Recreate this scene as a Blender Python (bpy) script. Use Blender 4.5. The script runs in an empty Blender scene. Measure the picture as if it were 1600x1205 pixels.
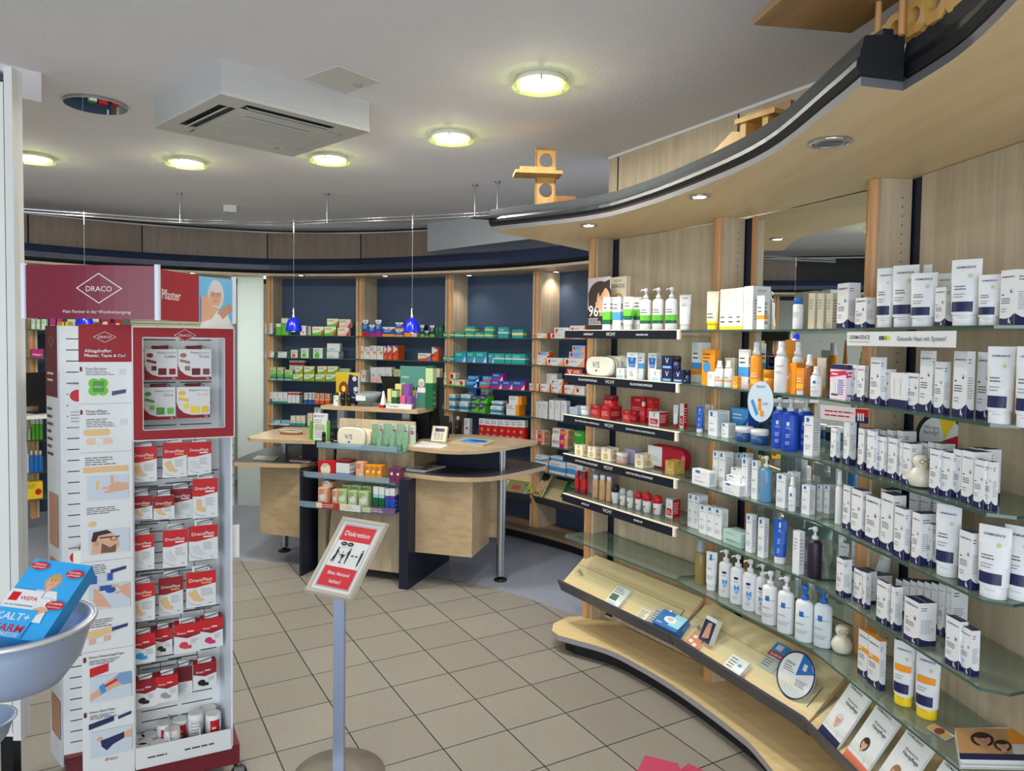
import bpy, math, random
from math import sin, cos, pi, radians, atan2, sqrt, hypot
from mathutils import Vector, Matrix
random.seed(7)
scene = bpy.context.scene
C = scene.collection

# ------------------------------------------------------------------ camera
EYE = Vector((0.0, 0.0, 1.677))
FPX, PITCH, ROLL, PCX, PCY = 1131.6, -0.04009, 0.013468, 800.0, 574.3
_cp, _sp, _cr, _sr = cos(PITCH), sin(PITCH), cos(ROLL), sin(ROLL)
AX_F = Vector((0, _cp, _sp))
_U0 = Vector((0, -_sp, _cp)); _R0 = Vector((1, 0, 0))
AX_R = _cr * _R0 + _sr * _U0
AX_U = -_sr * _R0 + _cr * _U0
cam_data = bpy.data.cameras.new('camera')
cam_data.sensor_width = 36.0
cam_data.lens = FPX / 1600.0 * 36.0
cam_data.shift_y = (PCY - 602.5) / 1600.0
cam_data.clip_start = 0.05
cam = bpy.data.objects.new('camera', cam_data)
C.objects.link(cam)
cam.matrix_world = Matrix(((AX_R.x, AX_U.x, -AX_F.x, EYE.x), (AX_R.y, AX_U.y, -AX_F.y, EYE.y),
                           (AX_R.z, AX_U.z, -AX_F.z, EYE.z), (0, 0, 0, 1)))
scene.camera = cam

# ------------------------------------------------------------------ world, exposure
vs = scene.view_settings
vs.view_transform = 'Standard'; vs.look = 'None'; vs.gamma = 1.0; vs.use_curve_mapping = False
vs.exposure = 0.0
world = bpy.data.worlds.new('world'); scene.world = world; world.use_nodes = True
world.node_tree.nodes['Background'].inputs[0].default_value = (0.75, 0.87, 1.0, 1)
world.node_tree.nodes['Background'].inputs[1].default_value = 0.9

def lamp(name, kind, loc, energy, color=(1, 1, 1), rot=(0, 0, 0), **kw):
    d = bpy.data.lights.new(name, kind); d.energy = energy; d.color = color
    for k, v in kw.items(): setattr(d, k, v)
    o = bpy.data.objects.new(name, d); C.objects.link(o); o.location = loc; o.rotation_euler = rot
    return o
# daylight falling in through the shop window behind the camera
lamp('window_daylight', 'AREA', (-0.9, -2.1, 1.5), 140, (0.80, 0.90, 1.0), (radians(82), 0, radians(-2)),
     shape='RECTANGLE', size=4.6, size_y=2.3)

# ------------------------------------------------------------------ geometry measured from the place
def ray(x, y): return AX_F + (x - PCX) / FPX * AX_R - (y - PCY) / FPX * AX_U
def at_z(x, y, z):
    d = ray(x, y); return EYE + d * ((z - EYE.z) / d.z)
def at_y(x, y, Y):
    d = ray(x, y); return EYE + d * (Y / d.y)
def on_wall(x, y, p, e):
    """point seen at x, y on the vertical plane through ground point p with direction e"""
    d = ray(x, y); n = (-e[1], e[0])
    return EYE + d * ((n[0] * (p[0] - EYE.x) + n[1] * (p[1] - EYE.y)) / (n[0] * d.x + n[1] * d.y))
def pix(P):
    v = Vector(P) - EYE; w = v.dot(AX_F)
    return PCX + FPX * v.dot(AX_R) / w, PCY - FPX * v.dot(AX_U) / w
def unit(a, b):
    l = hypot(b[0] - a[0], b[1] - a[1]); return ((b[0] - a[0]) / l, (b[1] - a[1]) / l)
CEIL = 2.75
SOF = 2.237          # underside of the timber canopy
HP = 0.10            # top of the plinth board

# ------------------------------------------------------------------ materials
def lin(c): return tuple(((v / 255.0) / 12.92 if v / 255.0 <= 0.04045 else ((v / 255.0 + 0.055) / 1.055) ** 2.4) for v in c)
MATS = {}
def mat(rgb, rough=0.5, metal=0.0, name=None, trans=0.0, alpha=1.0, emit=0.0, coat=0.0, ior=1.45, mott=0.04):
    key = (rgb, rough, metal, trans, alpha, emit, coat)
    if key in MATS: return MATS[key]
    m = bpy.data.materials.new(name or 'paint_%02x%02x%02x' % rgb)
    m.use_nodes = True; nt = m.node_tree; b = nt.nodes['Principled BSDF']
    c = lin(rgb)
    b.inputs['Base Color'].default_value = (*c, 1)
    b.inputs['Roughness'].default_value = rough
    b.inputs['Metallic'].default_value = metal
    b.inputs['Transmission Weight'].default_value = trans
    b.inputs['Alpha'].default_value = alpha
    b.inputs['IOR'].default_value = ior
    b.inputs['Coat Weight'].default_value = coat
    if emit:
        b.inputs['Emission Color'].default_value = (*c, 1); b.inputs['Emission Strength'].default_value = emit
    elif mott and not trans:
        n = nt.nodes.new('ShaderNodeTexNoise'); n.inputs['Scale'].default_value = 9.0
        mx = nt.nodes.new('ShaderNodeMix'); mx.data_type = 'RGBA'
        mx.inputs['A'].default_value = (*[v * (1 - mott) for v in c], 1)
        mx.inputs['B'].default_value = (*[min(1, v * (1 + mott)) for v in c], 1)
        tc = nt.nodes.new('ShaderNodeTexCoord')
        nt.links.new(tc.outputs['Object'], n.inputs['Vector'])
        nt.links.new(n.outputs['Fac'], mx.inputs['Factor']); nt.links.new(mx.outputs['Result'], b.inputs['Base Color'])
    MATS[key] = m
    return m

def wood(name, c1, c2, rough=0.45, axis='Z', bump=0.02, scale=1.0):
    m = bpy.data.materials.new(name); m.use_nodes = True; nt = m.node_tree; b = nt.nodes['Principled BSDF']
    tc = nt.nodes.new('ShaderNodeTexCoord'); mp = nt.nodes.new('ShaderNodeMapping')
    s = {'Z': (14, 14, 0.9), 'X': (0.9, 14, 14), 'Y': (14, 0.9, 14)}[axis]
    mp.inputs['Scale'].default_value = [v * scale for v in s]
    n = nt.nodes.new('ShaderNodeTexNoise'); n.inputs['Scale'].default_value = 2.2; n.inputs['Detail'].default_value = 6
    n.inputs['Roughness'].default_value = 0.62; n.inputs['Distortion'].default_value = 0.35
    n2 = nt.nodes.new('ShaderNodeTexNoise'); n2.inputs['Scale'].default_value = 0.5
    r = nt.nodes.new('ShaderNodeValToRGB')
    r.color_ramp.elements[0].position = 0.3; r.color_ramp.elements[0].color = (*lin(c1), 1)
    r.color_ramp.elements[1].position = 0.72; r.color_ramp.elements[1].color = (*lin(c2), 1)
    ad = nt.nodes.new('ShaderNodeMath'); ad.operation = 'MULTIPLY_ADD'; ad.inputs[1].default_value = 0.35
    sb = nt.nodes.new('ShaderNodeMath'); sb.operation = 'MULTIPLY'; sb.inputs[1].default_value = 0.75
    nt.links.new(tc.outputs['Object'], mp.inputs['Vector']); nt.links.new(mp.outputs[0], n.inputs['Vector']); nt.links.new(mp.outputs[0], n2.inputs['Vector'])
    nt.links.new(n.outputs['Fac'], sb.inputs[0]); nt.links.new(n2.outputs['Fac'], ad.inputs[0]); nt.links.new(sb.outputs[0], ad.inputs[2])
    nt.links.new(ad.outputs[0], r.inputs['Fac']); nt.links.new(r.outputs['Color'], b.inputs['Base Color'])
    b.inputs['Roughness'].default_value = rough
    bp = nt.nodes.new('ShaderNodeBump'); bp.inputs['Strength'].default_value = bump; nt.links.new(n.outputs['Fac'], bp.inputs['Height'])
    nt.links.new(bp.outputs[0], b.inputs['Normal'])
    return m
M_PANEL = wood('light_maple_panel', (168, 148, 122), (206, 188, 160))
M_CANOPY = wood('warm_maple_canopy', (222, 192, 144), (238, 214, 170), axis='Y', scale=0.6)
M_POST = wood('beech_post', (182, 128, 78), (210, 158, 104), rough=0.35)
M_EDGE = wood('pale_beech_edge', (214, 186, 132), (232, 208, 158), axis='X')
M_DESK = wood('counter_maple', (170, 142, 108), (200, 176, 140), axis='X', rough=0.35)
M_TOY = wood('amber_pine', (186, 138, 66), (214, 168, 92), rough=0.5)
M_BROWN = wood('plinth_brown', (128, 106, 84), (150, 126, 102), axis='X')
M_NAVY = mat((26, 33, 52), 0.4); M_BLUE = mat((62, 80, 108), 0.45)
M_FASCIA = mat((20, 23, 30), 0.4); M_LEDGE = mat((40, 45, 47), 0.8)
M_STEEL = mat((178, 182, 188), 0.28, 1.0); M_CHROME = mat((215, 216, 220), 0.12, 1.0)
M_WHITE = mat((228, 228, 226), 0.45); M_BLACK = mat((16, 16, 18), 0.45); M_WIRE = mat((66, 64, 64), 0.35, 0.6)

def glass_mat():
    m = bpy.data.materials.new('green_edged_glass'); m.use_nodes = True; nt = m.node_tree
    nt.nodes.remove(nt.nodes['Principled BSDF'])
    out = nt.nodes['Material Output']
    tr = nt.nodes.new('ShaderNodeBsdfTransparent'); tr.inputs[0].default_value = (0.86, 0.92, 0.88, 1)
    gl = nt.nodes.new('ShaderNodeBsdfGlossy'); gl.inputs['Roughness'].default_value = 0.06; gl.inputs[0].default_value = (0.85, 0.92, 0.88, 1)
    df = nt.nodes.new('ShaderNodeBsdfDiffuse'); df.inputs[0].default_value = (0.28, 0.35, 0.31, 1)
    lw = nt.nodes.new('ShaderNodeLayerWeight'); lw.inputs['Blend'].default_value = 0.5
    pw = nt.nodes.new('ShaderNodeMath'); pw.operation = 'POWER'; pw.inputs[1].default_value = 4.0; nt.links.new(lw.outputs['Facing'], pw.inputs[0])
    fr = nt.nodes.new('ShaderNodeMath'); fr.operation = 'MULTIPLY_ADD'; fr.inputs[1].default_value = 0.75; fr.inputs[2].default_value = 0.035; nt.links.new(pw.outputs[0], fr.inputs[0])
    m1 = nt.nodes.new('ShaderNodeMixShader'); m1.inputs[0].default_value = 0.28
    m2 = nt.nodes.new('ShaderNodeMixShader')
    nt.links.new(tr.outputs[0], m1.inputs[1]); nt.links.new(df.outputs[0], m1.inputs[2])
    nt.links.new(fr.outputs[0], m2.inputs[0]); nt.links.new(m1.outputs[0], m2.inputs[1]); nt.links.new(gl.outputs[0], m2.inputs[2])
    nt.links.new(m2.outputs[0], out.inputs[0])
    return m
M_GLASS = glass_mat()
M_GEDGE = mat((58, 86, 76), 0.15, coat=0.5)
def clear_mat(name, rgb, dens=0.12):
    m = bpy.data.materials.new(name); m.use_nodes = True; nt = m.node_tree
    nt.nodes.remove(nt.nodes['Principled BSDF']); out = nt.nodes['Material Output']
    tr = nt.nodes.new('ShaderNodeBsdfTransparent'); tr.inputs[0].default_value = (*lin(rgb), 1)
    gl = nt.nodes.new('ShaderNodeBsdfPrincipled'); gl.inputs['Base Color'].default_value = (*lin(rgb), 1); gl.inputs['Roughness'].default_value = 0.15
    mx = nt.nodes.new('ShaderNodeMixShader'); mx.inputs[0].default_value = dens
    nt.links.new(tr.outputs[0], mx.inputs[1]); nt.links.new(gl.outputs[0], mx.inputs[2]); nt.links.new(mx.outputs[0], out.inputs[0])
    return m
M_ACRYL = clear_mat('clear_acrylic', (235, 240, 244), 0.22)

# ------------------------------------------------------------------ object helpers
def tag(o, label=None, cat=None, group=None, kind=None):
    if label: o['label'] = label
    if cat: o['category'] = cat
    if group: o['group'] = group
    if kind: o['kind'] = kind
    return o
def empty(name, loc=(0, 0, 0), rz=0.0, label=None, cat=None, group=None):
    o = bpy.data.objects.new(name, None); C.objects.link(o); o.empty_display_size = 0.05
    o.location = loc; o.rotation_euler = (0, 0, rz)
    return tag(o, label, cat, group)

class MB:
    """collects faces with materials, builds ONE mesh"""
    def __init__(self): self.v = []; self.f = []; self.m = []; self.mats = []; self.s = []
    def mi(self, m):
        if m not in self.mats: self.mats.append(m)
        return self.mats.index(m)
    def add(self, vs, fs, m, smooth=False):
        b = len(self.v); self.v += [tuple(p) for p in vs]; i = self.mi(m)
        for f in fs: self.f.append([b + k for k in f]); self.m.append(i); self.s.append(smooth)
    def box(self, x0, y0, z0, x1, y1, z1, m, tf=None):
        vs = [(x, y, z) for z in (z0, z1) for y in (y0, y1) for x in (x0, x1)]
        if tf: vs = [tf(p) for p in vs]
        self.add(vs, [(0, 2, 3, 1), (4, 5, 7, 6), (0, 1, 5, 4), (2, 6, 7, 3), (0, 4, 6, 2), (1, 3, 7, 5)], m)
        return self
    def prism(self, pts, z0, z1, m, mside=None, tf=None):
        """pts counter-clockwise outline in xy"""
        n = len(pts); a = sum(pts[i][0] * pts[(i + 1) % n][1] - pts[(i + 1) % n][0] * pts[i][1] for i in range(n))
        if a < 0: pts = pts[::-1]
        vs = [(p[0], p[1], z0) for p in pts] + [(p[0], p[1], z1) for p in pts]
        if tf: vs = [tf(p) for p in vs]
        self.add(vs, [list(range(n))[::-1], list(range(n, 2 * n))], m)
        self.add(vs, [(i, (i + 1) % n, n + (i + 1) % n, n + i) for i in range(n)], mside or m)
        return self
    def tube(self, pts, r, m, seg=8, cap=True):
        pts = [Vector(p) for p in pts]; n = len(pts); rings = []
        prev = None
        for i, p in enumerate(pts):
            t = (pts[min(i + 1, n - 1)] - pts[max(i - 1, 0)]).normalized()
            if prev is None:
                a = Vector((0, 0, 1)) if abs(t.z) < 0.9 else Vector((1, 0, 0)); u = t.cross(a).normalized()
            else:
                u = (prev - t * prev.dot(t)).normalized()
            prev = u; w = t.cross(u)
            rr = r[i] if isinstance(r, (list, tuple)) else r
            rings.append([p + (u * cos(2 * pi * k / seg) + w * sin(2 * pi * k / seg)) * rr for k in range(seg)])
        vs = [q for rg in rings for q in rg]
        fs = [(i * seg + k, i * seg + (k + 1) % seg, (i + 1) * seg + (k + 1) % seg, (i + 1) * seg + k) for i in range(n - 1) for k in range(seg)]
        self.add(vs, fs, m, True)
        if cap: self.add(vs, [list(range(seg))[::-1], list(range((n - 1) * seg, n * seg))], m)
        return self
    def lathe(self, prof, m, seg=20, sx=1.0, sy=1.0, c=(0, 0, 0), mats=None, smooth=True):
        """prof [(r, z)] bottom to top; mats per segment"""
        n = len(prof); vs = []
        for r, z in prof:
            for k in range(seg):
                a = 2 * pi * k / seg; vs.append((c[0] + r * sx * cos(a), c[1] + r * sy * sin(a), c[2] + z))
        b = len(self.v); self.v += vs
        for i in range(n - 1):
            mi = self.mi(mats[i] if mats else m)
            for k in range(seg):
                self.f.append([b + i * seg + k, b + i * seg + (k + 1) % seg, b + (i + 1) * seg + (k + 1) % seg, b + (i + 1) * seg + k]); self.m.append(mi); self.s.append(smooth)
        for i, rev in ((0, True), (n - 1, False)):
            if prof[i][0] > 1e-5:
                f = [b + i * seg + k for k in range(seg)]; self.f.append(f[::-1] if rev else f)
                self.m.append(self.mi((mats[0] if rev else mats[-1]) if mats else m)); self.s.append(False)
        return self
    def mesh(self, name):
        me = bpy.data.meshes.new(name); me.from_pydata(self.v, [], self.f)
        for m in self.mats: me.materials.append(m)
        me.polygons.foreach_set('material_index', self.m); me.polygons.foreach_set('use_smooth', self.s)
        me.update(); return me
    def build(self, name, parent=None, loc=None, rz=None, rot=None, **tg):
        o = bpy.data.objects.new(name, self.mesh(name)); C.objects.link(o)
        if parent: o.parent = parent
        if loc is not None: o.location = loc
        if rz is not None: o.rotation_euler = (0, 0, rz)
        if rot is not None: o.rotation_euler = rot
        return tag(o, **tg)

# text as thin printed shapes -------------------------------------------------
_TXT = {}
def text_shape(s, bold=False):
    key = (s, bold)
    if key in _TXT: return _TXT[key]
    cu = bpy.data.curves.new('txt', 'FONT'); cu.body = s; cu.size = 1.0; cu.resolution_u = 2; cu.dimensions = '2D'; cu.fill_mode = 'BOTH'
    if bold: cu.offset = 0.012
    o = bpy.data.objects.new('txt', cu); C.objects.link(o)
    dg = bpy.context.evaluated_depsgraph_get(); dg.update()
    me = bpy.data.meshes.new_from_object(o.evaluated_get(dg))
    vs = [(v.co.x, v.co.y) for v in me.vertices]; fs = [tuple(p.vertices) for p in me.polygons]
    bpy.data.objects.remove(o); bpy.data.curves.remove(cu); bpy.data.meshes.remove(me)
    x0 = min(v[0] for v in vs); x1 = max(v[0] for v in vs)
    vs = [((v[0] - x0) / (x1 - x0), v[1] / (x1 - x0)) for v in vs]      # width 1
    # keep faces facing +z once
    keep = []
    for f in fs:
        a = sum(vs[f[i]][0] * vs[f[(i + 1) % len(f)]][1] - vs[f[(i + 1) % len(f)]][0] * vs[f[i]][1] for i in range(len(f)))
        keep.append(f if a > 0 else f[::-1])
    hh = max(v[1] for v in vs)
    _TXT[key] = (vs, keep, hh)
    return _TXT[key]

class Face:
    """draws flat artwork on a surface; fn(u, v, e) -> local xyz with u 0..w, v 0..h, e the height over the surface"""
    def __init__(self, mb, w, h, fn, curved=False, e0=0.0003, step=0.00012):
        self.mb, self.w, self.h, self.fn, self.curved, self.e, self.step = mb, w, h, fn, curved, e0, step
    def _emit(self, pts, faces, m):
        self.mb.add([self.fn(u, v, self.e) for u, v in pts], faces, m); self.e += self.step
    def rect(self, u0, v0, u1, v1, m):
        n = max(1, int(10 * abs(u1 - u0))) if self.curved else 1
        us = [u0 + (u1 - u0) * i / n for i in range(n + 1)]
        pts = [(u * self.w, v0 * self.h) for u in us] + [(u * self.w, v1 * self.h) for u in us]
        self._emit(pts, [(i, i + 1, n + 2 + i, n + 1 + i) for i in range(n)], m)
    def poly(self, pts, m):
        a = sum(pts[i][0] * pts[(i + 1) % len(pts)][1] - pts[(i + 1) % len(pts)][0] * pts[i][1] for i in range(len(pts)))
        if a < 0: pts = pts[::-1]
        self._emit([(u * self.w, v * self.h) for u, v in pts], [list(range(len(pts)))], m)
    def ell(self, cu, cv, ru, rv, m, n=18):
        """centre in fractions, radii in fractions of the WIDTH"""
        self._emit([(cu * self.w + ru * self.w * cos(2 * pi * k / n), cv * self.h + rv * self.w * sin(2 * pi * k / n)) for k in range(n)], [list(range(n))], m)
    def text(self, s, u0, u1, v, m, bold=False, slope=0.0, maxh=None):
        vs, fs, hh = text_shape(s, bold); W = (u1 - u0) * self.w
        k = W
        if maxh and hh * W > maxh * self.h: k = maxh * self.h / hh
        u0 = u0 + (u1 - u0) * (1 - k / W) / 2
        self._emit([(u0 * self.w + x * k, v * self.h + y * k + slope * x * k) for x, y in vs], fs, m)
    def micro(self, u0, v0, u1, v1, n, m, seed=0):
        """lines of small print"""
        rnd = random.Random(seed + n)
        pts = []; fs = []
        for i in range(n):
            v = v1 - (i + 0.5) * (v1 - v0) / n; t = (v1 - v0) / n * 0.17
            ue = u0 + (u1 - u0) * rnd.uniform(0.6, 1.0); u = u0
            while u < ue - 1e-6:
                un = min(ue, u + (u1 - u0) * rnd.uniform(0.12, 0.3))
                b = len(pts); pts += [(u * self.w, (v - t) * self.h), (un * self.w, (v - t) * self.h), (un * self.w, (v + t) * self.h), (u * self.w, (v + t) * self.h)]
                fs.append((b, b + 1, b + 2, b + 3)); u = un + (u1 - u0) * 0.03
        self._emit(pts, fs, m)

def flat_face(mb, w, h, origin, U, V, e0=0.0004, step=0.00015):
    O = Vector(origin); U = Vector(U); V = Vector(V); N = U.cross(V).normalized()
    return Face(mb, w, h, lambda u, v, e: O + U * u + V * v + N * e, e0=e0, step=step)

def spline(pts, n=8):
    out = []; P = [tuple(2 * a - b for a, b in zip(pts[0], pts[1]))] + list(pts) + [tuple(2 * a - b for a, b in zip(pts[-1], pts[-2]))]
    for i in range(1, len(P) - 2):
        for k in range(n):
            t = k / n
            out.append(tuple(0.5 * (2 * b + (c - a) * t + (2 * a - 5 * b + 4 * c - d) * t * t + (3 * b - a - 3 * c + d) * t ** 3)
                             for a, b, c, d in zip(P[i - 1], P[i], P[i + 1], P[i + 2])))
    out.append(tuple(pts[-1])); return out
def offset(pts, d):
    out = []
    for i, p in enumerate(pts):
        a = pts[max(0, i - 1)]; b = pts[min(len(pts) - 1, i + 1)]; e = unit(a, b)
        out.append((p[0] - e[1] * d, p[1] + e[0] * d))
    return out
def strip(mb, prof, path, m):
    """sweep profile [(offset, z, material)] along a plan path; positive offset lies left of travel"""
    rows = [[(q[0], q[1], z) for q in offset(path, o)] for o, z, _ in prof]
    n = len(path)
    for j in range(len(prof)):
        a = rows[j]; b = rows[(j + 1) % len(prof)]
        if j == len(prof) - 1 and prof[j][2] is None: break
        vs = a + b
        mb.add(vs, [(i, i + 1, n + i + 1, n + i) for i in range(n - 1)], prof[j][2] or m, False)
    return mb

# ------------------------------------------------------------------ key plan points (metres, eye at the origin looking along +y)
PA, PB_, PC_, PD_ = (0.46, 4.04), (0.948, 3.305), (1.245, 2.49), (1.335, 1.62)
SL, SK, SM, SN = (0.30, 3.96), (0.757, 3.255), (1.075, 2.53), (1.167, 1.755)
SZ = [1.725, 1.485, 1.265, 1.05, 0.83, 0.59]
BZ = [1.68, 1.462, 1.244, 1.025, 0.807, 0.59]
FASC = spline([(-4.9, 4.3), (-4.6, 4.95), (-3.96, 5.87), (-3.3, 6.45), (-2.41, 6.82), (-1.8, 6.80), (-1.18, 6.62), (-0.28, 6.15), (0.2, 5.76), (0.534, 5.38), (0.9, 4.85)], 6)
def curve_at(path, x, z=1.677):
    """the point of a plan curve that lies on the sight line of image column x"""
    best = None
    for a, b in zip(path, path[1:]):
        xa = pix((a[0], a[1], z))[0]; xb = pix((b[0], b[1], z))[0]
        if (xa - x) * (xb - x) <= 0 and xa != xb:
            t = (x - xa) / (xb - xa); return (a[0] + t * (b[0] - a[0]), a[1] + t * (b[1] - a[1]))
    return best
def add(p, e, t, n=(0, 0), s=0): return (p[0] + e[0] * t + n[0] * s, p[1] + e[1] * t + n[1] * s)

# ------------------------------------------------------------------ floor
def tile_mat():
    m = bpy.data.materials.new('speckled_floor_tiles'); m.use_nodes = True; nt = m.node_tree; b = nt.nodes['Principled BSDF']
    tc = nt.nodes.new('ShaderNodeTexCoord'); br = nt.nodes.new('ShaderNodeTexBrick')
    br.offset = 0; br.squash = 1; br.inputs['Scale'].default_value = 1.0
    br.inputs['Brick Width'].default_value = 0.3; br.inputs['Row Height'].default_value = 0.3
    br.inputs['Mortar Size'].default_value = 0.0028; br.inputs['Mortar Smooth'].default_value = 0.1; br.inputs['Bias'].default_value = 0
    br.inputs['Color1'].default_value = (*lin((156, 151, 142)), 1); br.inputs['Color2'].default_value = (*lin((147, 142, 133)), 1)
    br.inputs['Mortar'].default_value = (*lin((34, 28, 22)), 1)
    n = nt.nodes.new('ShaderNodeTexNoise'); n.inputs['Scale'].default_value = 260; n.inputs['Detail'].default_value = 2
    r = nt.nodes.new('ShaderNodeValToRGB'); r.color_ramp.elements[0].position = 0.33; r.color_ramp.elements[0].color = (0.45, 0.42, 0.38, 1)
    r.color_ramp.elements[1].position = 0.46; r.color_ramp.elements[1].color = (1, 1, 1, 1)
    n2 = nt.nodes.new('ShaderNodeTexNoise'); n2.inputs['Scale'].default_value = 3.0
    r2 = nt.nodes.new('ShaderNodeValToRGB'); r2.color_ramp.elements[0].color = (0.9, 0.9, 0.9, 1); r2.color_ramp.elements[1].color = (1, 0.99, 0.97, 1)
    mx = nt.nodes.new('ShaderNodeMix'); mx.data_type = 'RGBA'; mx.blend_type = 'MULTIPLY'; mx.inputs['Factor'].default_value = 0.8
    mx2 = nt.nodes.new('ShaderNodeMix'); mx2.data_type = 'RGBA'; mx2.blend_type = 'MULTIPLY'; mx2.inputs['Factor'].default_value = 1
    L = nt.links.new
    for q in (br, n, n2): L(tc.outputs['Object'], q.inputs['Vector'])
    L(n.outputs['Fac'], r.inputs['Fac']); L(n2.outputs['Fac'], r2.inputs['Fac'])
    L(br.outputs['Color'], mx.inputs['A']); L(r.outputs['Color'], mx.inputs['B'])
    L(mx.outputs['Result'], mx2.inputs['A']); L(r2.outputs['Color'], mx2.inputs['B']); L(mx2.outputs['Result'], b.inputs['Base Color'])
    b.inputs['Roughness'].default_value = 0.42
    bp = nt.nodes.new('ShaderNodeBump'); bp.inputs['Strength'].default_value = 0.3; bp.inputs['Distance'].default_value = 0.002; bp.invert = True
    L(br.outputs['Fac'], bp.inputs['Height']); L(bp.outputs[0], b.inputs['Normal'])
    return m
def vinyl_mat():
    m = bpy.data.materials.new('blue_grey_vinyl'); m.use_nodes = True; nt = m.node_tree; b = nt.nodes['Principled BSDF']
    tc = nt.nodes.new('ShaderNodeTexCoord'); n = nt.nodes.new('ShaderNodeTexNoise'); n.inputs['Scale'].default_value = 70; n.inputs['Detail'].default_value = 4
    r = nt.nodes.new('ShaderNodeValToRGB'); r.color_ramp.elements[0].position = 0.35; r.color_ramp.elements[0].color = (*lin((136, 141, 156)), 1)
    r.color_ramp.elements[1].position = 0.65; r.color_ramp.elements[1].color = (*lin((162, 167, 181)), 1)
    nt.links.new(tc.outputs['Object'], n.inputs['Vector']); nt.links.new(n.outputs['Fac'], r.inputs['Fac']); nt.links.new(r.outputs[0], b.inputs['Base Color'])
    b.inputs['Roughness'].default_value = 0.3; return m
GA, GO = 0.5205, Vector((-1.973, 4.672, 0))
gi = Matrix.Rotation(-GA, 4, 'Z')
arc = spline([(-5.2, 4.6), (-3.6, 5.2), (-2.5, 5.34), (-2.073, 5.317), (-1.529, 5.25), (-0.95, 5.14), (-0.42, 4.969), (-0.065, 4.765), (0.207, 4.536), (0.408, 4.325), (0.9, 3.7), (1.9, 2.6)], 5)
tile_out = arc + [(1.9, -2.3), (-5.2, -2.3)]
fl = MB(); tl = [tuple(gi @ (Vector((p[0], p[1], 0)) - GO)) for p in tile_out]
fl.prism([(p[0], p[1]) for p in tl], -0.05, 0.0, tile_mat())
fl.build('floor', loc=GO, rz=GA, kind='structure')
fv = MB(); fv.prism(arc + [(1.9, 8.4), (-5.2, 8.4)], -0.05, -0.0005, vinyl_mat()); fv.build('floor', kind='structure')

# ------------------------------------------------------------------ ceiling and walls
def plaster(name, c, s=130, st=0.25):
    m = mat(c, 0.85, name=name, mott=0.02).copy(); m.name = name; nt = m.node_tree; b = nt.nodes['Principled BSDF']
    n = nt.nodes.new('ShaderNodeTexNoise'); n.inputs['Scale'].default_value = s; n.inputs['Detail'].default_value = 3
    tc = nt.nodes.new('ShaderNodeTexCoord'); bp = nt.nodes.new('ShaderNodeBump'); bp.inputs['Strength'].default_value = st; bp.inputs['Distance'].default_value = 0.004
    nt.links.new(tc.outputs['Object'], n.inputs['Vector']); nt.links.new(n.outputs['Fac'], bp.inputs['Height']); nt.links.new(bp.outputs[0], b.inputs['Normal'])
    return m
M_CEIL = plaster('textured_ceiling_plaster', (230, 227, 230), 110, 0.5); M_WALL = plaster('white_wall_paint', (222, 226, 220), 60, 0.1)
MB().box(-5.2, -2.3, CEIL, 1.9, 8.4, CEIL + 0.06, M_CEIL).build('ceiling', kind='structure')
MB().box(-5.2, -2.3, 0, -5.1, 8.4, CEIL, M_WALL).build('wall_left', kind='structure')
MB().box(-5.1, 8.3, 0, 1.9, 8.4, CEIL, M_WALL).build('wall_back', kind='structure')
RW = [(0.555, 4.30), (1.33, 2.85), (1.62, 1.95), (1.74, 0.9), (1.74, -2.2)]
w = MB(); RWo = [(0.60, 4.33), (1.40, 2.90), (1.72, 1.98), (1.86, 0.9), (1.86, -2.2)]
w.prism(RW + RWo[::-1], 0, CEIL, M_PANEL); w.build('wall_right', kind='structure')
tr = MB()
tr.prism([(x - 0.006, y) for x, y in RW] + RW[::-1], CEIL - 0.016, CEIL - 0.001, M_WHITE); tr.build('trim_1', kind='structure')
sm = MB(); e = unit(RW[0], RW[1])
for t in (0.09, 1.02): 
    p = add(RW[0], e, t); sm.box(-0.003, -0.004, 2.36, 0.003, 0.004, CEIL - 0.02, M_BLACK, tf=lambda q, p=p: (p[0] + q[0] * e[0] - q[1] * e[1], p[1] + q[0] * e[1] + q[1] * e[0], q[2]))
sm.build('trim_2', kind='structure')
# shop front behind the camera: sill, pillars, lintel around a large window with daylight
sf = MB(); sf.box(-5.2, -2.3, 0, 1.9, -2.2, 0.35, M_WALL); sf.box(-5.2, -2.3, 2.65, 1.9, -2.2, CEIL, M_WALL); sf.box(-5.2, -2.3, 0.35, -3.3, -2.2, 2.65, M_WALL); sf.box(1.5, -2.3, 0.35, 1.9, -2.2, 2.65, M_WALL)
sf.build('wall_front', kind='structure')
# bulkheads under the ceiling
bk = MB(); bk.prism([(-0.82, 6.92), (0.12, 5.95), (0.75, 6.4), (-0.2, 7.5)], 2.49, CEIL, mat((196, 202, 208), 0.7)); bk.build('trim_3', kind='structure')
c0_ = at_z(64.5, 114, CEIL); c1_ = at_z(23, 195, 2.63); bk = MB(); e_ = unit((c0_.x, c0_.y), (c1_.x, c1_.y)); n_ = (-e_[1], e_[0])
bk.prism([(c0_.x, c0_.y), add((c0_.x, c0_.y), e_, 1.2), add((c0_.x, c0_.y), e_, 1.2, n_, 1.6), add((c0_.x, c0_.y), e_, 0, n_, 1.6)], 2.63, CEIL, M_CEIL); bk.build('trim_4', kind='structure')
hp = [at_z(*q, CEIL) for q in ((528, 101), (592, 126), (540, 144), (473, 121))]
hb = MB(); hb.prism([(q.x, q.y) for q in hp], CEIL - 0.006, CEIL - 0.001, mat((206, 203, 196), 0.6)); 
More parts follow.
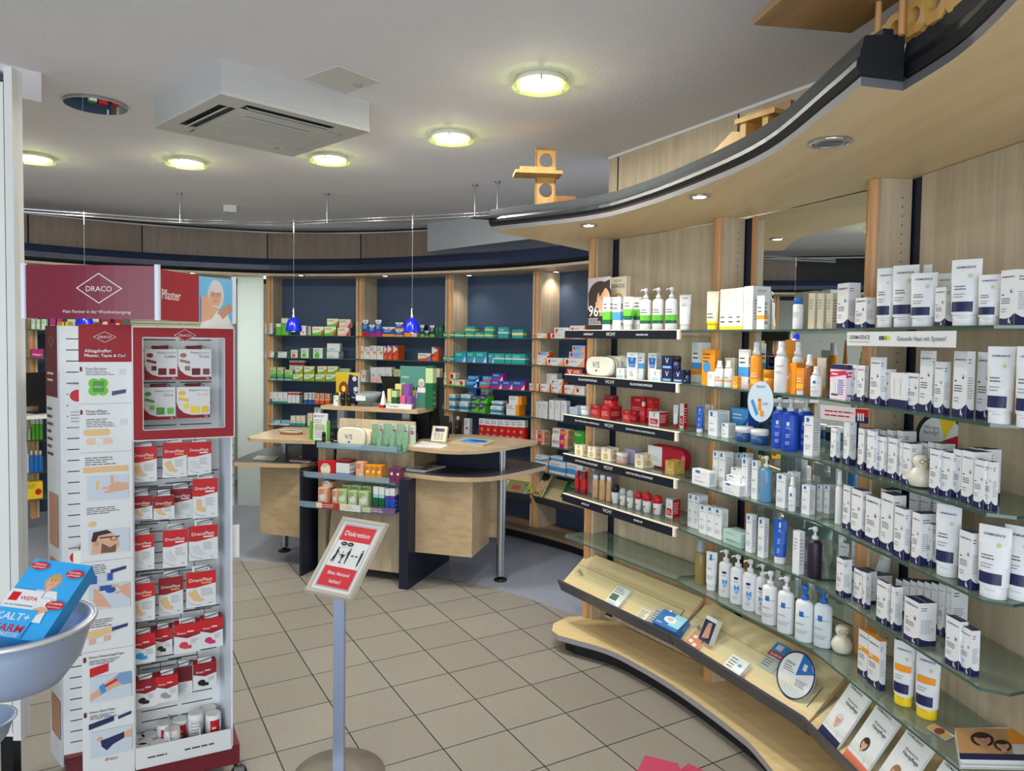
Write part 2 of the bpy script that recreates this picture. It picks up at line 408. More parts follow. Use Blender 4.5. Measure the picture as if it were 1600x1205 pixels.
q0 = hp[1].lerp(hp[2], 0.3); hb.box(q0.x - 0.06, q0.y - 0.02, CEIL - 0.012, q0.x - 0.03, q0.y + 0.01, CEIL - 0.006, M_STEEL)
hb.build('access_hatch', label='square white access hatch set flush in the ceiling beside the air conditioner', cat='hatch')

# ------------------------------------------------------------------ right-hand canopy
WE = [at_z(*q, SOF) for q in ((771, 358), (917, 344), (1000, 325), (1100, 290), (1200, 245), (1300, 170), (1345, 134))]
WE = [(q.x, q.y) for q in WE]; WE[0] = (-0.125, 3.80)
EN = [(q.x, q.y) for q in [at_z(*q, SOF) for q in ((1411, 142), (1500, 85), (1590, 0))]] + [(0.74, 0.95), (0.60, 0.62), (0.42, 0.35)]
far = spline(WE[:1] + [(WE[1][0], WE[1][1])] + WE[2:], 5); near = spline(EN, 5)
cr = empty('shelf_canopy', (0.5, 3.0, SOF), label='curved timber canopy with black bullnose edge over the right-hand shelves', cat='canopy')
def rel(p): return (p[0] - 0.5, p[1] - 3.0)
cb = MB(); back = [(1.68, 0.3), (1.66, 1.0), (1.56, 1.95), (1.28, 2.83), (0.60, 4.10), (0.50, 4.30), (0.48, 4.62)]
cb.prism([rel(p) for p in far + near + back], 0, 0.02, M_CANOPY, mat((104, 104, 108), 0.6)); cb.build('soffit_board', cr); cb = MB(); cb.prism([rel(p) for p in offset(far, 0.03) + offset(near, 0.03) + back], 0.0205, 0.026, M_LEDGE); cb.build('bounce_cover', cr)  # unseen dark cover, added to stop warm bounce from canopy top onto ceiling
PROF = [(0.010, 0.021, M_FASCIA), (-0.002, 0.028, M_FASCIA), (-0.011, 0.042, M_FASCIA), (-0.010, 0.056, M_FASCIA), (-0.003, 0.066, M_LEDGE), (-0.003, 0.080, M_LEDGE),
        (0.000, 0.0805, M_LEDGE), (0.004, 0.106, M_LEDGE), (0.010, 0.109, M_LEDGE), (0.09, 0.109, M_LEDGE), (0.09, 0.021, M_FASCIA)]
for path in (far, near):
    fb = MB(); pth = [rel(p) for p in path]; strip(fb, PROF, pth, M_FASCIA)
    for k in (0, -1):
        cap_ = [(*offset(pth, o)[k], z) for o, z, _ in PROF]; fb.add(cap_, [list(range(len(cap_)))[::(1 if k else -1)]], M_FASCIA)
    fb.build('bullnose_edge', cr)
lb = MB(); lb.prism([rel(p) for p in ((-0.225, 3.80), (-0.10, 3.765), (0.02, 3.72), (0.06, 3.90))], 0.060, 0.070, M_LEDGE); lb.build('end_ledge', cr)
# recessed spotlights of the canopy
def downlight(name_label, x, y, R=0.042, on=True, z=SOF, watts=9, tilt=(0, 0), group='recessed spotlights in the right-hand canopy', size=1.0):
    p = at_z(x, y, z)
    t = empty('recessed_spotlight', (p.x, p.y, z), label=name_label, cat='spotlight', group=group)
    b = MB(); b.lathe([(R, -0.001), (R, -0.007), (R * 0.84, -0.009), (R * 0.80, -0.003), (R * 0.80, 0.0)][::-1], M_CHROME, 28); b.build('rim', t)
    c = MB(); c.lathe([(R * 0.78, -0.002), (R * 0.66, -0.006), (R * 0.60, -0.006)][::-1], M_STEEL, 24)
    c.build('reflector', t)
    d = MB(); d.lathe([(0.0001, -0.0070), (R * 0.58, -0.0068), (R * 0.6, -0.006)], mat((255, 236, 205), 0.3, emit=9.0, name='spotlight_glow') if on else mat((120, 122, 128), 0.3, 0.8), 20); d.build('lens', t)
    if on:
        L_ = lamp('spot_lamp', 'SPOT', (p.x, p.y, z - 0.02), watts, (1.0, 0.89, 0.73), (tilt[0], tilt[1], 0), spot_size=radians(112), spot_blend=0.9, shadow_soft_size=0.025)
    return t
downlight('lit recessed spotlight at the far left end of the timber canopy', 920, 351, watts=16)
downlight('lit recessed spotlight in the canopy above the black-edged shelves', 1093, 306, watts=18)
downlight('unlit recessed spotlight nearest the notch in the canopy edge', 1297, 221, R=0.058, on=False)

# ------------------------------------------------------------------ right-hand shelving unit (posts, panels, plinth)
M_MIRROR = mat((235, 240, 240), 0.01, 1.0, name='mirror_silvering', mott=0)
u = empty('wall_shelving_unit', (PB_[0], PB_[1], 0), label='curved maple shelving unit with round posts along the right-hand wall', cat='shelving unit')
def rl(p): return (p[0] - PB_[0], p[1] - PB_[1])
def post(P, par, rel_, z0=HP, z1=SOF - 0.001, e=(1, 0), r=0.027):
    b = MB(); c = rel_(add(P, e, -0.024)); b.tube([(c[0], c[1], z0), (c[0], c[1], z1)], r, M_POST, 20); return b.build('post', par)
def side_panel(P, n, depth, par, rel_, z0=HP, z1=SOF - 0.001, th=0.018, front=-0.005, holes=True, e=(1, 0), m=None, side=1):
    b = MB(); q = [add(P, n, front), add(P, n, depth), add(add(P, n, depth), e, th), add(add(P, n, front), e, th)]
    b.prism([rel_(a) for a in q], z0, z1, m or M_PANEL)
    if holes:
        f = add(add(P, n, depth * 0.68), e, th + 0.0006 if side > 0 else -0.0006)
        hm = mat((60, 44, 30), 0.8, mott=0); z = 0.25
        while z < z1 - 0.05:
            c = rel_(f); b.add([(c[0] + n[0] * 0.0022 * s, c[1] + n[1] * 0.0022 * s, z + 0.0022 * t) for s, t in ((-1, -1), (1, -1), (1, 1), (-1, 1))], [(0, 1, 2, 3)], hm); z += 0.031
    return b.build('side_panel', par)
RB = [(PA, PB_), (PB_, PC_), (PC_, PD_)]
EXT = add(PD_, unit(PC_, PD_), 0.9)
for i, (p, q) in enumerate(RB + [(PD_, EXT)]):
    e = unit(p, q); n = (-e[1], e[0])
    post(p, u, rl, e=e)
    side_panel(p, n, 0.105, u, rl, e=e)
    if i < 3: side_panel(add(q, e, -0.045), n, 0.10, u, rl, e=e, side=-1)
    # back: navy backing, then a paler panel with a navy gap at the left
    b = MB(); b.prism([rl(add(p, n, 0.112)), rl(add(q, n, 0.112)), rl(add(q, n, 0.118)), rl(add(p, n, 0.118))], HP, SOF - 0.001, M_NAVY); b.build('backing_board', u)
    W = hypot(q[0] - p[0], q[1] - p[1])
    if i == 1:
        b = MB(); a0, a1 = 0.078, W - 0.045
        b.prism([rl(add(p, e, t, n, s)) for t, s in ((a0, 0.098), (a0 + 0.028, 0.098), (a0 + 0.028, 0.111), (a0, 0.111))], HP, SOF - 0.002, M_POST)
        b.prism([rl(add(p, e, t, n, s)) for t, s in ((a1 - 0.01, 0.098), (a1, 0.098), (a1, 0.111), (a1 - 0.01, 0.111))], HP, SOF - 0.002, M_POST); b.build('mirror_frame', u)
        g = MB(); g.prism([rl(add(p, e, t, n, s)) for t, s in ((a0 + 0.03, 0.104), (a1 - 0.012, 0.104), (a1 - 0.012, 0.110), (a0 + 0.03, 0.110))], 0.62, SOF - 0.004, M_MIRROR); mo = g.build('mirror', u, label='tall mirror panel')
        g = MB(); g.prism([rl(add(p, e, t, n, s)) for t, s in ((a0 + 0.03, 0.100), (a1 - 0.012, 0.100), (a1 - 0.012, 0.110), (a0 + 0.03, 0.110))], HP, 0.615, M_PANEL); g.build('back_panel', u)
    else:
        b = MB(); b.prism([rl(add(p, e, t, n, s)) for t, s in ((0.078, 0.098), (W - 0.0, 0.098), (W - 0.0, 0.111), (0.078, 0.111))], HP, SOF - 0.002, M_PANEL); b.build('back_panel', u)
# plinth board with rounded end, dark recess below
pf = [(q.x, q.y) for q in [at_z(*q, HP) for q in ((905, 992), (950, 1015), (1000, 1040), (1050, 1070), (1100, 1105), (1150, 1143), (1180, 1170))]]
pfs = spline([(0.33, 3.755)] + pf[1:] + [(1.0, 2.42), (1.03, 2.0), (1.04, 1.55), (1.02, 1.0)], 4)
plb = [(1.38, 0.9), (1.42, 1.62), (1.34, 2.50), (1.03, 3.355), (0.53, 4.09), (0.34, 4.06), (0.25, 3.96), (0.235, 3.86), (0.265, 3.80)]
b = MB(); b.prism([rl(p) for p in pfs + plb], HP - 0.028, HP, M_EDGE, mat((150, 146, 146), 0.5)); b.build('plinth_board', u)
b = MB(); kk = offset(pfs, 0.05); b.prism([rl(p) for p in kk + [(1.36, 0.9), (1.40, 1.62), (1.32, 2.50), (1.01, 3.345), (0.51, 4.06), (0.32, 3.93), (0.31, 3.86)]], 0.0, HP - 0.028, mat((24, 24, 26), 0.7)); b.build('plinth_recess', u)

# glass shelves
def shelf(p, q, z, depth, label, group, cut=0.035, t=0.008, name='glass_shelf', cat='shelf', par_posts=None):
    e = unit(p, q); n = (-e[1], e[0]); W = hypot(q[0] - p[0], q[1] - p[1])
    loc = add(p, e, W / 2)
    def l2(a, s): return (a - W / 2, s)
    out = [l2(0.004, 0.0), l2(W - 0.004, 0.0), l2(W + depth * 0.12, 0.05), l2(W - 0.012, depth), l2(0.012, depth), l2(-depth * 0.12, 0.05)]
    b = MB(); b.prism(out, -t, 0, M_GLASS, M_GEDGE)
    o = b.build(name, loc=(loc[0], loc[1], z), rz=atan2(e[1], e[0]), label=label, cat=cat, group=group)
    return o
ORD = ['top', 'second', 'third', 'fourth', 'fifth', 'lowest']
for k, z in enumerate(SZ):
    shelf(SL, SK, z, 0.262, f'{ORD[k]} glass shelf of the far right-hand bay' + (' with black front strip' if k < 5 else ', empty'), 'glass shelves of the far right-hand bay')
    shelf(SK, SM, z, 0.29, f'{ORD[k]} glass shelf of the middle bay in front of the mirror', 'glass shelves of the middle right-hand bay')
    shelf(SM, SN, z, 0.27, f'{ORD[k]} glass shelf of the nearest right-hand bay', 'glass shelves of the nearest right-hand bay')

# sloping leaflet trays
M_GREYLIP = mat((62, 64, 74), 0.4)
M_PANE = clear_mat('thin_clear_pane', (250, 252, 250), 0.03)
def tray(p, q, label, group, z=0.30, par=None):
    e = unit(p, q); n = (-e[1], e[0]); W = hypot(q[0] - p[0], q[1] - p[1]); c = add(p, e, W / 2)
    t = empty('leaflet_tray', (c[0], c[1], z), atan2(e[1], e[0]), label=label, cat='tray', group=group)
    h = W / 2 - 0.004
    b = MB(); pr = [(0.0, 0.0), (0.20, 0.155), (0.19, 0.168), (-0.008, 0.014)]
    vs = [(x, y, zz) for x in (-h, h) for y, zz in pr]
    b.add(vs, [(3, 2, 1, 0), (4, 5, 6, 7), (0, 1, 5, 4), (1, 2, 6, 5), (2, 3, 7, 6), (3, 0, 4, 7)], M_EDGE); b.build('sloping_board', t)
    b = MB(); pr = [(-0.020, 0.048), (-0.032, 0.044), (0.0, -0.018), (0.008, -0.010)]
    vs = [(x, y, zz) for x in (-h, h) for y, zz in pr]
    b.add(vs, [(0, 1, 2, 3), (7, 6, 5, 4), (0, 4, 5, 1), (1, 5, 6, 2), (2, 6, 7, 3), (3, 7, 4, 0)], M_GREYLIP); b.build('front_lip', t)
    # pane held on the board by two knobs
    d = (0.79, 0.613); nn = (-0.613, 0.79)
    g = MB(); a0, a1 = 0.05, 0.145; pr = [(d[0] * s + nn[0] * o, d[1] * s + nn[1] * o) for s, o in ((a0, 0.040), (a1, 0.040), (a1, 0.045), (a0, 0.045))]
    hh = h - 0.02; vs = [(x, y, zz) for x in (-hh, hh) for y, zz in pr]
    g.add(vs, [(0, 1, 5, 4), (2, 3, 7, 6), (3, 0, 4, 7)], M_PANE); g.add(vs, [(1, 2, 6, 5), (3, 2, 1, 0), (4, 5, 6, 7)], M_GEDGE); g.build('glass_retainer', t)
    for s in (-1, 1):
        k = MB(); x = s * (hh - 0.06); k.tube([(x, d[0] * 0.11 + nn[0] * 0.014, d[1] * 0.11 + nn[1] * 0.014), (x, d[0] * 0.11 + nn[0] * 0.045, d[1] * 0.11 + nn[1] * 0.045)], 0.008, M_STEEL, 12); k.build('knob', t)
    return t
T1 = tray(add(SL, unit(SL, SK), -0.02), SK, 'sloping leaflet tray under the empty glass shelf of the far bay', 'sloping leaflet trays of the right-hand unit')
T2 = tray(SK, SM, 'sloping leaflet tray below the mirror bay with round cardboard disc', 'sloping leaflet trays of the right-hand unit')
T3 = tray(SM, SN, 'sloping leaflet tray below the nearest bay with standing brochures', 'sloping leaflet trays of the right-hand unit')

# ------------------------------------------------------------------ curved back unit
bu = empty('curved_shelving_unit', (-1.2, 6.6, 0), label='curved navy-backed shelving unit with beech posts along the rear wall', cat='shelving unit')
def rb(p): return (p[0] + 1.2, p[1] - 6.6)
b = MB(); strip(b, [(0.0, 2.258, M_FASCIA), (0.012, 2.262, M_FASCIA), (-0.012, 2.290, mat((32, 44, 72), 0.3)), (-0.014, 2.335, mat((32, 44, 72), 0.3)), (0.012, 2.372, mat((32, 44, 72), 0.3)), (0.03, 2.40, mat((32, 44, 72), 0.3)), (0.22, 2.402, M_LEDGE), (0.22, 2.258, M_NAVY)], [rb(p) for p in FASC], M_FASCIA); b.build('navy_cornice', bu)
b = MB(); so = [rb(p) for p in FASC]; b.prism(so + [rb(p) for p in offset(FASC, 0.45)][::-1], SOF, SOF + 0.02, M_PANEL); b.build('soffit_board', bu)
PL = offset(FASC, 0.20)
PX = [45, 415, 558, 697, 834]
BP = [curve_at(PL, x + 9) for x in PX] + [(0.80, 5.33)]
for i in range(5):
    p, q = BP[i], BP[i + 1]; e = unit(p, q); n = (-e[1], e[0]); W = hypot(q[0] - p[0], q[1] - p[1])
    if i > 0 or True:
        post(p, bu, rb, e=e)
    if i == 0:
        q = curve_at(PL, 198); e = unit(p, q); n = (-e[1], e[0]); W = hypot(q[0] - p[0], q[1] - p[1]); BP0 = (p, q)
    side_panel(p, n, 0.205, bu, rb, e=e)
    side_panel(add(q, e, -0.068), n, 0.205, bu, rb, e=e, holes=False, side=-1)
    b = MB(); b.prism([rb(add(p, e, t, n, s)) for t, s in ((0.018, 0.205), (W - 0.05, 0.205), (W - 0.05, 0.222), (0.018, 0.222))], HP, SOF - 0.001, M_BLUE); b.build('navy_back', bu)
WB = [(p, q) for p, q in zip(BP, BP[1:])]
# plinth
pc = [p for p in offset(FASC, 0.07) if p[0] > BP[1][0] - 0.05]; po = [p for p in offset(FASC, 0.44) if p[0] > BP[1][0] - 0.05]
b = MB(); b.prism([rb(p) for p in pc + po[::-1]], HP - 0.025, HP, M_BROWN); b.build('plinth_board', bu)
pk = [p for p in offset(FASC, 0.12) if p[0] > BP[1][0] - 0.05]; b = MB(); b.prism([rb(p) for p in pk + po[::-1]], 0, HP - 0.025, mat((20, 20, 24), 0.7)); b.build('plinth_recess', bu)
# tall maple panels above, each lifts off by itself
UP = offset(FASC, 0.62); M_UPP = wood('shaded_maple_panel', (132, 116, 102), (162, 144, 128))  # maple darkened in the colour itself, since these panels lie unlit
sx = [-40, 46, 223, 418, 563, 703, 843, 990]
pts = [curve_at(UP, x) for x in sx]; pts = [p for p in pts if p]
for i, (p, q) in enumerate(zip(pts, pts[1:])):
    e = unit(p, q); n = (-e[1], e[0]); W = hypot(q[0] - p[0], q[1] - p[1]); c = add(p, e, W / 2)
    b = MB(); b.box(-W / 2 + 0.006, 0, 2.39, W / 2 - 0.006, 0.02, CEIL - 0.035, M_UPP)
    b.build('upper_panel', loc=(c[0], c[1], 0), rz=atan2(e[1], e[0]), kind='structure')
ut = MB(); strip(ut, [(0.60, CEIL - 0.035, M_WHITE), (0.60, CEIL - 0.022, M_WHITE), (0.64, CEIL - 0.022, M_WHITE), (0.64, CEIL - 0.035, M_WHITE)], FASC, M_WHITE); ut.build('trim_5', kind='structure')
ud = MB(); strip(ud, [(0.655, 2.2, M_BLACK), (0.655, CEIL, M_BLACK), (0.665, CEIL, M_BLACK), (0.665, 2.2, M_BLACK)], FASC, M_BLACK); ud.build('wall_upper', kind='structure')
# glass shelves of the rear unit
def bshelf(i, k, lab):
    p, q = WB[i]; e = unit(p, q); n = (-e[1], e[0]); W = hypot(q[0] - p[0], q[1] - p[1])
    p2 = add(p, n, -0.05); q2 = add(q, n, -0.05); p2 = add(p2, e, -0.015); q2 = add(q2, e, -0.05)
    return shelf(p2, q2, BZ[k], 0.25, f'{ORD[k]} glass shelf of the {lab} rear bay', 'glass shelves of the rear unit', t=0.008)
BAYN = ['far left', 'first', 'second', 'third', 'fourth']
for i in (1, 2, 3, 4):
    for k in range(6 if i == 4 else 5 if i != 2 else 5): bshelf(i, k, BAYN[i])
def btray(i, lab):
    p, q = WB[i]; e = unit(p, q); n = (-e[1], e[0]); return tray(add(add(p, n, -0.03), e, 0.01), add(add(q, n, -0.03), e, -0.04), lab, 'sloping leaflet trays of the rear unit', z=0.33)
btray(4, 'sloping leaflet tray with smiling-face magazine, fourth rear bay'); btray(3, 'sloping leaflet tray behind the chrome counter leg, third rear bay')
for i, x in enumerate((1202, 708, 845)): pass
for x, y, l in ((50, 418.5, 'small recessed spotlight above the burgundy banner'), (301, 426, 'small recessed spotlight above the portrait banner'), (470, 429.5, 'small recessed spotlight over the first rear bay'),
                (602, 430.5, 'small recessed spotlight over the second rear bay'), (733, 429.5, 'small recessed spotlight over the third rear bay'), (869, 424, 'small recessed spotlight over the fourth rear bay')):
    downlight(l, x, y, R=0.04, watts=6, group='recessed spotlights of the rear canopy')
# white door leaf, and the doorway wall
dp = curve_at(offset(FASC, 0.30), 371); dq = curve_at(offset(FASC, 0.22), 411); e = unit(dp, dq); W = hypot(dq[0] - dp[0], dq[1] - dp[1])
fd = bpy.data.materials.new('frosted_door_glass'); fd.use_nodes = True; nt = fd.node_tree; bs = nt.nodes['Principled BSDF']; bs.inputs['Base Color'].default_value = (*lin((226, 232, 230)), 1); bs.inputs['Roughness'].default_value = 0.6
tl_ = nt.nodes.new('ShaderNodeBsdfTranslucent'); tl_.inputs[0].default_value = (*lin((230, 236, 233)), 1); ms_ = nt.nodes.new('ShaderNodeMixShader'); ms_.inputs[0].default_value = 0.6
nt.links.new(bs.outputs[0], ms_.inputs[1]); nt.links.new(tl_.outputs[0], ms_.inputs[2]); nt.links.new(ms_.outputs[0], nt.nodes['Material Output'].inputs[0])
b = MB(); b.box(0, 0, 0.0, W, 0.012, SOF - 0.001, fd); b.build('door_1', loc=(dp[0], dp[1], 0), rz=atan2(e[1], e[0]), kind='structure')
lamp('back_room_light', 'AREA', (dp[0] + 0.15, dp[1] + 0.75, 1.7), 15, (0.97, 1.0, 0.98), (radians(90), 0, 0), shape='RECTANGLE', size=0.7, size_y=1.4).rotation_euler = (radians(-90), 0, 0)

# ------------------------------------------------------------------ ceiling lights
M_GLOW = mat((255, 244, 208), 0.4, emit=14.0, name='frosted_glow'); M_RIMG = clear_mat('light_glass_rim', (238, 244, 214), 0.25)
def ceiling_light(x, y, label, R=0.118, on=True):
    p = at_z(x, y, CEIL)
    t = empty('ceiling_light', (p.x, p.y, CEIL), label=label, cat='ceiling light', group='round ceiling lights with glass discs')
    b = MB(); b.lathe([(R * 0.86, -0.02), (R * 0.9, -0.012), (R * 0.9, 0)], mat((206, 206, 200), 0.4), 32); b.build('housing', t)
    b = MB(); b.lathe([(0.0002, -0.030), (R * 0.60, -0.029), (R * 0.76, -0.022)], M_GLOW, 32); b.build('diffuser', t)
    b = MB(); b.lathe([(R * 0.80, -0.036), (R, -0.036), (R, -0.032), (R * 0.80, -0.032)], M_RIMG, 40); b.build('glass_disc', t)
    for k in range(3):
        a = k * 2.1 + 0.5; b = MB(); b.tube([(R * 0.84 * cos(a), R * 0.84 * sin(a), -0.006), (R * 0.84 * cos(a), R * 0.84 * sin(a), -0.040)], 0.004, M_STEEL, 8); b.build('pin', t)
    lamp('disc_lamp', 'AREA', (p.x, p.y, CEIL - 0.045), 16, (1.0, 0.97, 0.91), (0, 0, 0), shape='DISK', size=0.16)
    lamp('disc_lamp_spill', 'POINT', (p.x, p.y, CEIL - 0.060), 3.0, (1.0, 0.95, 0.72), shadow_soft_size=0.02)
ceiling_light(845, 123, 'largest lit ceiling light, right of the access hatch')
ceiling_light(705, 210, 'lit ceiling light between the hatch and the wooden toy stand')
ceiling_light(515, 244, 'lit ceiling light partly behind the air conditioner corner')
ceiling_light(291, 250, 'lit ceiling light just left below the air conditioner')
ceiling_light(52, 243, 'lit ceiling light at the far left beside the white door')
p = at_z(150, 161, CEIL); t = empty('ceiling_light', (p.x, p.y, CEIL), label='unlit mirror-like ceiling disc reflecting shelves, left of air conditioner', cat='ceiling light')
b = MB(); b.lathe([(0.1315, -0.0115), (0.134, -0.008), (0.13, 0.0)], mat((150, 150, 148), 0.5), 40); b.build('rim', t)
b = MB(); b.prism([(0.131 * cos(2 * pi * k / 44), 0.131 * sin(2 * pi * k / 44)) for k in range(44)], -0.0155, -0.012, M_MIRROR); b.build('mirror_disc', t)
b = MB(); b.tube([(0.0, 0.10, -0.013), (0.0, 0.10, -0.03)], 0.006, M_STEEL, 8); b.build('pin', t)

# ------------------------------------------------------------------ air conditioner cassette
zb = 2.613
q = [at_z(*k, zb) for k in ((340, 147), (575, 207), (465, 245), (238, 200))]
cxy = (sum(k.x for k in q) / 4, sum(k.y for k in q) / 4); ee = unit((q[0].x, q[0].y), (q[1].x, q[1].y)); S_ = 0.345
ac = empty('air_conditioner', (cxy[0], cxy[1], zb), atan2(ee[1], ee[0]), label='square white ceiling cassette air conditioner with slotted outlets and central grille', cat='air conditioner')
M_AC = mat((198, 196, 190), 0.45); M_ACD = mat((30, 30, 32), 0.6)
b = MB(); b.box(-S_, -S_, 0.014, S_, S_, CEIL - zb, mat((190, 190, 190), 0.5)); b.build('casing', ac)
b = MB(); a = S_ + 0.002; i_ = 0.295; j_ = 0.215
b.box(-a, -a, 0, a, -i_, 0.014, M_AC); b.box(-a, i_, 0, a, a, 0.014, M_AC); b.box(-a, -i_, 0, -i_, i_, 0.014, M_AC); b.box(i_, -i_, 0, a, i_, 0.014, M_AC)
for sx_ in (-1, 1):
    for sy_ in (-1, 1): b.box(min(sx_ * j_, sx_ * i_), min(sy_ * j_, sy_ * i_), 0, max(sx_ * j_, sx_ * i_), max(sy_ * j_, sy_ * i_), 0.014, M_AC)
b.box(-j_, -j_, -0.004, j_, j_, 0.010, M_AC); b.build('fascia_panel', ac)
b = MB(); b.box(-0.155, -0.155, -0.0045, 0.155, 0.155, -0.0041, M_ACD)
for k in range(15): b.box(-0.155, -0.150 + k * 0.0207, -0.008, 0.155, -0.150 + k * 0.0207 + 0.0125, -0.0045, M_AC)
b.build('intake_grille', ac)
for k in range(4):
    o_ = MB(); R_ = Matrix.Rotation(k * pi / 2, 4, 'Z')
    tf = lambda P, R_=R_: tuple(R_ @ Vector(P))
    o_.box(-j_ + 0.01, -i_, 0.006, j_ - 0.01, -j_, 0.012, M_ACD, tf); ao_ = o_.build('air_outlet', ac)
    v = MB(); 
    def vane(P, R_=R_, y0=-0.255):
        x, y, z = P; c, s = cos(0.5), sin(0.5); return tuple(R_ @ Vector((x, y0 + y * c - z * s, -0.001 + y * s + z * c)))
    if k in (0, 3): v.box(-j_ + 0.02, -0.016, 0, j_ - 0.02, 0.016, 0.004, M_AC, vane)
    else: v.box(-j_ + 0.012, -i_ + 0.006, 0.001, j_ - 0.012, -j_ - 0.006, 0.004, M_AC, tf)
    v.build('vane', ao_)
# smoke detector
p = at_z(360, 322, CEIL); b = MB(); b.box(-0.05, -0.05, -0.055, 0.05, 0.05, 0, M_WHITE); b.box(-0.035, -0.035, -0.058, 0.035, 0.035, -0.055, mat((190, 190, 188)))
b.build('smoke_detector', loc=p, rz=0.3, label='small white box detector on the ceiling above the curved rail', cat='detector')

# ------------------------------------------------------------------ curved cable rail with pendants
RZ = 2.56
rp = [at_z(*k, RZ) for k in ((8, 324), (130, 333), (281, 343), (380, 345), (459, 346), (511, 344), (645, 338), (742, 333), (792, 329))]
rsp = spline([(k.x, k.y) for k in rp], 6)
rt = empty('lighting_rail', (-1.4, 5.4, RZ), label='curved double-tube chrome lighting rail hung below the ceiling', cat='rail')
for dz in (0.0, -0.022):
    b = MB(); b.tube([(x + 1.4, y - 5.4, dz) for x, y in rsp], 0.008, M_CHROME, 8); b.build('tube', rt)
for x, y0, y1 in ((281, 300, 345), (511, 300, 346), (742, 288, 335), (777, 284, 331)):
    c = at_z(x, y1 - 4, RZ); b = MB(); b.tube([(c.x + 1.4, c.y - 5.4, -0.03), (c.x + 1.4, c.y - 5.4, CEIL - RZ - 0.005)], 0.006, M_STEEL, 8)
    b.tube([(c.x + 1.4, c.y - 5.4, CEIL - RZ - 0.010), (c.x + 1.4, c.y - 5.4, CEIL - RZ - 0.001)], 0.022, M_STEEL, 14); b.build('hanger_rod', rt)
M_SHADE = mat((14, 40, 214), 0.25, emit=0.0, coat=0.6, name='cobalt_glass')
def pendant(x, yr, label, zs=1.708):
    c = at_z(x, yr, RZ); t = empty('pendant_lamp', (c.x, c.y, zs), label=label, cat='lamp', group='blue glass pendant lamps')
    b = MB(); b.lathe([(0.064, 0.0), (0.0635, 0.012), (0.058, 0.045), (0.048, 0.078), (0.034, 0.098), (0.016, 0.108), (0.013, 0.108)][::1], M_SHADE, 28); b.build('lamp_shade', t)
    b = MB(); b.lathe([(0.014, 0.104), (0.013, 0.118), (0.006, 0.132), (0.005, 0.180), (0.002, 0.184)], M_CHROME, 14); b.build('lamp_holder', t)
    b = MB(); b.tube([(0, 0, 0.18), (0, 0, RZ - zs - 0.03)], 0.0014, M_STEEL, 6); b.tube([(0, 0, RZ - zs - 0.085), (0, 0, RZ - zs + 0.012)], 0.006, M_CHROME, 8); b.build('cable', t)
    b = MB(); b.lathe([(0.0002, 0.02), (0.02, 0.03), (0.022, 0.06), (0.012, 0.09)], mat((150, 170, 255), 0.3, emit=1.6, name='bulb_glow'), 16); b.build('bulb', t)
    lamp('pendant_bulb', 'POINT', (c.x, c.y, zs + 0.012), 1.2, (0.8, 0.86, 1.0), shadow_soft_size=0.02)
pendant(459, 346, 'blue glass pendant lamp in front of the first rear bay')
pendant(645, 338, 'blue glass pendant lamp in front of the second rear bay')
pendant(131, 333, 'blue glass pendant lamp behind the burgundy banner')

# ------------------------------------------------------------------ counter island
U_ = (0.951, -0.309); V_ = (0.309, 0.951)
def out_z(pts, z): return [(k.x, k.y) for k in (at_z(x, y, z) for x, y in pts)]
def top_board(par, pts, z, th, loc, name, m=M_DESK, medge=None, sm=True):
    o = out_z(pts, z); 
    b = MB(); b.prism([(x - loc[0], y - loc[1]) for x, y in o], z - th - loc[2], z - loc[2], m, medge or M_DESK); return b.build(name, par)
def isl(s, t, o=(-1.464, 4.994)): return (o[0] + U_[0] * s + V_[0] * t, o[1] + U_[1] * s + V_[1] * t)
M_LOWTOP = mat((62, 62, 72), 0.4)
# right desk
L0 = (-0.35, 5.0, 0.0)
rd = empty('service_desk', L0, label='right-hand two-level maple service desk with rounded tops and chrome leg', cat='desk')
def dl(p): return (p[0] - L0[0], p[1] - L0[1])
top_board(rd, [(633, 697), (645, 699), (667, 701.5), (693, 704), (720, 704.8), (745, 704.2), (768, 702), (790, 699), (815, 694.5), (839, 690), (839, 688.8), (805, 684.5), (772, 681.5), (737, 679), (703, 678.5), (680, 681), (655, 687)], 0.94, 0.024, L0, 'upper_top')
top_board(rd, [(628, 737.5), (645, 740), (667, 742.4), (700, 745.6), (730, 746.6), (752, 746.2), (772, 744.6), (790, 741.8), (807, 738.5), (830, 733.4), (853, 728), (853, 725.6), (830, 721.6), (799, 717), (745, 708), (675, 708), (640, 718)], 0.765, 0.030, L0, 'lower_top', M_LOWTOP)
lf = at_z(782, 907, 0); b = MB(); c = dl((lf.x, lf.y)); b.tube([(c[0], c[1], 0.035), (c[0], c[1], 0.735)], 0.030, M_STEEL, 24); b.tube([(c[0], c[1], 0.765), (c[0], c[1], 0.916)], 0.026, M_STEEL, 24); b.build('leg', rd)
b = MB(); b.lathe([(0.045, 0), (0.045, 0.010), (0.028, 0.018), (0.012, 0.020), (0.012, 0.036)], M_BLACK, 20, c=(c[0], c[1], 0)); b.build('foot', rd)
c0 = (-0.669, 4.85); ce = unit(c0, (-0.255, 4.735)); cn = (-ce[1], ce[0]); W = 0.435
b = MB(); b.prism([dl(c0), dl(add(c0, ce, W)), dl(add(c0, ce, W, cn, 0.385)), dl(add(c0, ce, 0, cn, 0.385))], 0.225, 0.735, M_DESK); cab = b.build('cabinet', rd)
b = MB(); b.prism([dl(add(c0, ce, 0.2, cn, 0.39)), dl(add(c0, ce, W + 0.10, cn, 0.39)), dl(add(c0, ce, W + 0.10, cn, 0.41)), dl(add(c0, ce, 0.2, cn, 0.41))], 0.26, 0.735, M_DESK); b.build('modesty_panel', rd)
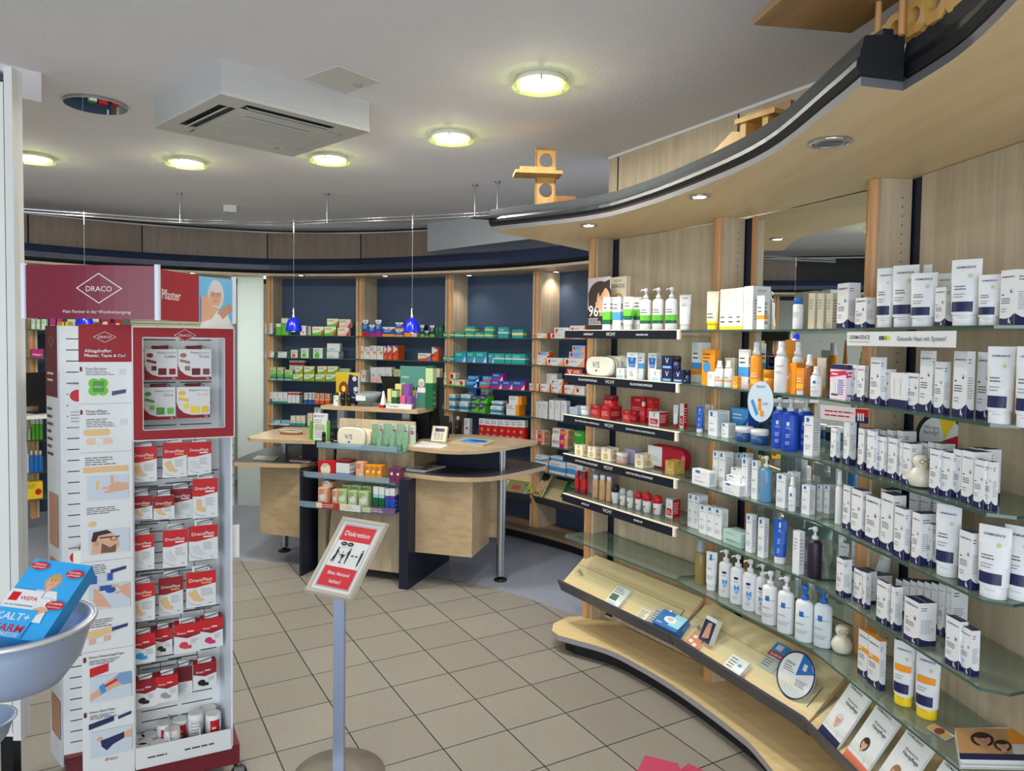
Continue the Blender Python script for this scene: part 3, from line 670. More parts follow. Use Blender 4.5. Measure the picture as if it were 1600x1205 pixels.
b = MB(); f = (-0.735, 4.76); b.prism([dl(f), dl(add(f, U_, 0.068)), dl(add(f, U_, 0.068, V_, 0.70)), dl(add(f, U_, 0, V_, 0.70))], 0.0, 0.735, M_NAVY); b.build('side_panel', rd)
b = MB(); g0 = at_z(641, 735, 0.765); g = (g0.x, g0.y + 0.05); b.prism([dl(g), dl(add(g, U_, 0.02)), dl(add(g, U_, 0.02, V_, 0.4)), dl(add(g, U_, 0, V_, 0.4))], 0.765, 0.916, M_DESK)
b.prism([dl(add(g, U_, 0.10, V_, 0.20)), dl(add(g, U_, 0.60, V_, 0.18)), dl(add(g, U_, 0.60, V_, 0.20)), dl(add(g, U_, 0.10, V_, 0.22))], 0.765, 0.916, M_NAVY); b.build('riser', rd)
# left desk
L1 = (-1.75, 5.4, 0.0)
ld = empty('service_desk', L1, label='left-hand two-level maple service desk beside the white door leaf', cat='desk')
def dm(p): return (p[0] - L1[0], p[1] - L1[1])
top_board(ld, [(387, 682.5), (392, 685), (440, 687.5), (492, 689), (499, 668), (446, 667), (420, 673)], 0.94, 0.024, L1, 'upper_top')
top_board(ld, [(363, 720), (366, 722), (415, 724), (469, 725), (492, 721), (500, 697), (421, 698), (390, 709)], 0.765, 0.030, L1, 'lower_top', M_LOWTOP)
lf = at_z(444.5, 861, 0); c = dm((lf.x, lf.y)); b = MB(); b.tube([(c[0], c[1], 0.035), (c[0], c[1], 0.735)], 0.030, M_STEEL, 20); b.tube([(c[0], c[1], 0.765), (c[0], c[1], 0.916)], 0.026, M_STEEL, 20); b.build('leg', ld)
b = MB(); b.lathe([(0.045, 0), (0.045, 0.010), (0.028, 0.018), (0.012, 0.020), (0.012, 0.036)], M_BLACK, 20, c=(c[0], c[1], 0)); b.build('foot', ld)
a0 = at_z(406.6, 833, 0.225); a1 = at_z(468.5, 840, 0.225); A0 = (a0.x, a0.y); A1 = (a1.x, a1.y); ae = unit(A0, A1); an = (-ae[1], ae[0])
b = MB(); b.prism([dm(A0), dm(A1), dm(add(A1, an, 0.30)), dm(add(A0, an, 0.30))], 0.225, 0.735, M_DESK); b.build('cabinet', ld)
b = MB(); f = isl(0, 0); b.prism([dm(f), dm(add(f, U_, 0.02)), dm(add(f, U_, 0.02, V_, 0.62)), dm(add(f, U_, 0, V_, 0.62))], 0.0, 0.735, M_NAVY); b.build('side_panel', ld)
b = MB(); f = isl(-0.15, 0.25); b.prism([dm(f), dm(add(f, U_, 0.28)), dm(add(f, U_, 0.28, V_, 0.02)), dm(add(f, U_, 0, V_, 0.02))], 0.765, 0.916, M_NAVY); b.build('riser', ld)

# display front between the desks
L2 = (*isl(0.4, 0.15), 0.0); RZI = atan2(U_[1], U_[0])
ds = empty('display_rack', L2, RZI, label='sloping maple display rack with three glass shelves between the desks', cat='display rack')
def box_o(mb, x0, y0, z0, x1, y1, z1, m): return mb.box(x0, y0, z0, x1, y1, z1, m)
b = MB(); vs = [(x, y, z) for x in (-0.265, 0.335) for y, z in ((-0.02, 0.06), (0.145, 1.085), (0.165, 1.08), (0.0, 0.055))]
b.add(vs, [(0, 1, 2, 3), (7, 6, 5, 4), (0, 4, 5, 1), (1, 5, 6, 2), (2, 6, 7, 3), (3, 7, 4, 0)], M_PANEL); b.build('sloping_panel', ds)
b = MB(); b.box(-0.345, -0.005, 0.03, -0.285, 0.20, 0.915, M_PANEL); b.build('side_panel', ds)
b = MB(); b.box(-0.345, 0.17, 0.03, 0.34, 0.19, 1.0, M_BLACK); b.build('back_panel', ds)
DSH = []
for z, yf, x0, x1 in ((0.905, -0.09, -0.30, 0.36), (0.70, -0.13, -0.36, 0.325), (0.50, -0.165, -0.36, 0.325)):
    yb = 0.145 - (1.085 - z) * 0.161 - 0.004
    g = MB(); g.box(x0, yf, z - 0.008, x1, yb, z, M_GLASS); g.box(x0, yf - 0.003, z - 0.008, x1, yf - 0.0004, z, mat((70, 140, 168), 0.2)); g.build('glass_shelf', ds)
    g = MB(); g.box(x0 - (0.03 if z < 0.9 else 0), yf - 0.007, z - 0.002, x1 - 0.04, yf - 0.0035, z + 0.036, clear_mat('pale_blue_acrylic', (206, 226, 240), 0.3)); g.build('label_rail', ds); DSH.append((z, yf, yb))
# shelf over the display rack that carries the tills
o = out_z([(501, 633.5), (575, 637), (652, 641), (674, 637)], 1.167); TOUT = list(o); o2 = [add(o[-1], V_, 0.22), add(o[0], V_, 0.30)]
b = MB(); L3 = (-1.05, 5.3); b.prism([(x - L3[0], y - L3[1]) for x, y in o + o2], -0.028, 0.0, M_DESK); b.build('till_shelf', loc=(*L3, 1.167), label='raised maple till shelf above the sloping display rack', cat='shelf')
sp = MB(); k = on_wall(636, 648, isl(0.5, 0.42), U_); sp.box(-0.03, -0.02, 0.0, 0.03, 0.02, 1.138, M_STEEL); sp.build('shelf_support', loc=(k.x, k.y, 0), rz=RZI, label='grey steel column carrying the raised till shelf', cat='column')
k2 = isl(0.08, 0.42); sp = MB(); sp.box(-0.03, -0.02, 0.0, 0.03, 0.02, 1.138, M_STEEL); sp.build('shelf_support', loc=(*k2, 0), rz=RZI, label='steel column under the left end of the till shelf', cat='column')

# ------------------------------------------------------------------ wooden toys on the canopy
def toy_frame(x, y, P_y):
    return at_y(x, y, P_y)
ty = 3.78
c = at_y(851, 322, ty); zt = c.z
t = empty('wooden_toy_rack', (c.x, c.y, 2.338), 0.10, label='upright wooden toy rack with two round holes on the canopy tip', cat='toy')
kx = ty / FPX
b = MB()
def holed_board(mb, w, h, holes, th, m, z0=0.0, x0=0.0, n=20):
    """upright board in local xz with round holes (x, z, r), one hole per horizontal band"""
    bands = [z0] + [0.5 * (holes[i][1] + holes[i + 1][1]) for i in range(len(holes) - 1)] + [z0 + h]
    for i, (hx, hz, r) in enumerate(holes):
        zl, zh = bands[i], bands[i + 1]; out = []; inn = []
        for k in range(n):
            a = 2 * pi * k / n; dx, dz = cos(a), sin(a); inn.append((hx + r * dx, hz + r * dz))
            s = min((x0 + w - hx) / dx if dx > 1e-6 else 1e9, (x0 - hx) / dx if dx < -1e-6 else 1e9, (zh - hz) / dz if dz > 1e-6 else 1e9, (zl - hz) / dz if dz < -1e-6 else 1e9)
            out.append((hx + s * dx, hz + s * dz))
        vs = [(p[0], 0, p[1]) for p in out + inn] + [(p[0], th, p[1]) for p in out + inn]
        f = []
        for k in range(n):
            k2_ = (k + 1) % n
            f += [(k, k2_, n + k2_, n + k), (2 * n + k2_, 2 * n + k, 3 * n + k, 3 * n + k2_), (n + k, n + k2_, 3 * n + k2_, 3 * n + k), (k2_, k, 2 * n + k, 2 * n + k2_)]
        mb.add(vs, f, m)
    corners = 0
    return mb
# square out the corners lost between rays by backing strips at both edges
wB = 32 * kx; hB = 97 * kx
holed_board(b, wB, hB, [(wB * 0.52, hB * 0.33, 0.036), (wB * 0.52, hB * 0.80, 0.036)], 0.018, M_TOY, x0=0)
b.box(0, 0, 0, 0.008, 0.018, hB, M_TOY); b.box(wB - 0.008, 0, 0, wB, 0.018, hB, M_TOY); b.box(0, 0, hB - 0.012, wB, 0.018, hB, M_TOY)
b.build('upright', t).location = (-0.05, 0, 0)
b = MB(); b.box(-0.165, -0.10, hB * 0.53, 0.075, 0.03, hB * 0.53 + 0.016, M_TOY); b.box(-0.14, -0.09, hB * 0.53 + 0.016, 0.04, -0.07, hB * 0.53 + 0.034, M_TOY); b.box(-0.10, -0.01, hB * 0.53 + 0.016, 0.07, 0.012, hB * 0.53 + 0.036, M_TOY); b.build('shelf_plank', t)
b = MB(); b.box(0.065, 0.02, 0.0, 0.165, 0.06, 0.085, wood('reddish_pine', (150, 92, 44), (184, 122, 66))); b.build('block', t)
c = at_y(1150, 215, 2.75); kx = 2.75 / FPX
t = empty('wooden_toy_ramp', (c.x, c.y, 2.338), -1.02, label='wooden toy ramp with window-shaped block on the middle of canopy', cat='toy')
b = MB(); b.add([(x, y, z) for y in (0, 0.03) for x, z in ((-0.24, 0), (0.02, 0), (0.02, 0.12), (-0.02, 0.13))], [(0, 1, 2, 3), (7, 6, 5, 4), (0, 4, 5, 1), (1, 5, 6, 2), (2, 6, 7, 3), (3, 7, 4, 0)], M_TOY); b.build('ramp', t)
b = MB(); b.box(0.02, 0, 0.0, 0.045, 0.05, 0.15, M_TOY); b.box(0.12, 0, 0.0, 0.145, 0.05, 0.15, M_TOY); b.box(0.0, -0.01, 0.15, 0.18, 0.06, 0.168, M_TOY); b.box(0.045, 0, 0.0, 0.12, 0.05, 0.03, M_TOY); b.build('window_block', t)
b = MB(); b.box(0.0, 0.05, 0.02, 0.20, 0.07, 0.20, wood('dark_pine', (130, 92, 50), (160, 118, 70))); b.build('back_board', t)
c = at_z(1330, 84, 2.345); c.x += 0.05; c.y += 0.02
t = empty('wooden_marble_run', (c.x, c.y, 2.338), -1.42, label='large wooden toy with perforated board, dowels and plank above the canopy notch', cat='toy')
b = MB(); holes = [(0.05 + 0.085 * k, 0) for k in range(7)]
Lh = 0.62
vsn = 16
for k in range(7):     # rows of holes along x: build band per hole in a turned frame
    x0, x1 = 0.06 * k, 0.06 * (k + 1); hx = (x0 + x1) / 2; hz = 0.030 + 0.004 * k; r = 0.019; zt_ = 0.06 + 0.010 * k; out = []; inn = []
    for j in range(vsn):
        a = 2 * pi * j / vsn + pi / 4; dx, dz = cos(a), sin(a)
        s = min((x1 - hx) / dx if dx > 1e-6 else 1e9, (x0 - hx) / dx if dx < -1e-6 else 1e9, (zt_ - hz) / dz if dz > 1e-6 else 1e9, (0 - hz) / dz if dz < -1e-6 else 1e9)
        out.append((hx + s * dx, hz + s * dz)); inn.append((hx + r * dx, hz + r * dz))
    vs = [(p[0], 0, p[1]) for p in out + inn] + [(p[0], 0.02, p[1]) for p in out + inn]; f = []; n = vsn
    for j in range(n):
        j2 = (j + 1) % n; f += [(j, j2, n + j2, n + j), (2 * n + j2, 2 * n + j, 3 * n + j, 3 * n + j2), (n + j, n + j2, 3 * n + j2, 3 * n + j), (j2, j, 2 * n + j, 2 * n + j2)]
    b.add(vs, f, M_TOY)
b.build('perforated_board', t)
b = MB(); b.box(-0.10, -0.24, 0.105, 0.5, 0.02, 0.122, wood('old_pine', (128, 92, 52), (164, 124, 74), axis='X')); b.build('plank', t)
for k in (0.06, 0.14): b = MB(); b.tube([(k, -0.02, 0.0), (k, -0.02, 0.106)], 0.007, M_POST, 8); b.build('dowel', t)
b = MB(); b.box(0.03, -0.035, 0.0, 0.10, -0.01, 0.030, M_NAVY); b.build('base_block', t)

# ------------------------------------------------------------------ burgundy plaster display stand
M_BURG = mat((146, 20, 30), 0.62); M_BURG2 = mat((106, 20, 32), 0.62); M_RED = mat((196, 22, 28), 0.55); M_PAPER = mat((218, 218, 216), 0.5, mott=0.01)
M_INK = mat((70, 70, 74), 0.6, mott=0); M_LINE = mat((150, 150, 152), 0.6, mott=0); M_SKIN = mat((214, 164, 134), 0.6); M_SKIN2 = mat((196, 142, 112), 0.6)
M_BAND = mat((222, 184, 128), 0.6); M_GREEN = mat((104, 184, 34), 0.45); M_GREEN2 = mat((62, 140, 26), 0.45); M_PALE = mat((196, 204, 212), 0.5); M_DBLUE = mat((36, 52, 104), 0.4)
M_HAIR = mat((46, 34, 28), 0.6); M_GREYH = mat((206, 204, 202), 0.7); M_SKY = mat((110, 184, 228), 0.5); M_TEAL = mat((24, 146, 142), 0.4); M_CYAN = mat((40, 150, 210), 0.4)
def diamond(F, cu, cv, w, h, m, txt='DRACO', asp=1.0):
    """outlined rhombus with the name inside; sizes in fractions of width/height"""
    o = [(cu - w, cv), (cu, cv + h), (cu + w, cv), (cu, cv - h)]; k = 0.93
    for i in range(4):
        a, b = o[i], o[(i + 1) % 4]; c = (cu + (b[0] - cu) * k, cv + (b[1] - cv) * k); d = (cu + (a[0] - cu) * k, cv + (a[1] - cv) * k)
        for q in range(8):
            g = lambda A, B, t: (A[0] + (B[0] - A[0]) * t, A[1] + (B[1] - A[1]) * t)
            F.poly([g(a, b, q / 8), g(a, b, (q + 1) / 8), g(d, c, (q + 1) / 8), g(d, c, q / 8)], m); F.e -= F.step
    if txt: F.text(txt, cu - w * 0.56, cu + w * 0.56, cv - h * 0.20, m)
def portrait(F, cu, cv, s, asp, skin, hair, glasses=False, beard=False, long_hair=True, top=None, smile=True):
    """front-facing head; s = head height as a fraction of width, asp = w/h"""
    sv = s * asp
    if long_hair: F.ell(cu, cv + 0.02 * sv, s * 0.46, s * 0.60, hair)
    if top: F.poly([(cu - s * 0.95, cv - sv * 1.3), (cu - s * 0.6, cv - sv * 0.62), (cu + s * 0.6, cv - sv * 0.62), (cu + s * 0.95, cv - sv * 1.3)], top)
    F.poly([(cu - s * 0.14, cv - sv * 0.7), (cu - s * 0.14, cv - sv * 0.3), (cu + s * 0.14, cv - sv * 0.3), (cu + s * 0.14, cv - sv * 0.7)], skin)
    F.ell(cu, cv, s * 0.33, s * 0.44, skin)
    F.ell(cu, cv + sv * 0.30, s * 0.34, s * 0.20, hair)
    for q in (-1, 1):
        F.ell(cu + q * s * 0.13, cv + sv * 0.05, s * 0.045, s * 0.022, M_HAIR, 8)
        F.rect(cu + q * s * 0.13 - s * 0.07, cv + sv * 0.11, cu + q * s * 0.13 + s * 0.07, cv + sv * 0.13, M_HAIR)
    F.poly([(cu - s * 0.03, cv - sv * 0.07), (cu + s * 0.03, cv - sv * 0.07), (cu, cv + sv * 0.04)], M_SKIN2)
    if beard: F.ell(cu, cv - sv * 0.24, s * 0.24, s * 0.16, hair)
    F.ell(cu, cv - sv * 0.19, s * 0.12, s * 0.045, M_RED if not beard else M_SKIN2, 12)
    if smile: F.ell(cu, cv - sv * 0.185, s * 0.095, s * 0.022, M_PAPER, 10)
    if glasses:
        for q in (-1, 1):
            F.ell(cu + q * s * 0.14, cv + sv * 0.045, s * 0.105, s * 0.08, M_SKIN2, 12); F.ell(cu + q * s * 0.14, cv + sv * 0.045, s * 0.088, s * 0.065, skin, 12); F.ell(cu + q * s * 0.14, cv + sv * 0.05, s * 0.04, s * 0.02, M_HAIR, 8)

SA = (-1.431, 2.39); SRZ = atan2(0.447, 0.895); SE = (0.895, 0.447); SB = (-0.447, 0.895)
st = empty('plaster_display_stand', (*SA, 0), SRZ, label='tall white and burgundy plaster display stand on castors at the left', cat='display stand')
# information panel with printed pictures
b = MB(); PW, PZ0, PZ1 = 0.155, 0.10, 1.705; b.box(0, -0.008, PZ0, PW, 0, PZ1, M_PAPER)
F = flat_face(b, PW, PZ1 - PZ0, (0, -0.008, PZ0), (1, 0, 0), (0, 0, 1), step=0.00004)
def vy(y): return (1.677 - (y - 519.7) * 2.42 / FPX - PZ0) / (PZ1 - PZ0)
def ux(x): return (x - 122) / 83.0
F.rect(0, vy(565), 1, 1, M_BURG); diamond(F, 0.49, vy(526), 0.22, 0.0115, M_PAPER)
F.text('Alltagshelfer:', 0.11, 0.62, vy(550), M_PAPER, True); F.text('Pflaster, Tapes & Co.!', 0.11, 0.88, vy(557), M_PAPER, True)
for y, t in ((576, 'DracoEmotion'), (643, 'DracoPlast')):
    F.rect(0.02, vy(y + 3.5), 0.065, vy(y - 3.5), M_BURG2); F.text(t, 0.13, 0.52, vy(y + 1), M_INK, True)
for y, t in ((882, 'Draco KinesiologieTape'), (1118 - 0, 'Draco SportTape')) : pass
def clover(F, cu, cv, s, m, asp=1.0):
    for a in (45, 135, 225, 315): F.ell(cu + s * 0.5 * cos(radians(a)), cv + s * 0.5 * sin(radians(a)) * asp, s * 0.46, s * 0.46, m, 14)
    F.ell(cu, cv, s * 0.5, s * 0.5, m)
AS = PW / (PZ1 - PZ0)
F.micro(0.13, vy(586), 0.66, vy(578), 3, M_INK); F.rect(0.76, vy(584.5), 0.89, vy(575.5), M_PALE)
clover(F, 0.36, vy(604), 0.23, M_GREEN, AS); F.rect(0.26, vy(612), 0.47, vy(595), M_GREEN2); F.text('#Glück', 0.28, 0.45, vy(605), M_PAPER)
F.poly([(0.61, vy(618)), (0.88, vy(614)), (0.89, vy(608)), (0.62, vy(611))], M_DBLUE); pass
F.rect(0, vy(630.5), 1, vy(630), M_LINE)
F.micro(0.13, vy(648), 0.8, vy(644.5), 1, M_INK); F.micro(0.13, vy(667), 0.7, vy(653), 5, M_INK, 3); F.rect(0.77, vy(664), 0.9, vy(655), M_PALE)
def plaster_strip(u0, u1, y, s, m, pad=None):
    F.rect(u0 + s / 2, vy(y + 5), u1 - s / 2, vy(y - 5), m); r = 5 * 2.42 / FPX / PW
    F.ell(u0 + s / 2, vy(y), r, r, m); F.ell(u1 - s / 2, vy(y), r, r, m)
    if pad: F.rect((u0 + u1) / 2 - 0.07, vy(y + 4.4), (u0 + u1) / 2 + 0.07, vy(y - 4.4), pad)
plaster_strip(0.09, 0.56, 675, 0.1, M_BAND); plaster_strip(0.14, 0.60, 689, 0.1, mat((224, 190, 160), 0.6), M_PAPER)
F.rect(0, vy(706.5), 1, vy(706), M_LINE)
F.micro(0.1, vy(727), 0.75, vy(713), 4, M_INK, 5); F.rect(0.06, vy(738), 0.92, vy(729), M_BAND)
F.rect(0.13, vy(782), 0.92, vy(743), M_PALE)
def hand(F, pts_palm, fingers, m):
    F.poly(pts_palm, m)
    for (a, c, r) in fingers:
        e_ = (c[0] - a[0], (c[1] - a[1]) / AS); l_ = hypot(*e_) or 1; nx, ny = -e_[1] / l_ * r, e_[0] / l_ * r * AS
        F.poly([(a[0] - nx, a[1] - ny), (c[0] - nx, c[1] - ny), (c[0] + nx, c[1] + ny), (a[0] + nx, a[1] + ny)], m); F.ell(c[0], c[1], r, r, m, 10)
hand(F, [(0.55, vy(771)), (0.92, vy(768)), (0.92, vy(757)), (0.7, vy(754)), (0.55, vy(760))], [((0.62, vy(760)), (0.60, vy(746)), 0.035), ((0.56, vy(764)), (0.44, vy(763)), 0.025), ((0.58, vy(768)), (0.48, vy(770)), 0.025)], M_SKIN)
F.rect(0.30, vy(765), 0.36, vy(751), M_BAND)
F.micro(0.12, vy(804), 0.8, vy(792), 4, M_INK, 7); F.ell(0.22, vy(819), 0.075, 0.06, M_BAND)
F.rect(0.15, vy(867), 0.93, vy(829), M_PALE)
F.poly([(0.2, vy(867)), (0.22, vy(838)), (0.42, vy(832)), (0.62, vy(836)), (0.72, vy(846)), (0.75, vy(856)), (0.66, vy(867))], M_SKIN); F.poly([(0.2, vy(846)), (0.24, vy(832)), (0.5, vy(829.5)), (0.60, vy(835)), (0.34, vy(838)), (0.28, vy(848))], M_HAIR)
F.poly([(0.38, vy(866)), (0.40, vy(850)), (0.55, vy(858)), (0.68, vy(853)), (0.66, vy(866))], mat((112, 82, 66), 0.6)); F.ell(0.30, vy(850), 0.045, 0.06, M_SKIN2); F.rect(0.36, vy(842.5), 0.74, vy(840.5), M_BLACK); F.ell(0.63, vy(844), 0.07, 0.05, M_BLACK); F.ell(0.63, vy(844), 0.052, 0.036, M_SKIN)
F.rect(0, vy(878.5), 1, vy(878), M_LINE)
F.micro(0.12, vy(899), 0.62, vy(883), 5, M_INK, 9); F.poly([(0.56, vy(900)), (0.86, vy(895)), (0.86, vy(890)), (0.56, vy(894))], M_DBLUE)
F.rect(0.15, vy(914), 0.30, vy(901), mat((40, 84, 170), 0.5)); F.rect(0.32, vy(914), 0.48, vy(900), M_PALE); F.rect(0.50, vy(911), 0.6, vy(899), mat((40, 84, 170), 0.5))
F.rect(0.15, vy(956), 0.94, vy(916), M_PALE); F.rect(0.34, vy(926), 0.62, vy(918), mat((36, 76, 150), 0.5)); F.ell(0.56, vy(926), 0.10, 0.07, mat((36, 76, 150), 0.5))
hand(F, [(0.22, vy(940)), (0.30, vy(950)), (0.58, vy(954)), (0.40, vy(932)), (0.30, vy(926))], [((0.28, vy(930)), (0.34, vy(921)), 0.025), ((0.26, vy(934)), (0.26, vy(923)), 0.025)], M_SKIN)
hand(F, [(0.70, vy(922)), (0.93, vy(918)), (0.93, vy(944)), (0.80, vy(936))], [((0.72, vy(921)), (0.60, vy(920)), 0.026), ((0.76, vy(930)), (0.66, vy(932)), 0.026)], M_SKIN)
F.micro(0.12, vy(984), 0.6, vy(970), 4, M_INK, 11); F.poly([(0.56, vy(993)), (0.88, vy(988)), (0.88, vy(983)), (0.56, vy(987))], M_DBLUE)
F.poly([(0.10, vy(1000)), (0.58, vy(995)), (0.58, vy(985)), (0.10, vy(989))], M_BAND); F.poly([(0.14, vy(1010)), (0.54, vy(1006)), (0.54, vy(998)), (0.14, vy(1001))], mat((216, 170, 150), 0.6)); F.poly([(0.28, vy(1009)), (0.42, vy(1007)), (0.42, vy(999)), (0.28, vy(1000.5))], M_PAPER)
F.rect(0, vy(1021.5), 1, vy(1021), M_LINE)
for y, t, c, yy in ((1032, 'Draco KinesiologieTape', M_RED, 1052), (1120, 'Draco SportTape', M_DBLUE, 1140)):
    F.rect(0.03, vy(y + 5), 0.08, vy(y - 3), M_BURG2); F.text(t, 0.14, 0.80 if y < 1100 else 0.62, vy(y), M_INK, True, slope=0.0)
    F.micro(0.14, vy(y + 11), 0.8, vy(y + 3), 3, M_INK, y)
F.poly([(0.15, vy(1062)), (0.50, vy(1056)), (0.50, vy(1043)), (0.15, vy(1048))], M_RED); F.poly([(0.12, vy(1146)), (0.60, vy(1138)), (0.60, vy(1130)), (0.12, vy(1137))], mat((30, 40, 84), 0.5)); F.poly([(0.68, vy(1137)), (0.94, vy(1132)), (0.94, vy(1127)), (0.68, vy(1132))], M_DBLUE)
F.rect(0.15, vy(1103), 0.95, vy(1062), M_PALE)
F.poly([(0.15, vy(1100)), (0.15, vy(1090)), (0.48, vy(1073)), (0.72, vy(1062)), (0.95, vy(1062)), (0.95, vy(1080)), (0.62, vy(1084)), (0.4, vy(1092))], M_SKIN)
F.poly([(0.6, vy(1070)), (0.72, vy(1062)), (0.95, vy(1062)), (0.95, vy(1082)), (0.78, vy(1082))], mat((120, 150, 190), 0.6)); F.poly([(0.36, vy(1092)), (0.46, vy(1088)), (0.42, vy(1074)), (0.32, vy(1078))], M_CYAN); F.poly([(0.42, vy(1082)), (0.68, vy(1074)), (0.66, vy(1070)), (0.44, vy(1077))], M_RED)
F.rect(0.15, vy(1192), 0.95, vy(1150), M_PALE)
F.poly([(0.95, vy(1156)), (0.78, vy(1160)), (0.78, vy(1168)), (0.95, vy(1170))], M_SKIN); F.poly([(0.80, vy(1159)), (0.80, vy(1169)), (0.58, vy(1176)), (0.46, vy(1184)), (0.36, vy(1176)), (0.34, vy(1166)), (0.5, vy(1164))], mat((34, 38, 84), 0.5)); F.ell(0.33, vy(1163), 0.06, 0.05, M_SKIN)
F.text('draco', 0.42, 0.66, vy(1201), M_BURG)
b.build('information_panel', st)
# slatted walls, side walls, tray, base
def slat_wall(name, x0, y0, x1, y1, z0, z1):
    b = MB(); W = hypot(x1 - x0, y1 - y0); ux_, uy_ = (x1 - x0) / W, (y1 - y0) / W
    P = lambda s, t, z: (x0 + ux_ * s - uy_ * t, y0 + uy_ * s + ux_ * t, z)
    b.box(0, 0, z0, W, 0.004, z1, M_WHITE, tf=lambda p: P(*p))
    z = z0 + 0.04; k = 0
    while z < z1 - 0.02:
        for s0, s1 in ((0.02, W * 0.48), (W * 0.53, W - 0.03)):
            b.add([P(s0, -0.0006, z), P(s1, -0.0006, z), P(s1, -0.0006, z + 0.0035), P(s0, -0.0006, z + 0.0035)], [(0, 1, 2, 3)], M_BLACK)
        z += 0.039; k += 1
    return b.build(name, st)
slat_wall('slatted_wall', 0.155, 0.15, 0.445, 0.15, 0.17, 1.70)
slat_wall('slatted_wall', -0.072, 0.185, 0.15, 0.185, 0.17, 1.70)
b = MB(); M_SIDE = mat((222, 226, 234), 0.35)
b.prism([(0.468, -0.004), (0.474, -0.004), (0.446, 0.155), (0.440, 0.155)], 0.17, 1.70, M_SIDE); b.build('side_wall', st)
b = MB(); b.prism([(0.155, -0.002), (0.159, -0.002), (0.159, 0.15), (0.155, 0.15)], 0.17, 1.70, M_SIDE); b.build('side_wall', st)
b = MB(); b.prism([(-0.078, 0.180), (-0.072, 0.185), (-0.120, 0.320), (-0.126, 0.315)], 0.13, 1.70, M_SIDE)
Wp = hypot(0.048, 0.135); F = flat_face(b, Wp, 1.57, (-0.126 + 0.0, 0.315, 0.13), (0.048 / Wp * 1.0, -0.135 / Wp, 0), (0, 0, 1), e0=0.0015)
F.rect(0, 0.84, 1, 1, M_BURG2); diamond(F, 0.5, 0.965, 0.22, 0.012, M_PAPER, None); F.micro(0.15, 0.87, 0.7, 0.90, 2, M_PAPER); F.micro(0.1, 0.70, 0.6, 0.82, 7, M_INK, 4); F.rect(0.2, 0.50, 0.95, 0.62, M_SKIN2); F.rect(0.2, 0.34, 0.95, 0.47, M_SKIN2); F.micro(0.1, 0.25, 0.6, 0.31, 4, M_INK, 5); F.rect(0.2, 0.06, 0.95, 0.15, M_SKIN2)
b.build('side_information_panel', st)
for zt_ in (0.98, 1.06): pass
b = MB(); b.box(0.476, 0.02, 0.86, 0.500, 0.024, 0.98, mat((232, 232, 226), 0.4)); b.build('tab', st)
b = MB(); b.box(-0.022, 0.0, 0.83, 0.0, 0.006, 0.95, mat((232, 228, 210), 0.4)); b.build('tab', st)
b = MB(); b.box(0.157, -0.004, 0.165, 0.472, 0.0, 0.235, M_PAPER); b.box(0.157, -0.004, 0.160, 0.470, 0.15, 0.166, M_PAPER)
F = flat_face(b, 0.31, 0.07, (0.158, -0.004, 0.165), (1, 0, 0), (0, 0, 1)); F.micro(0.12, 0.3, 0.42, 0.55, 1, M_INK); F.micro(0.5, 0.3, 0.95, 0.55, 1, M_INK, 3)
b.build('roll_tray', st)
for x in (0.262, 0.362): b = MB(); b.prism([(x, 0.0), (x + 0.003, 0.0), (x + 0.003, 0.148), (x, 0.148)], 0.167, 0.262, M_PAPER); b.build('divider', st)
b = MB(); b.prism([(-0.05, 0.04), (0.50, 0.02), (0.48, 0.46), (-0.10, 0.46)], 0.085, 0.158, M_BURG2); b.build('base_plate', st)
for x, y in ((0.50, 0.05), (-0.03, 0.07), (0.46, 0.43), (-0.07, 0.43)):
    b = MB(); b.tube([(x, y, 0.085), (x, y, 0.062)], 0.010, M_STEEL, 10); b.box(x - 0.018, y - 0.012, 0.030, x + 0.018, y - 0.009, 0.066, M_STEEL); b.box(x - 0.018, y + 0.009, 0.030, x + 0.018, y + 0.012, 0.066, M_STEEL); b.box(x - 0.018, y - 0.012, 0.058, x + 0.018, y + 0.012, 0.066, M_STEEL)
    wh = MB(); wh.tube([(x, y - 0.0075, 0.0302), (x, y + 0.0075, 0.0302)], 0.030, mat((40, 38, 40), 0.5), 22); wh.tube([(x, y - 0.0085, 0.0302), (x, y + 0.0085, 0.0302)], 0.014, M_STEEL, 14); wh.build('wheel', b.build('castor', st))
# red framed box holding four card packs
Z0, Z1 = 1.318, 1.697
b = MB(); X0, X1, FW = 0.160, 0.474, 0.030
for xa, xb, za, zb_ in ((X0, X0 + FW, Z0, Z1), (X1 - FW, X1, Z0, Z1), (X0 + FW, X1 - FW, Z0, Z0 + 0.034), (X0 + FW, X1 - FW, Z1 - 0.034, Z1)):
    b.box(xa, -0.052, za, xb, -0.048, zb_, M_BURG); 
for za, zb_ in ((Z0 - 0.004, Z0), (Z1, Z1 + 0.004)): b.box(X0 - 0.003, -0.050, za, X1 + 0.003, 0.0, zb_, M_PAPER)
b.box(X0 - 0.004, -0.050, Z0, X0, 0, Z1, M_PAPER); b.box(X1, -0.050, Z0, X1 + 0.004, 0, Z1, M_PAPER)
for xa, xb, za, zb_ in ((X0 + FW - 0.002, X0 + FW, Z0 + 0.034, Z1 - 0.034), (X1 - FW, X1 - FW + 0.002, Z0 + 0.034, Z1 - 0.034), (X0 + FW, X1 - FW, Z0 + 0.032, Z0 + 0.034), (X0 + FW, X1 - FW, Z1 - 0.034, Z1 - 0.032)):
    b.box(xa, -0.0535, za, xb, -0.052, zb_, M_PAPER)
F = flat_face(b, X1 - X0, Z1 - Z0, (X0, -0.053, Z0), (1, 0, 0), (0, 0, 1), e0=0.001)
F.poly([(0.39, 0.935), (0.505, 0.875), (0.62, 0.935), (0.505, 0.995)], M_BURG); diamond(F, 0.505, 0.935, 0.11, 0.055, M_PAPER)
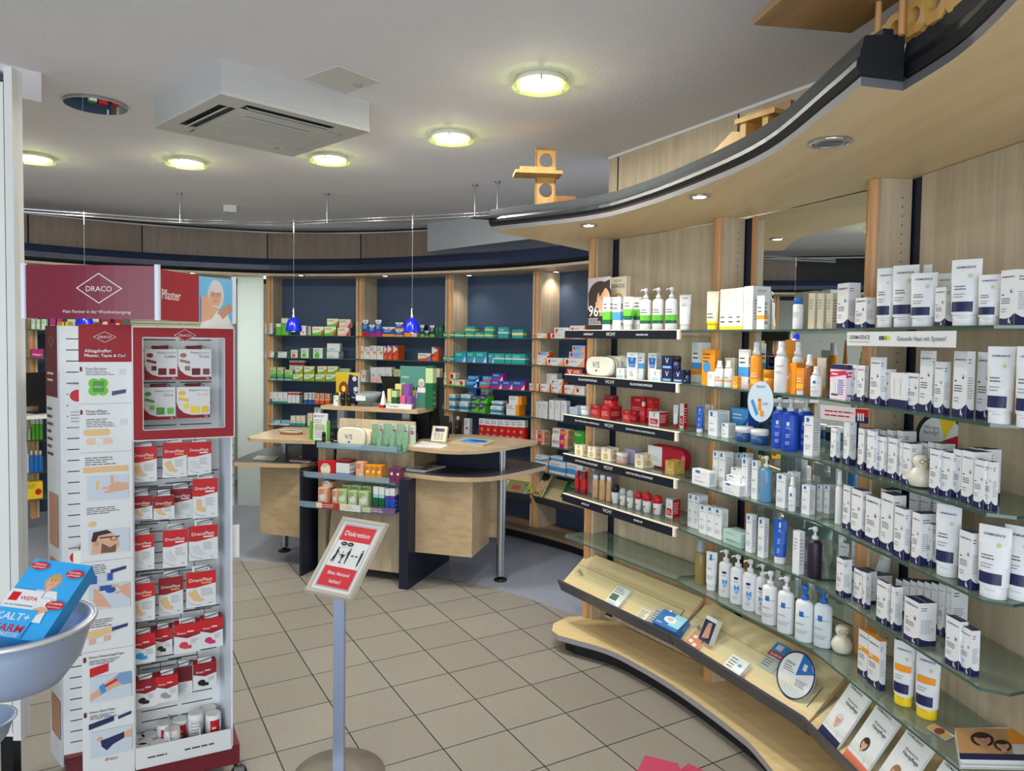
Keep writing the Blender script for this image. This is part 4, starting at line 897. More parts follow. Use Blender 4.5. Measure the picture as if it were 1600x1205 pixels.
b.build('framed_box', st)

def stand_local(x, y, yl):
    """local x, z on the stand for a picture point lying at local depth yl"""
    p = (SA[0] + SB[0] * yl, SA[1] + SB[1] * yl); P = on_wall(x, y, p, SE)
    return (P.x - p[0]) * SE[0] + (P.y - p[1]) * SE[1], P.z
def wpos(xl, yl): return (SA[0] + SE[0] * xl + SB[0] * yl, SA[1] + SE[1] * xl + SB[1] * yl)
# card packs in the red frame
EMO = [('Liebe', 226, 277, 546, 594, M_BURG, (M_BURG, M_BURG, M_BURG2, M_BURG2, M_BURG), 'card pack of red motif plasters, upper left inside red frame'),
       ('Trost', 278, 330, 546, 594, M_BURG, (mat((150, 112, 92), 0.5),) * 3 + (M_BURG2, mat((120, 60, 60), 0.5)), 'card pack of brown motif plasters, upper right inside red frame'),
       ('Glück', 223, 274, 605, 657, M_BURG, (M_GREEN2, M_GREEN2, M_GREEN, M_GREEN2, M_GREEN), 'card pack of green clover plasters, lower left inside red frame'),
       ('Freude', 276, 328, 604, 654, M_BURG, (mat((240, 176, 20), 0.45),) * 2 + (mat((236, 210, 40), 0.45),) * 2 + (mat((242, 190, 40), 0.45),), 'card pack of yellow motif plasters, lower right inside red frame')]
for s, x0, x1, y0, y1, c, cs, lab in EMO:
    a = stand_local(x0, y1, 0.05); d = stand_local(x1, y0, 0.05); W = d[0] - a[0]; H = d[1] - a[1]; w0 = wpos((a[0] + d[0]) / 2, 0.05)
    t = empty('plaster_card_pack', (w0[0], w0[1], a[1]), SRZ, label=lab, cat='plaster pack', group='motif plaster packs in the red frame')
    b = MB(); b.box(-W / 2, 0, 0, W / 2, 0.022, H, M_PAPER); F = flat_face(b, W, H, (-W / 2, 0, 0), (1, 0, 0), (0, 0, 1))
    F.rect(0, 0, 1, 0.10, c); F.poly([(0, 0.1), (0.45, 0.1), (0.22, 0.17), (0.06, 0.32), (0, 0.5)], c)
    F.text('Draco', 0.38, 0.62, 0.86, M_INK, True); F.text('Emotion', 0.64, 0.96, 0.86, M_LINE); F.text(s, 0.62, 0.94, 0.72, M_INK if s in ('Liebe', 'Trost') else cs[0])
    F.ell(0.16, 0.80, 0.10, 0.075, cs[0]); F.poly([(0.05, 0.60), (0.07, 0.68), (0.36, 0.60), (0.34, 0.52)], cs[1]); clover(F, 0.28, 0.38, 0.10, cs[2]); F.rect(0.41, 0.16, 0.66, 0.38, cs[3]); clover(F, 0.84, 0.27, 0.13, cs[4])
    F.text('5x', 0.84, 0.94, 0.02, M_PAPER)
    b.build('card', t)
    b = MB(); zz = H + 0.002
    b.tube([(-0.03, 0.09, zz), (-0.03, -0.035, zz + 0.008), (0.02, -0.03, zz + 0.012), (0.035, 0.0, zz + 0.004)], 0.0016, M_WIRE, 6); b.box(-0.028, 0.003, H, 0.024, 0.005, H + 0.012, M_BURG2); b.build('hook', t)
# hanging plaster packs
PK = [(205, 245, 698, 754, 'strip', 'tan'), (254, 292, 692, 747, 'strip', 'tan'), (293, 330, 691, 742, 'strip', 'clear'),
      (204, 238, 775, 813, 'small', 'tan'), (240, 272.5, 775, 812, 'small', 'tan'), (264, 301, 764, 812, 'dark', 'clear'), (301, 340, 748, 810, 'strip', 'elbow'),
      (204, 241, 836, 892, 'strip', 'clear'), (254.5, 293, 828, 887, 'strip', 'clear'), (295, 340, 821, 876, 'strip', 'clear'),
      (202, 242, 912, 972, 'strip', 'tan'), (248, 286, 902, 962, 'dark', 'tan'), (291, 337, 893, 949, 'strip', 'tan'),
      (204, 243, 992, 1038, 'box', 'blue'), (240, 269, 984, 1025, 'box', 'black'), (272, 313, 975, 1021, 'box', 'red'), (313, 348, 967, 1013, 'box', 'pink'),
      (209, 245, 1063, 1107, 'box', 'black'), (244, 278, 1056, 1098, 'box', 'grey'), (274, 300, 1042, 1086, 'box', 'plain'), (302, 338, 1037, 1078, 'box', 'black')]
ROWN = [0, 0, 0, 1, 1, 1, 1, 2, 2, 2, 3, 3, 3, 4, 4, 4, 4, 5, 5, 5, 5]; RN = ['top', 'second', 'third', 'fourth', 'fifth', 'lowest']
PIC = {'tan': 'tan plaster strips', 'clear': 'clear plaster strips', 'elbow': 'angled tan elastic strips', 'blue': 'blue tape', 'black': 'black tape', 'red': 'red tape', 'pink': 'pink tape', 'grey': 'grey tape', 'plain': 'plain side turned'}
CNT = {}
for i, (x0, x1, y0, y1, kd, pc_) in enumerate(PK): CNT.setdefault(ROWN[i], []).append(i)
ORDN = ['first', 'second', 'third', 'fourth', 'fifth', 'sixth', 'seventh', 'eighth', 'ninth', 'tenth', '11th', '12th', '13th', '14th', '15th', '16th', '17th', '18th', '19th', '20th']
for i, (x0, x1, y0, y1, kd, pc_) in enumerate(PK):
    yl = 0.085 if kd in ('dark',) or i in (14, 19) else 0.045
    a = stand_local(x0, y1, yl); d = stand_local(x1, (y0 + y1) / 2, yl); top = stand_local((x0 + x1) / 2, y0, yl)
    bot = stand_local((x0 + x1) / 2, y1 - 1, yl); W = d[0] - a[0]; H = top[1] - bot[1]; w0 = wpos((a[0] + d[0]) / 2, yl)
    nm = 'tape_carton' if kd == 'box' else 'plaster_pack'
    lab = f'hanging red and white {"carton" if kd == "box" else "pack"}, {PIC[pc_]}, {ORDN[CNT[ROWN[i]].index(i)]} in {RN[ROWN[i]]} hook row'
    t = empty(nm, (w0[0], w0[1], bot[1]), SRZ + random.uniform(-0.03, 0.03), label=lab, cat='tape carton' if kd == 'box' else 'plaster pack', group='packs hanging on the burgundy display stand')
    th = 0.045 if kd == 'box' else 0.016
    b = MB(); b.box(-W / 2, 0, 0, W / 2, th, H, M_PAPER); F = flat_face(b, W, H, (-W / 2, 0, 0), (1, 0, 0), (0, 0, 1))
    cc = M_BURG if kd in ('dark', 'small') or i in (17, 20) else M_RED
    if kd == 'box' and pc_ != 'plain':
        F.rect(0, 0.62, 1, 1, cc); F.poly([(0, 0.62), (0.5, 0.50), (1, 0.60), (1, 0.66), (0, 0.66)], M_BURG); b.box(-W / 2, -0.001, H, W / 2, th, H + 0.001, M_RED)
        F.text('Draco', 0.12, 0.45, 0.66, M_PAPER, True); F.micro(0.5, 0.66, 0.88, 0.8, 1, M_PAPER); F.ell(0.36, 0.28, 0.17, 0.14, {'blue': M_CYAN, 'black': M_BLACK, 'red': mat((206, 60, 74), 0.5), 'pink': mat((196, 40, 110), 0.5), 'grey': M_LINE}[pc_]); F.rect(0.36, 0.14, 0.66, 0.26, {'blue': M_CYAN, 'black': M_BLACK, 'red': mat((206, 60, 74), 0.5), 'pink': mat((196, 40, 110), 0.5), 'grey': M_LINE}[pc_])
        F.micro(0.62, 0.3, 0.94, 0.48, 4, M_LINE, i)
    elif kd == 'box':
        F.rect(0, 0.45, 1, 1, M_BURG2); F.micro(0.1, 0.1, 0.8, 0.4, 5, M_LINE, i)
    else:
        hv = 0.58 if kd != 'small' else 0.5
        F.poly([(0, hv - 0.02), (0.3, hv - 0.03), (1, hv + 0.06), (1, 1), (0, 1)], cc); F.text('DracoPlast', 0.10, 0.88, hv + 0.14, M_PAPER, True); F.rect(0.5, hv + 0.07, 0.86, hv + 0.11, mat((226, 160, 60), 0.5) if pc_ == 'tan' else M_PAPER)
        F.micro(0.5, 0.3, 0.92, 0.52, 5, M_LINE, i)
        for k_ in range(6): F.poly([(0.0 + k_ * 0.08, 0.30 / (1 + k_)), (0.08 + k_ * 0.08, 0.30 / (2 + k_)), (0.08 + k_ * 0.08, 0.30 / (2 + k_) + 0.012), (k_ * 0.08, 0.30 / (1 + k_) + 0.012)], M_LINE)
        if pc_ == 'tan': F.poly([(0.05, 0.42), (0.30, 0.50), (0.46, 0.26), (0.62, 0.20), (0.5, 0.14), (0.24, 0.20)], M_BAND)
        elif pc_ == 'elbow': F.poly([(0.14, 0.48), (0.34, 0.48), (0.34, 0.28), (0.52, 0.26), (0.50, 0.14), (0.16, 0.2)], M_BAND)
        else: F.poly([(0.06, 0.40), (0.28, 0.44), (0.44, 0.26), (0.56, 0.2), (0.4, 0.14), (0.2, 0.2)], mat((206, 206, 208), 0.3))
        F.micro(0.74, 0.06, 0.92, 0.12, 1, M_LINE)
    b.build('pack' if kd != 'box' else 'carton', t)
    b = MB(); hw = W * 0.30; b.prism([(-hw, 0.006), (hw, 0.006), (hw, 0.008), (-hw, 0.008)], H, H + 0.020, M_PAPER); b.build('hanger_card', t)
    b = MB(); b.tube([(-0.02, 0.15 - yl, H + 0.012), (-0.02, -0.025, H + 0.010), (0.018, -0.03, H + 0.016), (0.03, 0.0, H + 0.020), (-0.018, -0.004, H + 0.012)], 0.0015, M_WIRE, 6); b.tube([(-0.05, 0.147 - yl, H + 0.012), (0.05, 0.147 - yl, H + 0.012)], 0.002, M_WIRE, 6); b.build('hook', t)
for y0, y1, l in ((602, 668, 'white pack with red top on the side slats, upper one'), (858, 910, 'white pack with red top on the side slats, lower one')):
    a = stand_local(108, y1, 0.12); d = stand_local(121.5, y0, 0.12); w0 = wpos((a[0] + d[0]) / 2 + 0.02, 0.12); t = empty('plaster_pack', (w0[0], w0[1], a[1]), SRZ, l, 'plaster pack', 'packs hanging on the side slats'); H = d[1] - a[1]
    b = MB(); b.box(-0.035, 0, 0, 0.035, 0.02, H, M_PAPER); F = flat_face(b, 0.07, H, (-0.035, 0, 0), (1, 0, 0), (0, 0, 1)); F.ell(0.4, 0.75, 0.34, 0.3, M_RED); F.micro(0.1, 0.1, 0.8, 0.4, 4, M_LINE); b.build('pack', t)
    b = MB(); b.tube([(0, 0.062, H + 0.012), (0, -0.03, H + 0.006), (0.012, -0.04, H + 0.014)], 0.0016, M_WIRE, 6); b.build('hook', t)
# bandage rolls in the tray
RL = [(214, 1166, 12), (233, 1157, 12), (226, 1170, 12), (220, 1182, 12), (247, 1174, 12.5), (257, 1141, 12), (269, 1154, 11.5), (281, 1133, 11.5), (305.6, 1117, 11.7), (326, 1109, 11.5), (333, 1118, 12)]
RLY = [0.10, 0.11, 0.065, 0.030, 0.035, 0.10, 0.045, 0.105, 0.075, 0.12, 0.055]
for i, ((x, yt, hw), yl) in enumerate(zip(RL, RLY)):
    c = stand_local(x, yt, yl); w0 = wpos(*[(c[0]), yl]); r = 0.0265; H = max(0.055, c[1] - 0.168 + 0.01)
    if i > 4: H = max(0.09, H)
    t = empty('bandage_roll', (w0[0], w0[1], 0.1675), SRZ, label=f'white bandage roll standing in the stand tray, {ORDN[i]} from the left', cat='bandage roll', group='bandage rolls in the bottom tray of the stand')
    b = MB(); b.lathe([(r * 0.97, 0), (r, 0.004), (r, H - 0.004), (r * 0.94, H)], mat((232, 230, 224), 0.7), 20); b.build('roll', t)
    b = MB(); red = i in (3, 4, 7, 10, 5); b.lathe([(r + 0.0006, H * 0.15), (r + 0.0006, H * 0.85)], M_PAPER, 20)
    ln = MB(); Fc = Face(b, 0.06, H, lambda u, v, e: ((r + 0.0008 + e) * sin((u - 0.03) / r), -(r + 0.0008 + e) * cos((u - 0.03) / r), v), curved=True)
    if red: Fc.rect(0.30, 0.15, 0.85, 0.85, M_RED); Fc.micro(0.4, 0.3, 0.7, 0.7, 2, M_PAPER, i)
    else: Fc.micro(0.2, 0.2, 0.8, 0.8, 6, M_LINE, i)
    b.build('printed_sleeve', t)

# banner on top of the stand
B0 = at_y(37, 450, 2.26); B1 = at_y(246, 450, 2.25); B2 = at_y(365, 460, 2.70)
bn = empty('burgundy_banner', (B1.x, B1.y, 1.72), label='burgundy banner with white diamond logo and smiling woman on top of the stand', cat='banner')
def bpath(a, c, bow, n=10):
    e = unit((a.x, a.y), (c.x, c.y)); W = hypot(c.x - a.x, c.y - a.y)
    return [(a.x + e[0] * W * k / n - e[1] * bow * 4 * (k / n) * (1 - k / n) - B1.x, a.y + e[1] * W * k / n + e[0] * bow * 4 * (k / n) * (1 - k / n) - B1.y) for k in range(n + 1)], W
def bent(a, c, bow, h, name, art):
    path, W = bpath(a, c, bow); b = MB(); pb = offset(path, 0.003)
    b.prism(path + pb[::-1], 0, h, M_PAPER)
    def fn(u, v, e):
        t = max(0, min(0.9999, u / W)) * 10; k = int(t); f = t - k; p, q = path[k], path[k + 1]; ee_ = unit(p, q)
        return (p[0] + (q[0] - p[0]) * f + ee_[1] * e, p[1] + (q[1] - p[1]) * f - ee_[0] * e, v)
    F = Face(b, W, h, fn, curved=True, e0=0.0006); art(F); return b.build(name, bn)
def art1(F):
    F.rect(0, 0, 1, 1, mat((124, 34, 54), 0.35)); diamond(F, 0.59, 0.57, 0.168, 0.285, M_PAPER); F.text('Mein Partner in der Wundversorgung', 0.32, 0.815, 0.105, M_PAPER)
def art2(F):
    F.rect(0, 0, 0.60, 1, mat((164, 32, 42), 0.35)); F.text('Pflaster', 0.07, 0.36, 0.42, M_PAPER, True)
    F.rect(0.60, 0, 1, 1, M_SKY); portrait(F, 0.80, 0.60, 0.20, 0.45 / 0.16 * 0.98, M_SKIN, M_GREYH, glasses=True, top=M_PAPER)
    F.poly([(0.62, 0.0), (0.62, 0.55), (0.70, 0.6), (0.80, 0.25), (0.78, 0.1)], M_SKIN); F.poly([(0.80, 0.2), (0.95, 0.45), (0.98, 0.3), (0.86, 0.05)], M_SKIN2); F.rect(0.80, 0.06, 0.86, 0.2, M_PAPER)
bent(B0, B1, -0.020, 0.165, 'curved_banner_panel', art1); bent(B1, B2, 0.03, 0.160, 'curved_banner_panel', art2)
for P in (B0, B1, B2): b = MB(); b.tube([(P.x - B1.x, P.y - B1.y, -0.002), (P.x - B1.x, P.y - B1.y, 0.170)], 0.009, M_SIDE, 12); b.build('corner_profile', bn)

# ------------------------------------------------------------------ white cabinet at the left edge
P0 = at_y(31, 600, 2.35)
cb_ = empty('white_cabinet', (P0.x, P0.y, 0), label='tall white cabinet with round lock at the left picture edge', cat='cabinet')
b = MB(); b.box(-0.55, 0, 0.335, 0, 0.03, 2.515, M_WHITE); b.build('body', cb_)
b = MB(); b.box(-0.55, -0.022, 0.36, -0.022, 0, 2.47, mat((224, 223, 216), 0.4)); b.box(-0.022, -0.024, 0.335, 0.004, 0.0, 2.515, mat((214, 214, 210), 0.4)); b.build('door', cb_)
b = MB(); b.box(-0.0245, -0.0235, 0.36, -0.0215, -0.0215, 2.47, M_BLACK); b.box(-0.55, -0.0235, 2.468, -0.022, -0.0215, 2.472, M_BLACK); b.build('seal', cb_)
b = MB(); b.tube([(-0.045, -0.03, 2.492), (-0.045, 0.0, 2.492)], 0.016, M_STEEL, 20); b.tube([(-0.045, -0.032, 2.492), (-0.045, -0.03, 2.492)], 0.006, M_BLACK, 12); b.build('lock', cb_)
for x in (-0.50, -0.06):
    for y in (0.02,): b = MB(); b.box(x - 0.02, y - 0.02, 0, x + 0.02, y + 0.02, 0.335, M_BLACK); b.build('leg', cb_)
c = at_z(64.5, 114, CEIL); 
# ------------------------------------------------------------------ bowls with promotion box
bx = at_z(22, 978, 1.16)
M_BOWL = mat((168, 184, 214), 0.32, 0.55, name='frosted_silver_plastic'); bw = empty('display_bowl', (bx.x, bx.y, 1.04), label='upper frosted silver display bowl holding the blue box, left foreground', cat='bowl')
kk_ = 0.118
b = MB(); b.lathe([(0.0002, -0.002), (0.035, 0.0), (0.075, 0.018), (0.102, 0.055), (0.116, 0.10), (kk_, 0.118), (0.124, 0.122), (0.124, 0.126), (0.114, 0.126), (0.110, 0.10), (0.096, 0.056), (0.070, 0.022), (0.034, 0.005), (0.0002, 0.003)], M_BOWL, 44); b.build('shell', bw)
b = MB(); b.tube([(0.125 * cos(2 * pi * k / 40), 0.125 * sin(2 * pi * k / 40), 0.123) for k in range(41)], 0.004, mat((206, 206, 204), 0.3, 0.3), 8); b.build('rim', bw)
b = MB(); b.tube([(-0.06, 0.0, 0.02), (-0.16, 0.0, 0.01), (-0.16, 0.0, -1.03)], 0.012, M_STEEL, 10); b.lathe([(0.15, 0.0), (0.15, 0.008), (0.02, 0.012)], M_STEEL, 24, c=(-0.16, 0, -1.04)); b.build('stand_pole', bw)
lx = at_z(-30, 1132, 0.955); b2 = empty('display_bowl', (lx.x, lx.y, 0.90), label='lower frosted silver display bowl at the left picture edge', cat='bowl')
b = MB(); b.lathe([(0.0002, 0.0), (0.02, 0.002), (0.042, 0.03), (0.052, 0.06), (0.056, 0.061), (0.056, 0.064), (0.050, 0.064), (0.040, 0.032), (0.0002, 0.004)], M_BOWL, 32); b.build('shell', b2)
# promotion box leaning in the bowl
qa = [at_y(*k, bx.y + dd) for k, dd in (((0, 1012), -0.085), ((88, 1023), -0.085), ((130, 901), 0.04), ((42, 890), 0.04))]
a_, b_, c_, d_ = qa; 
wv = (b_ - a_); wl = 0.104; wv = wv.normalized() * wl; hv = (d_ - a_); hv = (hv - wv.normalized() * hv.dot(wv.normalized())); hl = hv.length; hv = hv.normalized(); hl = 0.158
nv = wv.cross(hv).normalized()
O = d_ - hv * hl + Vector((0.0, 0.025, 0.012))
pb = MB(); vs = [O, O + wv, O + wv + hv * hl, O + hv * hl]; vs = vs + [v - nv * 0.03 for v in vs]; O3 = O.copy(); vs = [v - O3 for v in vs]
pb.add(vs, [(0, 1, 2, 3), (7, 6, 5, 4), (0, 4, 5, 1), (1, 5, 6, 2), (2, 6, 7, 3), (3, 7, 4, 0)], mat((34, 140, 206), 0.35))
F = flat_face(pb, wl, hl, (0, 0, 0), wv.normalized(), hv); MB_ = mat((52, 160, 222), 0.35)
F.rect(0, 0, 1, 1, MB_); portrait(F, 0.56, 0.72, 0.28, wl / hl, M_SKIN, mat((190, 150, 96), 0.5), top=M_PAPER); F.poly([(0.36, 0.2), (0.40, 0.50), (0.74, 0.50), (0.80, 0.2)], M_PAPER); F.poly([(0.38, 0.30), (0.66, 0.40), (0.82, 0.36), (0.6, 0.26)], M_SKIN)
F.rect(0.0, 0.34, 0.55, 0.58, M_PAPER); F.rect(0.05, 0.43, 0.20, 0.54, M_RED); F.text('WEPA', 0.23, 0.52, 0.45, M_RED, True); F.text('DIE APOTHEKENMARKE', 0.05, 0.52, 0.37, M_INK)
F.rect(0, 0, 0.66, 0.34, MB_); F.text('KALT+', 0.06, 0.60, 0.20, M_PAPER, True); F.text('WARM', 0.03, 0.62, 0.06, M_RED, True); F.text('KOMPRESSE', 0.04, 0.60, 0.005, M_PAPER)
for cu, cv, t1, t2 in ((0.18, 0.90, 'VERSPAN-', 'NUNGEN?'), (0.84, 0.84, 'SCHWEL-', 'LUNGEN?'), (0.86, 0.42, 'STUMPFE', 'VERLETZUNG?')):
    F.ell(cu, cv, 0.15, 0.085, M_RED); F.text(t1, cu - 0.11, cu + 0.11, cv + 0.006, M_PAPER, True); F.text(t2, cu - 0.11, cu + 0.11, cv - 0.032, M_PAPER, True)
pb.build('promotion_box', loc=O3, label='blue cold and warm compress box with blonde woman, leaning in the upper bowl', cat='box')

# ------------------------------------------------------------------ discretion sign on a post
SX, SY = -0.640, 2.70
sg = empty('sign_stand', (SX, SY, 0), label='silver post sign reading Diskretion with round foot on the tiled floor', cat='sign')
b = MB(); b.lathe([(0.0002, 0.001), (0.172, 0.001), (0.174, 0.006), (0.170, 0.012), (0.06, 0.020), (0.0002, 0.022)], mat((168, 160, 150), 0.3, 0.7), 44); b.build('foot', sg)
b = MB(); b.box(-0.020, -0.012, 0.02, 0.020, 0.012, 0.80, mat((160, 172, 200), 0.3, 0.7)); b.box(-0.022, -0.007, 0.02, 0.022, 0.007, 0.80, mat((170, 172, 180), 0.35, 0.6)); b.build('post', sg)
th, ti = radians(-27), radians(43); W, H = 0.222, 0.322
wv = Vector((cos(th), sin(th), 0)); hb_ = Vector((-sin(th), cos(th), 0)); hv = hb_ * sin(ti) + Vector((0, 0, 1)) * cos(ti); nv = wv.cross(hv)
bc = at_y(511, 932, 2.60) - Vector((SX, SY, 0))
O = bc - wv * (W / 2)
fr = MB(); M_ALU = mat((214, 208, 194), 0.32, 0.55)
for (u0, v0, u1, v1) in ((0, 0, W, 0.024), (0, H - 0.024, W, H), (0, 0.024, 0.024, H - 0.024), (W - 0.024, 0.024, W, H - 0.024)):
    vs = [O + wv * u + hv * v - nv * 0.008 for u, v in ((u0, v0), (u1, v0), (u1, v1), (u0, v1))]
    if u1 - u0 > v1 - v0: tp = [O + wv * u + hv * v + nv * 0.006 for u, v in ((u0 + 0.004, v0 + 0.006), (u1 - 0.004, v0 + 0.006), (u1 - 0.004, v1 - 0.006), (u0 + 0.004, v1 - 0.006))]
    else: tp = [O + wv * u + hv * v + nv * 0.006 for u, v in ((u0 + 0.006, v0 - 0.01), (u1 - 0.006, v0 - 0.01), (u1 - 0.006, v1 + 0.01), (u0 + 0.006, v1 + 0.01))]
    fr.add(vs + tp, [(3, 2, 1, 0), (4, 5, 6, 7), (0, 1, 5, 4), (1, 2, 6, 5), (2, 3, 7, 6), (3, 0, 4, 7)], M_ALU)
fr.build('frame', sg)
pl = MB(); vs = [O + wv * u + hv * v - nv * t for t in (0.0, 0.006) for u, v in ((0.02, 0.02), (W - 0.02, 0.02), (W - 0.02, H - 0.02), (0.02, H - 0.02))]
pl.add(vs, [(0, 1, 2, 3), (7, 6, 5, 4)], M_PAPER)
F = flat_face(pl, W - 0.048, H - 0.048, O + wv * 0.024 + hv * 0.024, wv, hv); MS = mat((206, 52, 62), 0.35); MK = mat((34, 36, 40), 0.5)
F.rect(0.05, 0.03, 0.95, 0.97, MK); F.rect(0.058, 0.036, 0.942, 0.964, M_PAPER)
F.rect(0.07, 0.72, 0.93, 0.955, MS); F.rect(0.07, 0.045, 0.93, 0.33, MS)
F.text('Diskretion', 0.16, 0.84, 0.80, M_PAPER, True); F.text('Bitte Abstand', 0.22, 0.80, 0.215, M_PAPER, True); F.text('halten!', 0.36, 0.66, 0.10, M_PAPER, True)
AS2 = (W - 0.048) / (H - 0.048)
def figure(u, v, s, d=1):
    F.ell(u, v + 0.215 * s, 0.026 * s, 0.026 * s, MK, 12); F.poly([(u - 0.035 * s, v + 0.19 * s), (u + 0.035 * s, v + 0.19 * s), (u + 0.03 * s, v + 0.08 * s), (u + 0.012 * s, v - 0.05 * s), (u - 0.016 * s, v - 0.05 * s), (u - 0.03 * s, v + 0.08 * s)], MK)
    if d: F.poly([(u, v + 0.18 * s), (u, v + 0.155 * s), (u + d * 0.085 * s, v + 0.115 * s), (u + d * 0.085 * s, v + 0.13 * s)], MK)
figure(0.20, 0.43, 0.8, 1); figure(0.52, 0.43, 0.8, -1); figure(0.86, 0.42, 0.85, 0)
F.poly([(0.16, 0.39), (0.13, 0.395), (0.18, 0.50), (0.22, 0.50)], MK)
F.rect(0.28, 0.50, 0.46, 0.512, MK); F.poly([(0.34, 0.50), (0.44, 0.50), (0.41, 0.46), (0.37, 0.46)], MK); F.rect(0.38, 0.40, 0.40, 0.46, MK); F.rect(0.36, 0.385, 0.43, 0.40, MK); F.rect(0.36, 0.512, 0.375, 0.56, MK)
F.ell(0.28, 0.672, 0.085, 0.045, MK); F.ell(0.46, 0.672, 0.085, 0.045, MK)
for u in (0.25, 0.28, 0.31, 0.43, 0.46, 0.49): F.ell(u, 0.672, 0.009, 0.009, M_PAPER, 8)
F.rect(0.64, 0.506, 0.77, 0.514, MK); F.poly([(0.61, 0.51), (0.655, 0.53), (0.655, 0.49)], MK); F.poly([(0.80, 0.51), (0.755, 0.53), (0.755, 0.49)], MK)
pl.build('notice', sg)
# pink carton flaps rising at the lower edge
z_ = 0.92; f1 = out_z([(992, 1212), (1008, 1180), (1059, 1193), (1078, 1232)], z_); f2 = out_z([(1050, 1228), (1059, 1196), (1076, 1183), (1120, 1204), (1150, 1222)], z_)
pc0 = (sum(p[0] for p in f1) / 4, sum(p[1] for p in f1) / 4)
t = empty('pink_carton', (pc0[0], pc0[1], 0.0), label='bright pink open carton whose flaps show at the bottom picture edge', cat='carton'); MP = mat((206, 44, 92), 0.5)
for f_, dz in ((f1, 0.0), (f2, -0.012)): b = MB(); b.prism([(x - pc0[0], y - pc0[1]) for x, y in f_], z_ + dz - 0.003, z_ + dz, MP); b.build('flap', t)
b = MB(); b.box(-0.03, -0.16, 0.60, 0.16, -0.05, z_ - 0.004, MP); b.build('body', t)
tb = MB(); tb.box(-0.2, -0.30, 0.56, 0.24, 0.06, 0.598, M_DESK)
for x in (-0.18, 0.20):
    for y in (-0.28, 0.03): tb.box(x, y, 0, x + 0.02, y + 0.02, 0.56, M_STEEL)
tb.build('side_table', loc=(pc0[0], pc0[1] - 0.02, 0), label='low side table under the pink carton below the picture edge', cat='table')

# ------------------------------------------------------------------ packaging styles
def cm(*c): return mat(tuple(c), 0.42)
W_ = cm(226, 227, 228); CR = cm(238, 228, 204); NV = cm(28, 34, 78); LB = cm(36, 110, 190); GR = cm(96, 190, 50); DG = cm(22, 96, 60); OR = cm(240, 150, 28); OR2 = cm(226, 84, 30); YE = cm(246, 208, 30)
TL_ = cm(28, 160, 156); RD = cm(200, 24, 34); DR = cm(128, 20, 34); PK_ = cm(240, 190, 190); MG = cm(186, 30, 120); LG = cm(186, 206, 150); GY = cm(188, 190, 188); BL = cm(30, 84, 180); PU = cm(90, 60, 150); BK = cm(24, 22, 24); GD = cm(206, 168, 84); BR_ = cm(150, 84, 36); MINT = cm(120, 170, 130); AQ = cm(150, 206, 222); SKC = cm(70, 150, 214); PEACH = cm(240, 176, 140); LILAC = cm(168, 156, 190); TXT = M_INK
def s_derm(F, side=False, hd=0.86, foot=0.17, **k):
    if not side:
        F.poly([(0, 0), (1, 0), (1, foot * 1.25), (0.7, foot * 0.80), (0.35, foot * 0.68), (0, foot * 0.75)], NV); F.text('DERMASENCE', 0.08, 0.92, hd, NV, True)
        F.ell(0.74, 0.62, 0.10, 0.11, GY); F.ell(0.74, 0.60, 0.05, 0.07, NV, 8); F.rect(0.12, 0.54, 0.26, 0.56, NV); F.micro(0.12, 0.38, 0.75, 0.50, 3, TXT, 2); F.micro(0.12, 0.22, 0.5, 0.32, 2, M_LINE, 4); F.rect(0.62, 0.04, 0.70, 0.12, W_); F.rect(0.74, 0.02, 0.78, 0.08, W_)
    else:
        F.poly([(0, 0), (1, 0), (1, foot * 0.75), (0.6, foot * 0.7), (0.25, foot * 0.9), (0, foot * 1.25)], NV); F.micro(0.12, 0.80, 0.6, 0.90, 2, TXT, 6); F.micro(0.12, 0.28, 0.9, 0.62, 9, M_LINE, 3)
def s_dermy(F, side=False, **k):
    s_derm(F, side)
    if not side: F.rect(0.0, 0.56, 1, 0.66, OR); F.text('50', 0.1, 0.42, 0.585, W_, True)
    else: pass
def s_lrp(F, side=False, **k):
    if not side: (F.rect(0.33, 0.74, 0.54, 0.92, LB) if F.curved else F.rect(0.2, 0.78, 0.46, 0.95, LB) if F.h < F.w * 2 else F.rect(0.24, 0.86, 0.56, 0.965, LB)); F.micro(0.2, 0.76, 0.85, 0.80, 1, TXT, 1); F.micro(0.15, 0.46, 0.7, 0.52, 2, TXT, 2); F.micro(0.15, 0.16, 0.85, 0.30, 3, M_LINE, 3)
    else: F.micro(0.12, 0.15, 0.9, 0.88, 12, M_LINE, 5)
def s_plain(F, side=False, **k):
    F.micro(0.15, 0.55, 0.85, 0.85, 4, M_LINE, 3) if not side else F.micro(0.15, 0.2, 0.85, 0.85, 8, M_LINE, 5)
def s_vich(F, side=False, c=LB, **k):
    F.text('VICHY', 0.25, 0.75, 0.86, TXT); F.micro(0.2, 0.6, 0.8, 0.72, 2, M_LINE, 2) if not side else F.micro(0.1, 0.2, 0.9, 0.7, 7, M_LINE, 2)
def s_vblue(F, side=False, **k):
    F.text('VICHY', 0.25, 0.75, 0.88, TXT); 
    if not side: F.poly([(0.2, 0.45), (0.8, 0.45), (0.92, 0.82), (0.08, 0.82)], LB); F.text('V', 0.38, 0.62, 0.66, W_); F.micro(0.25, 0.48, 0.75, 0.58, 2, W_); F.micro(0.3, 0.1, 0.7, 0.3, 3, M_LINE)
    else: F.micro(0.1, 0.2, 0.9, 0.8, 9, M_LINE)
def s_vsmall(F, side=False, **k):
    F.text('V', 0.36, 0.64, 0.50, TXT); F.rect(0.15, 0.08, 0.85, 0.32, AQ)
def s_vnavy(F, side=False, **k):
    F.text('V', 0.34, 0.66, 0.45, W_); F.rect(0.1, 0.08, 0.9, 0.26, SKC); F.micro(0.15, 0.1, 0.85, 0.24, 2, W_)
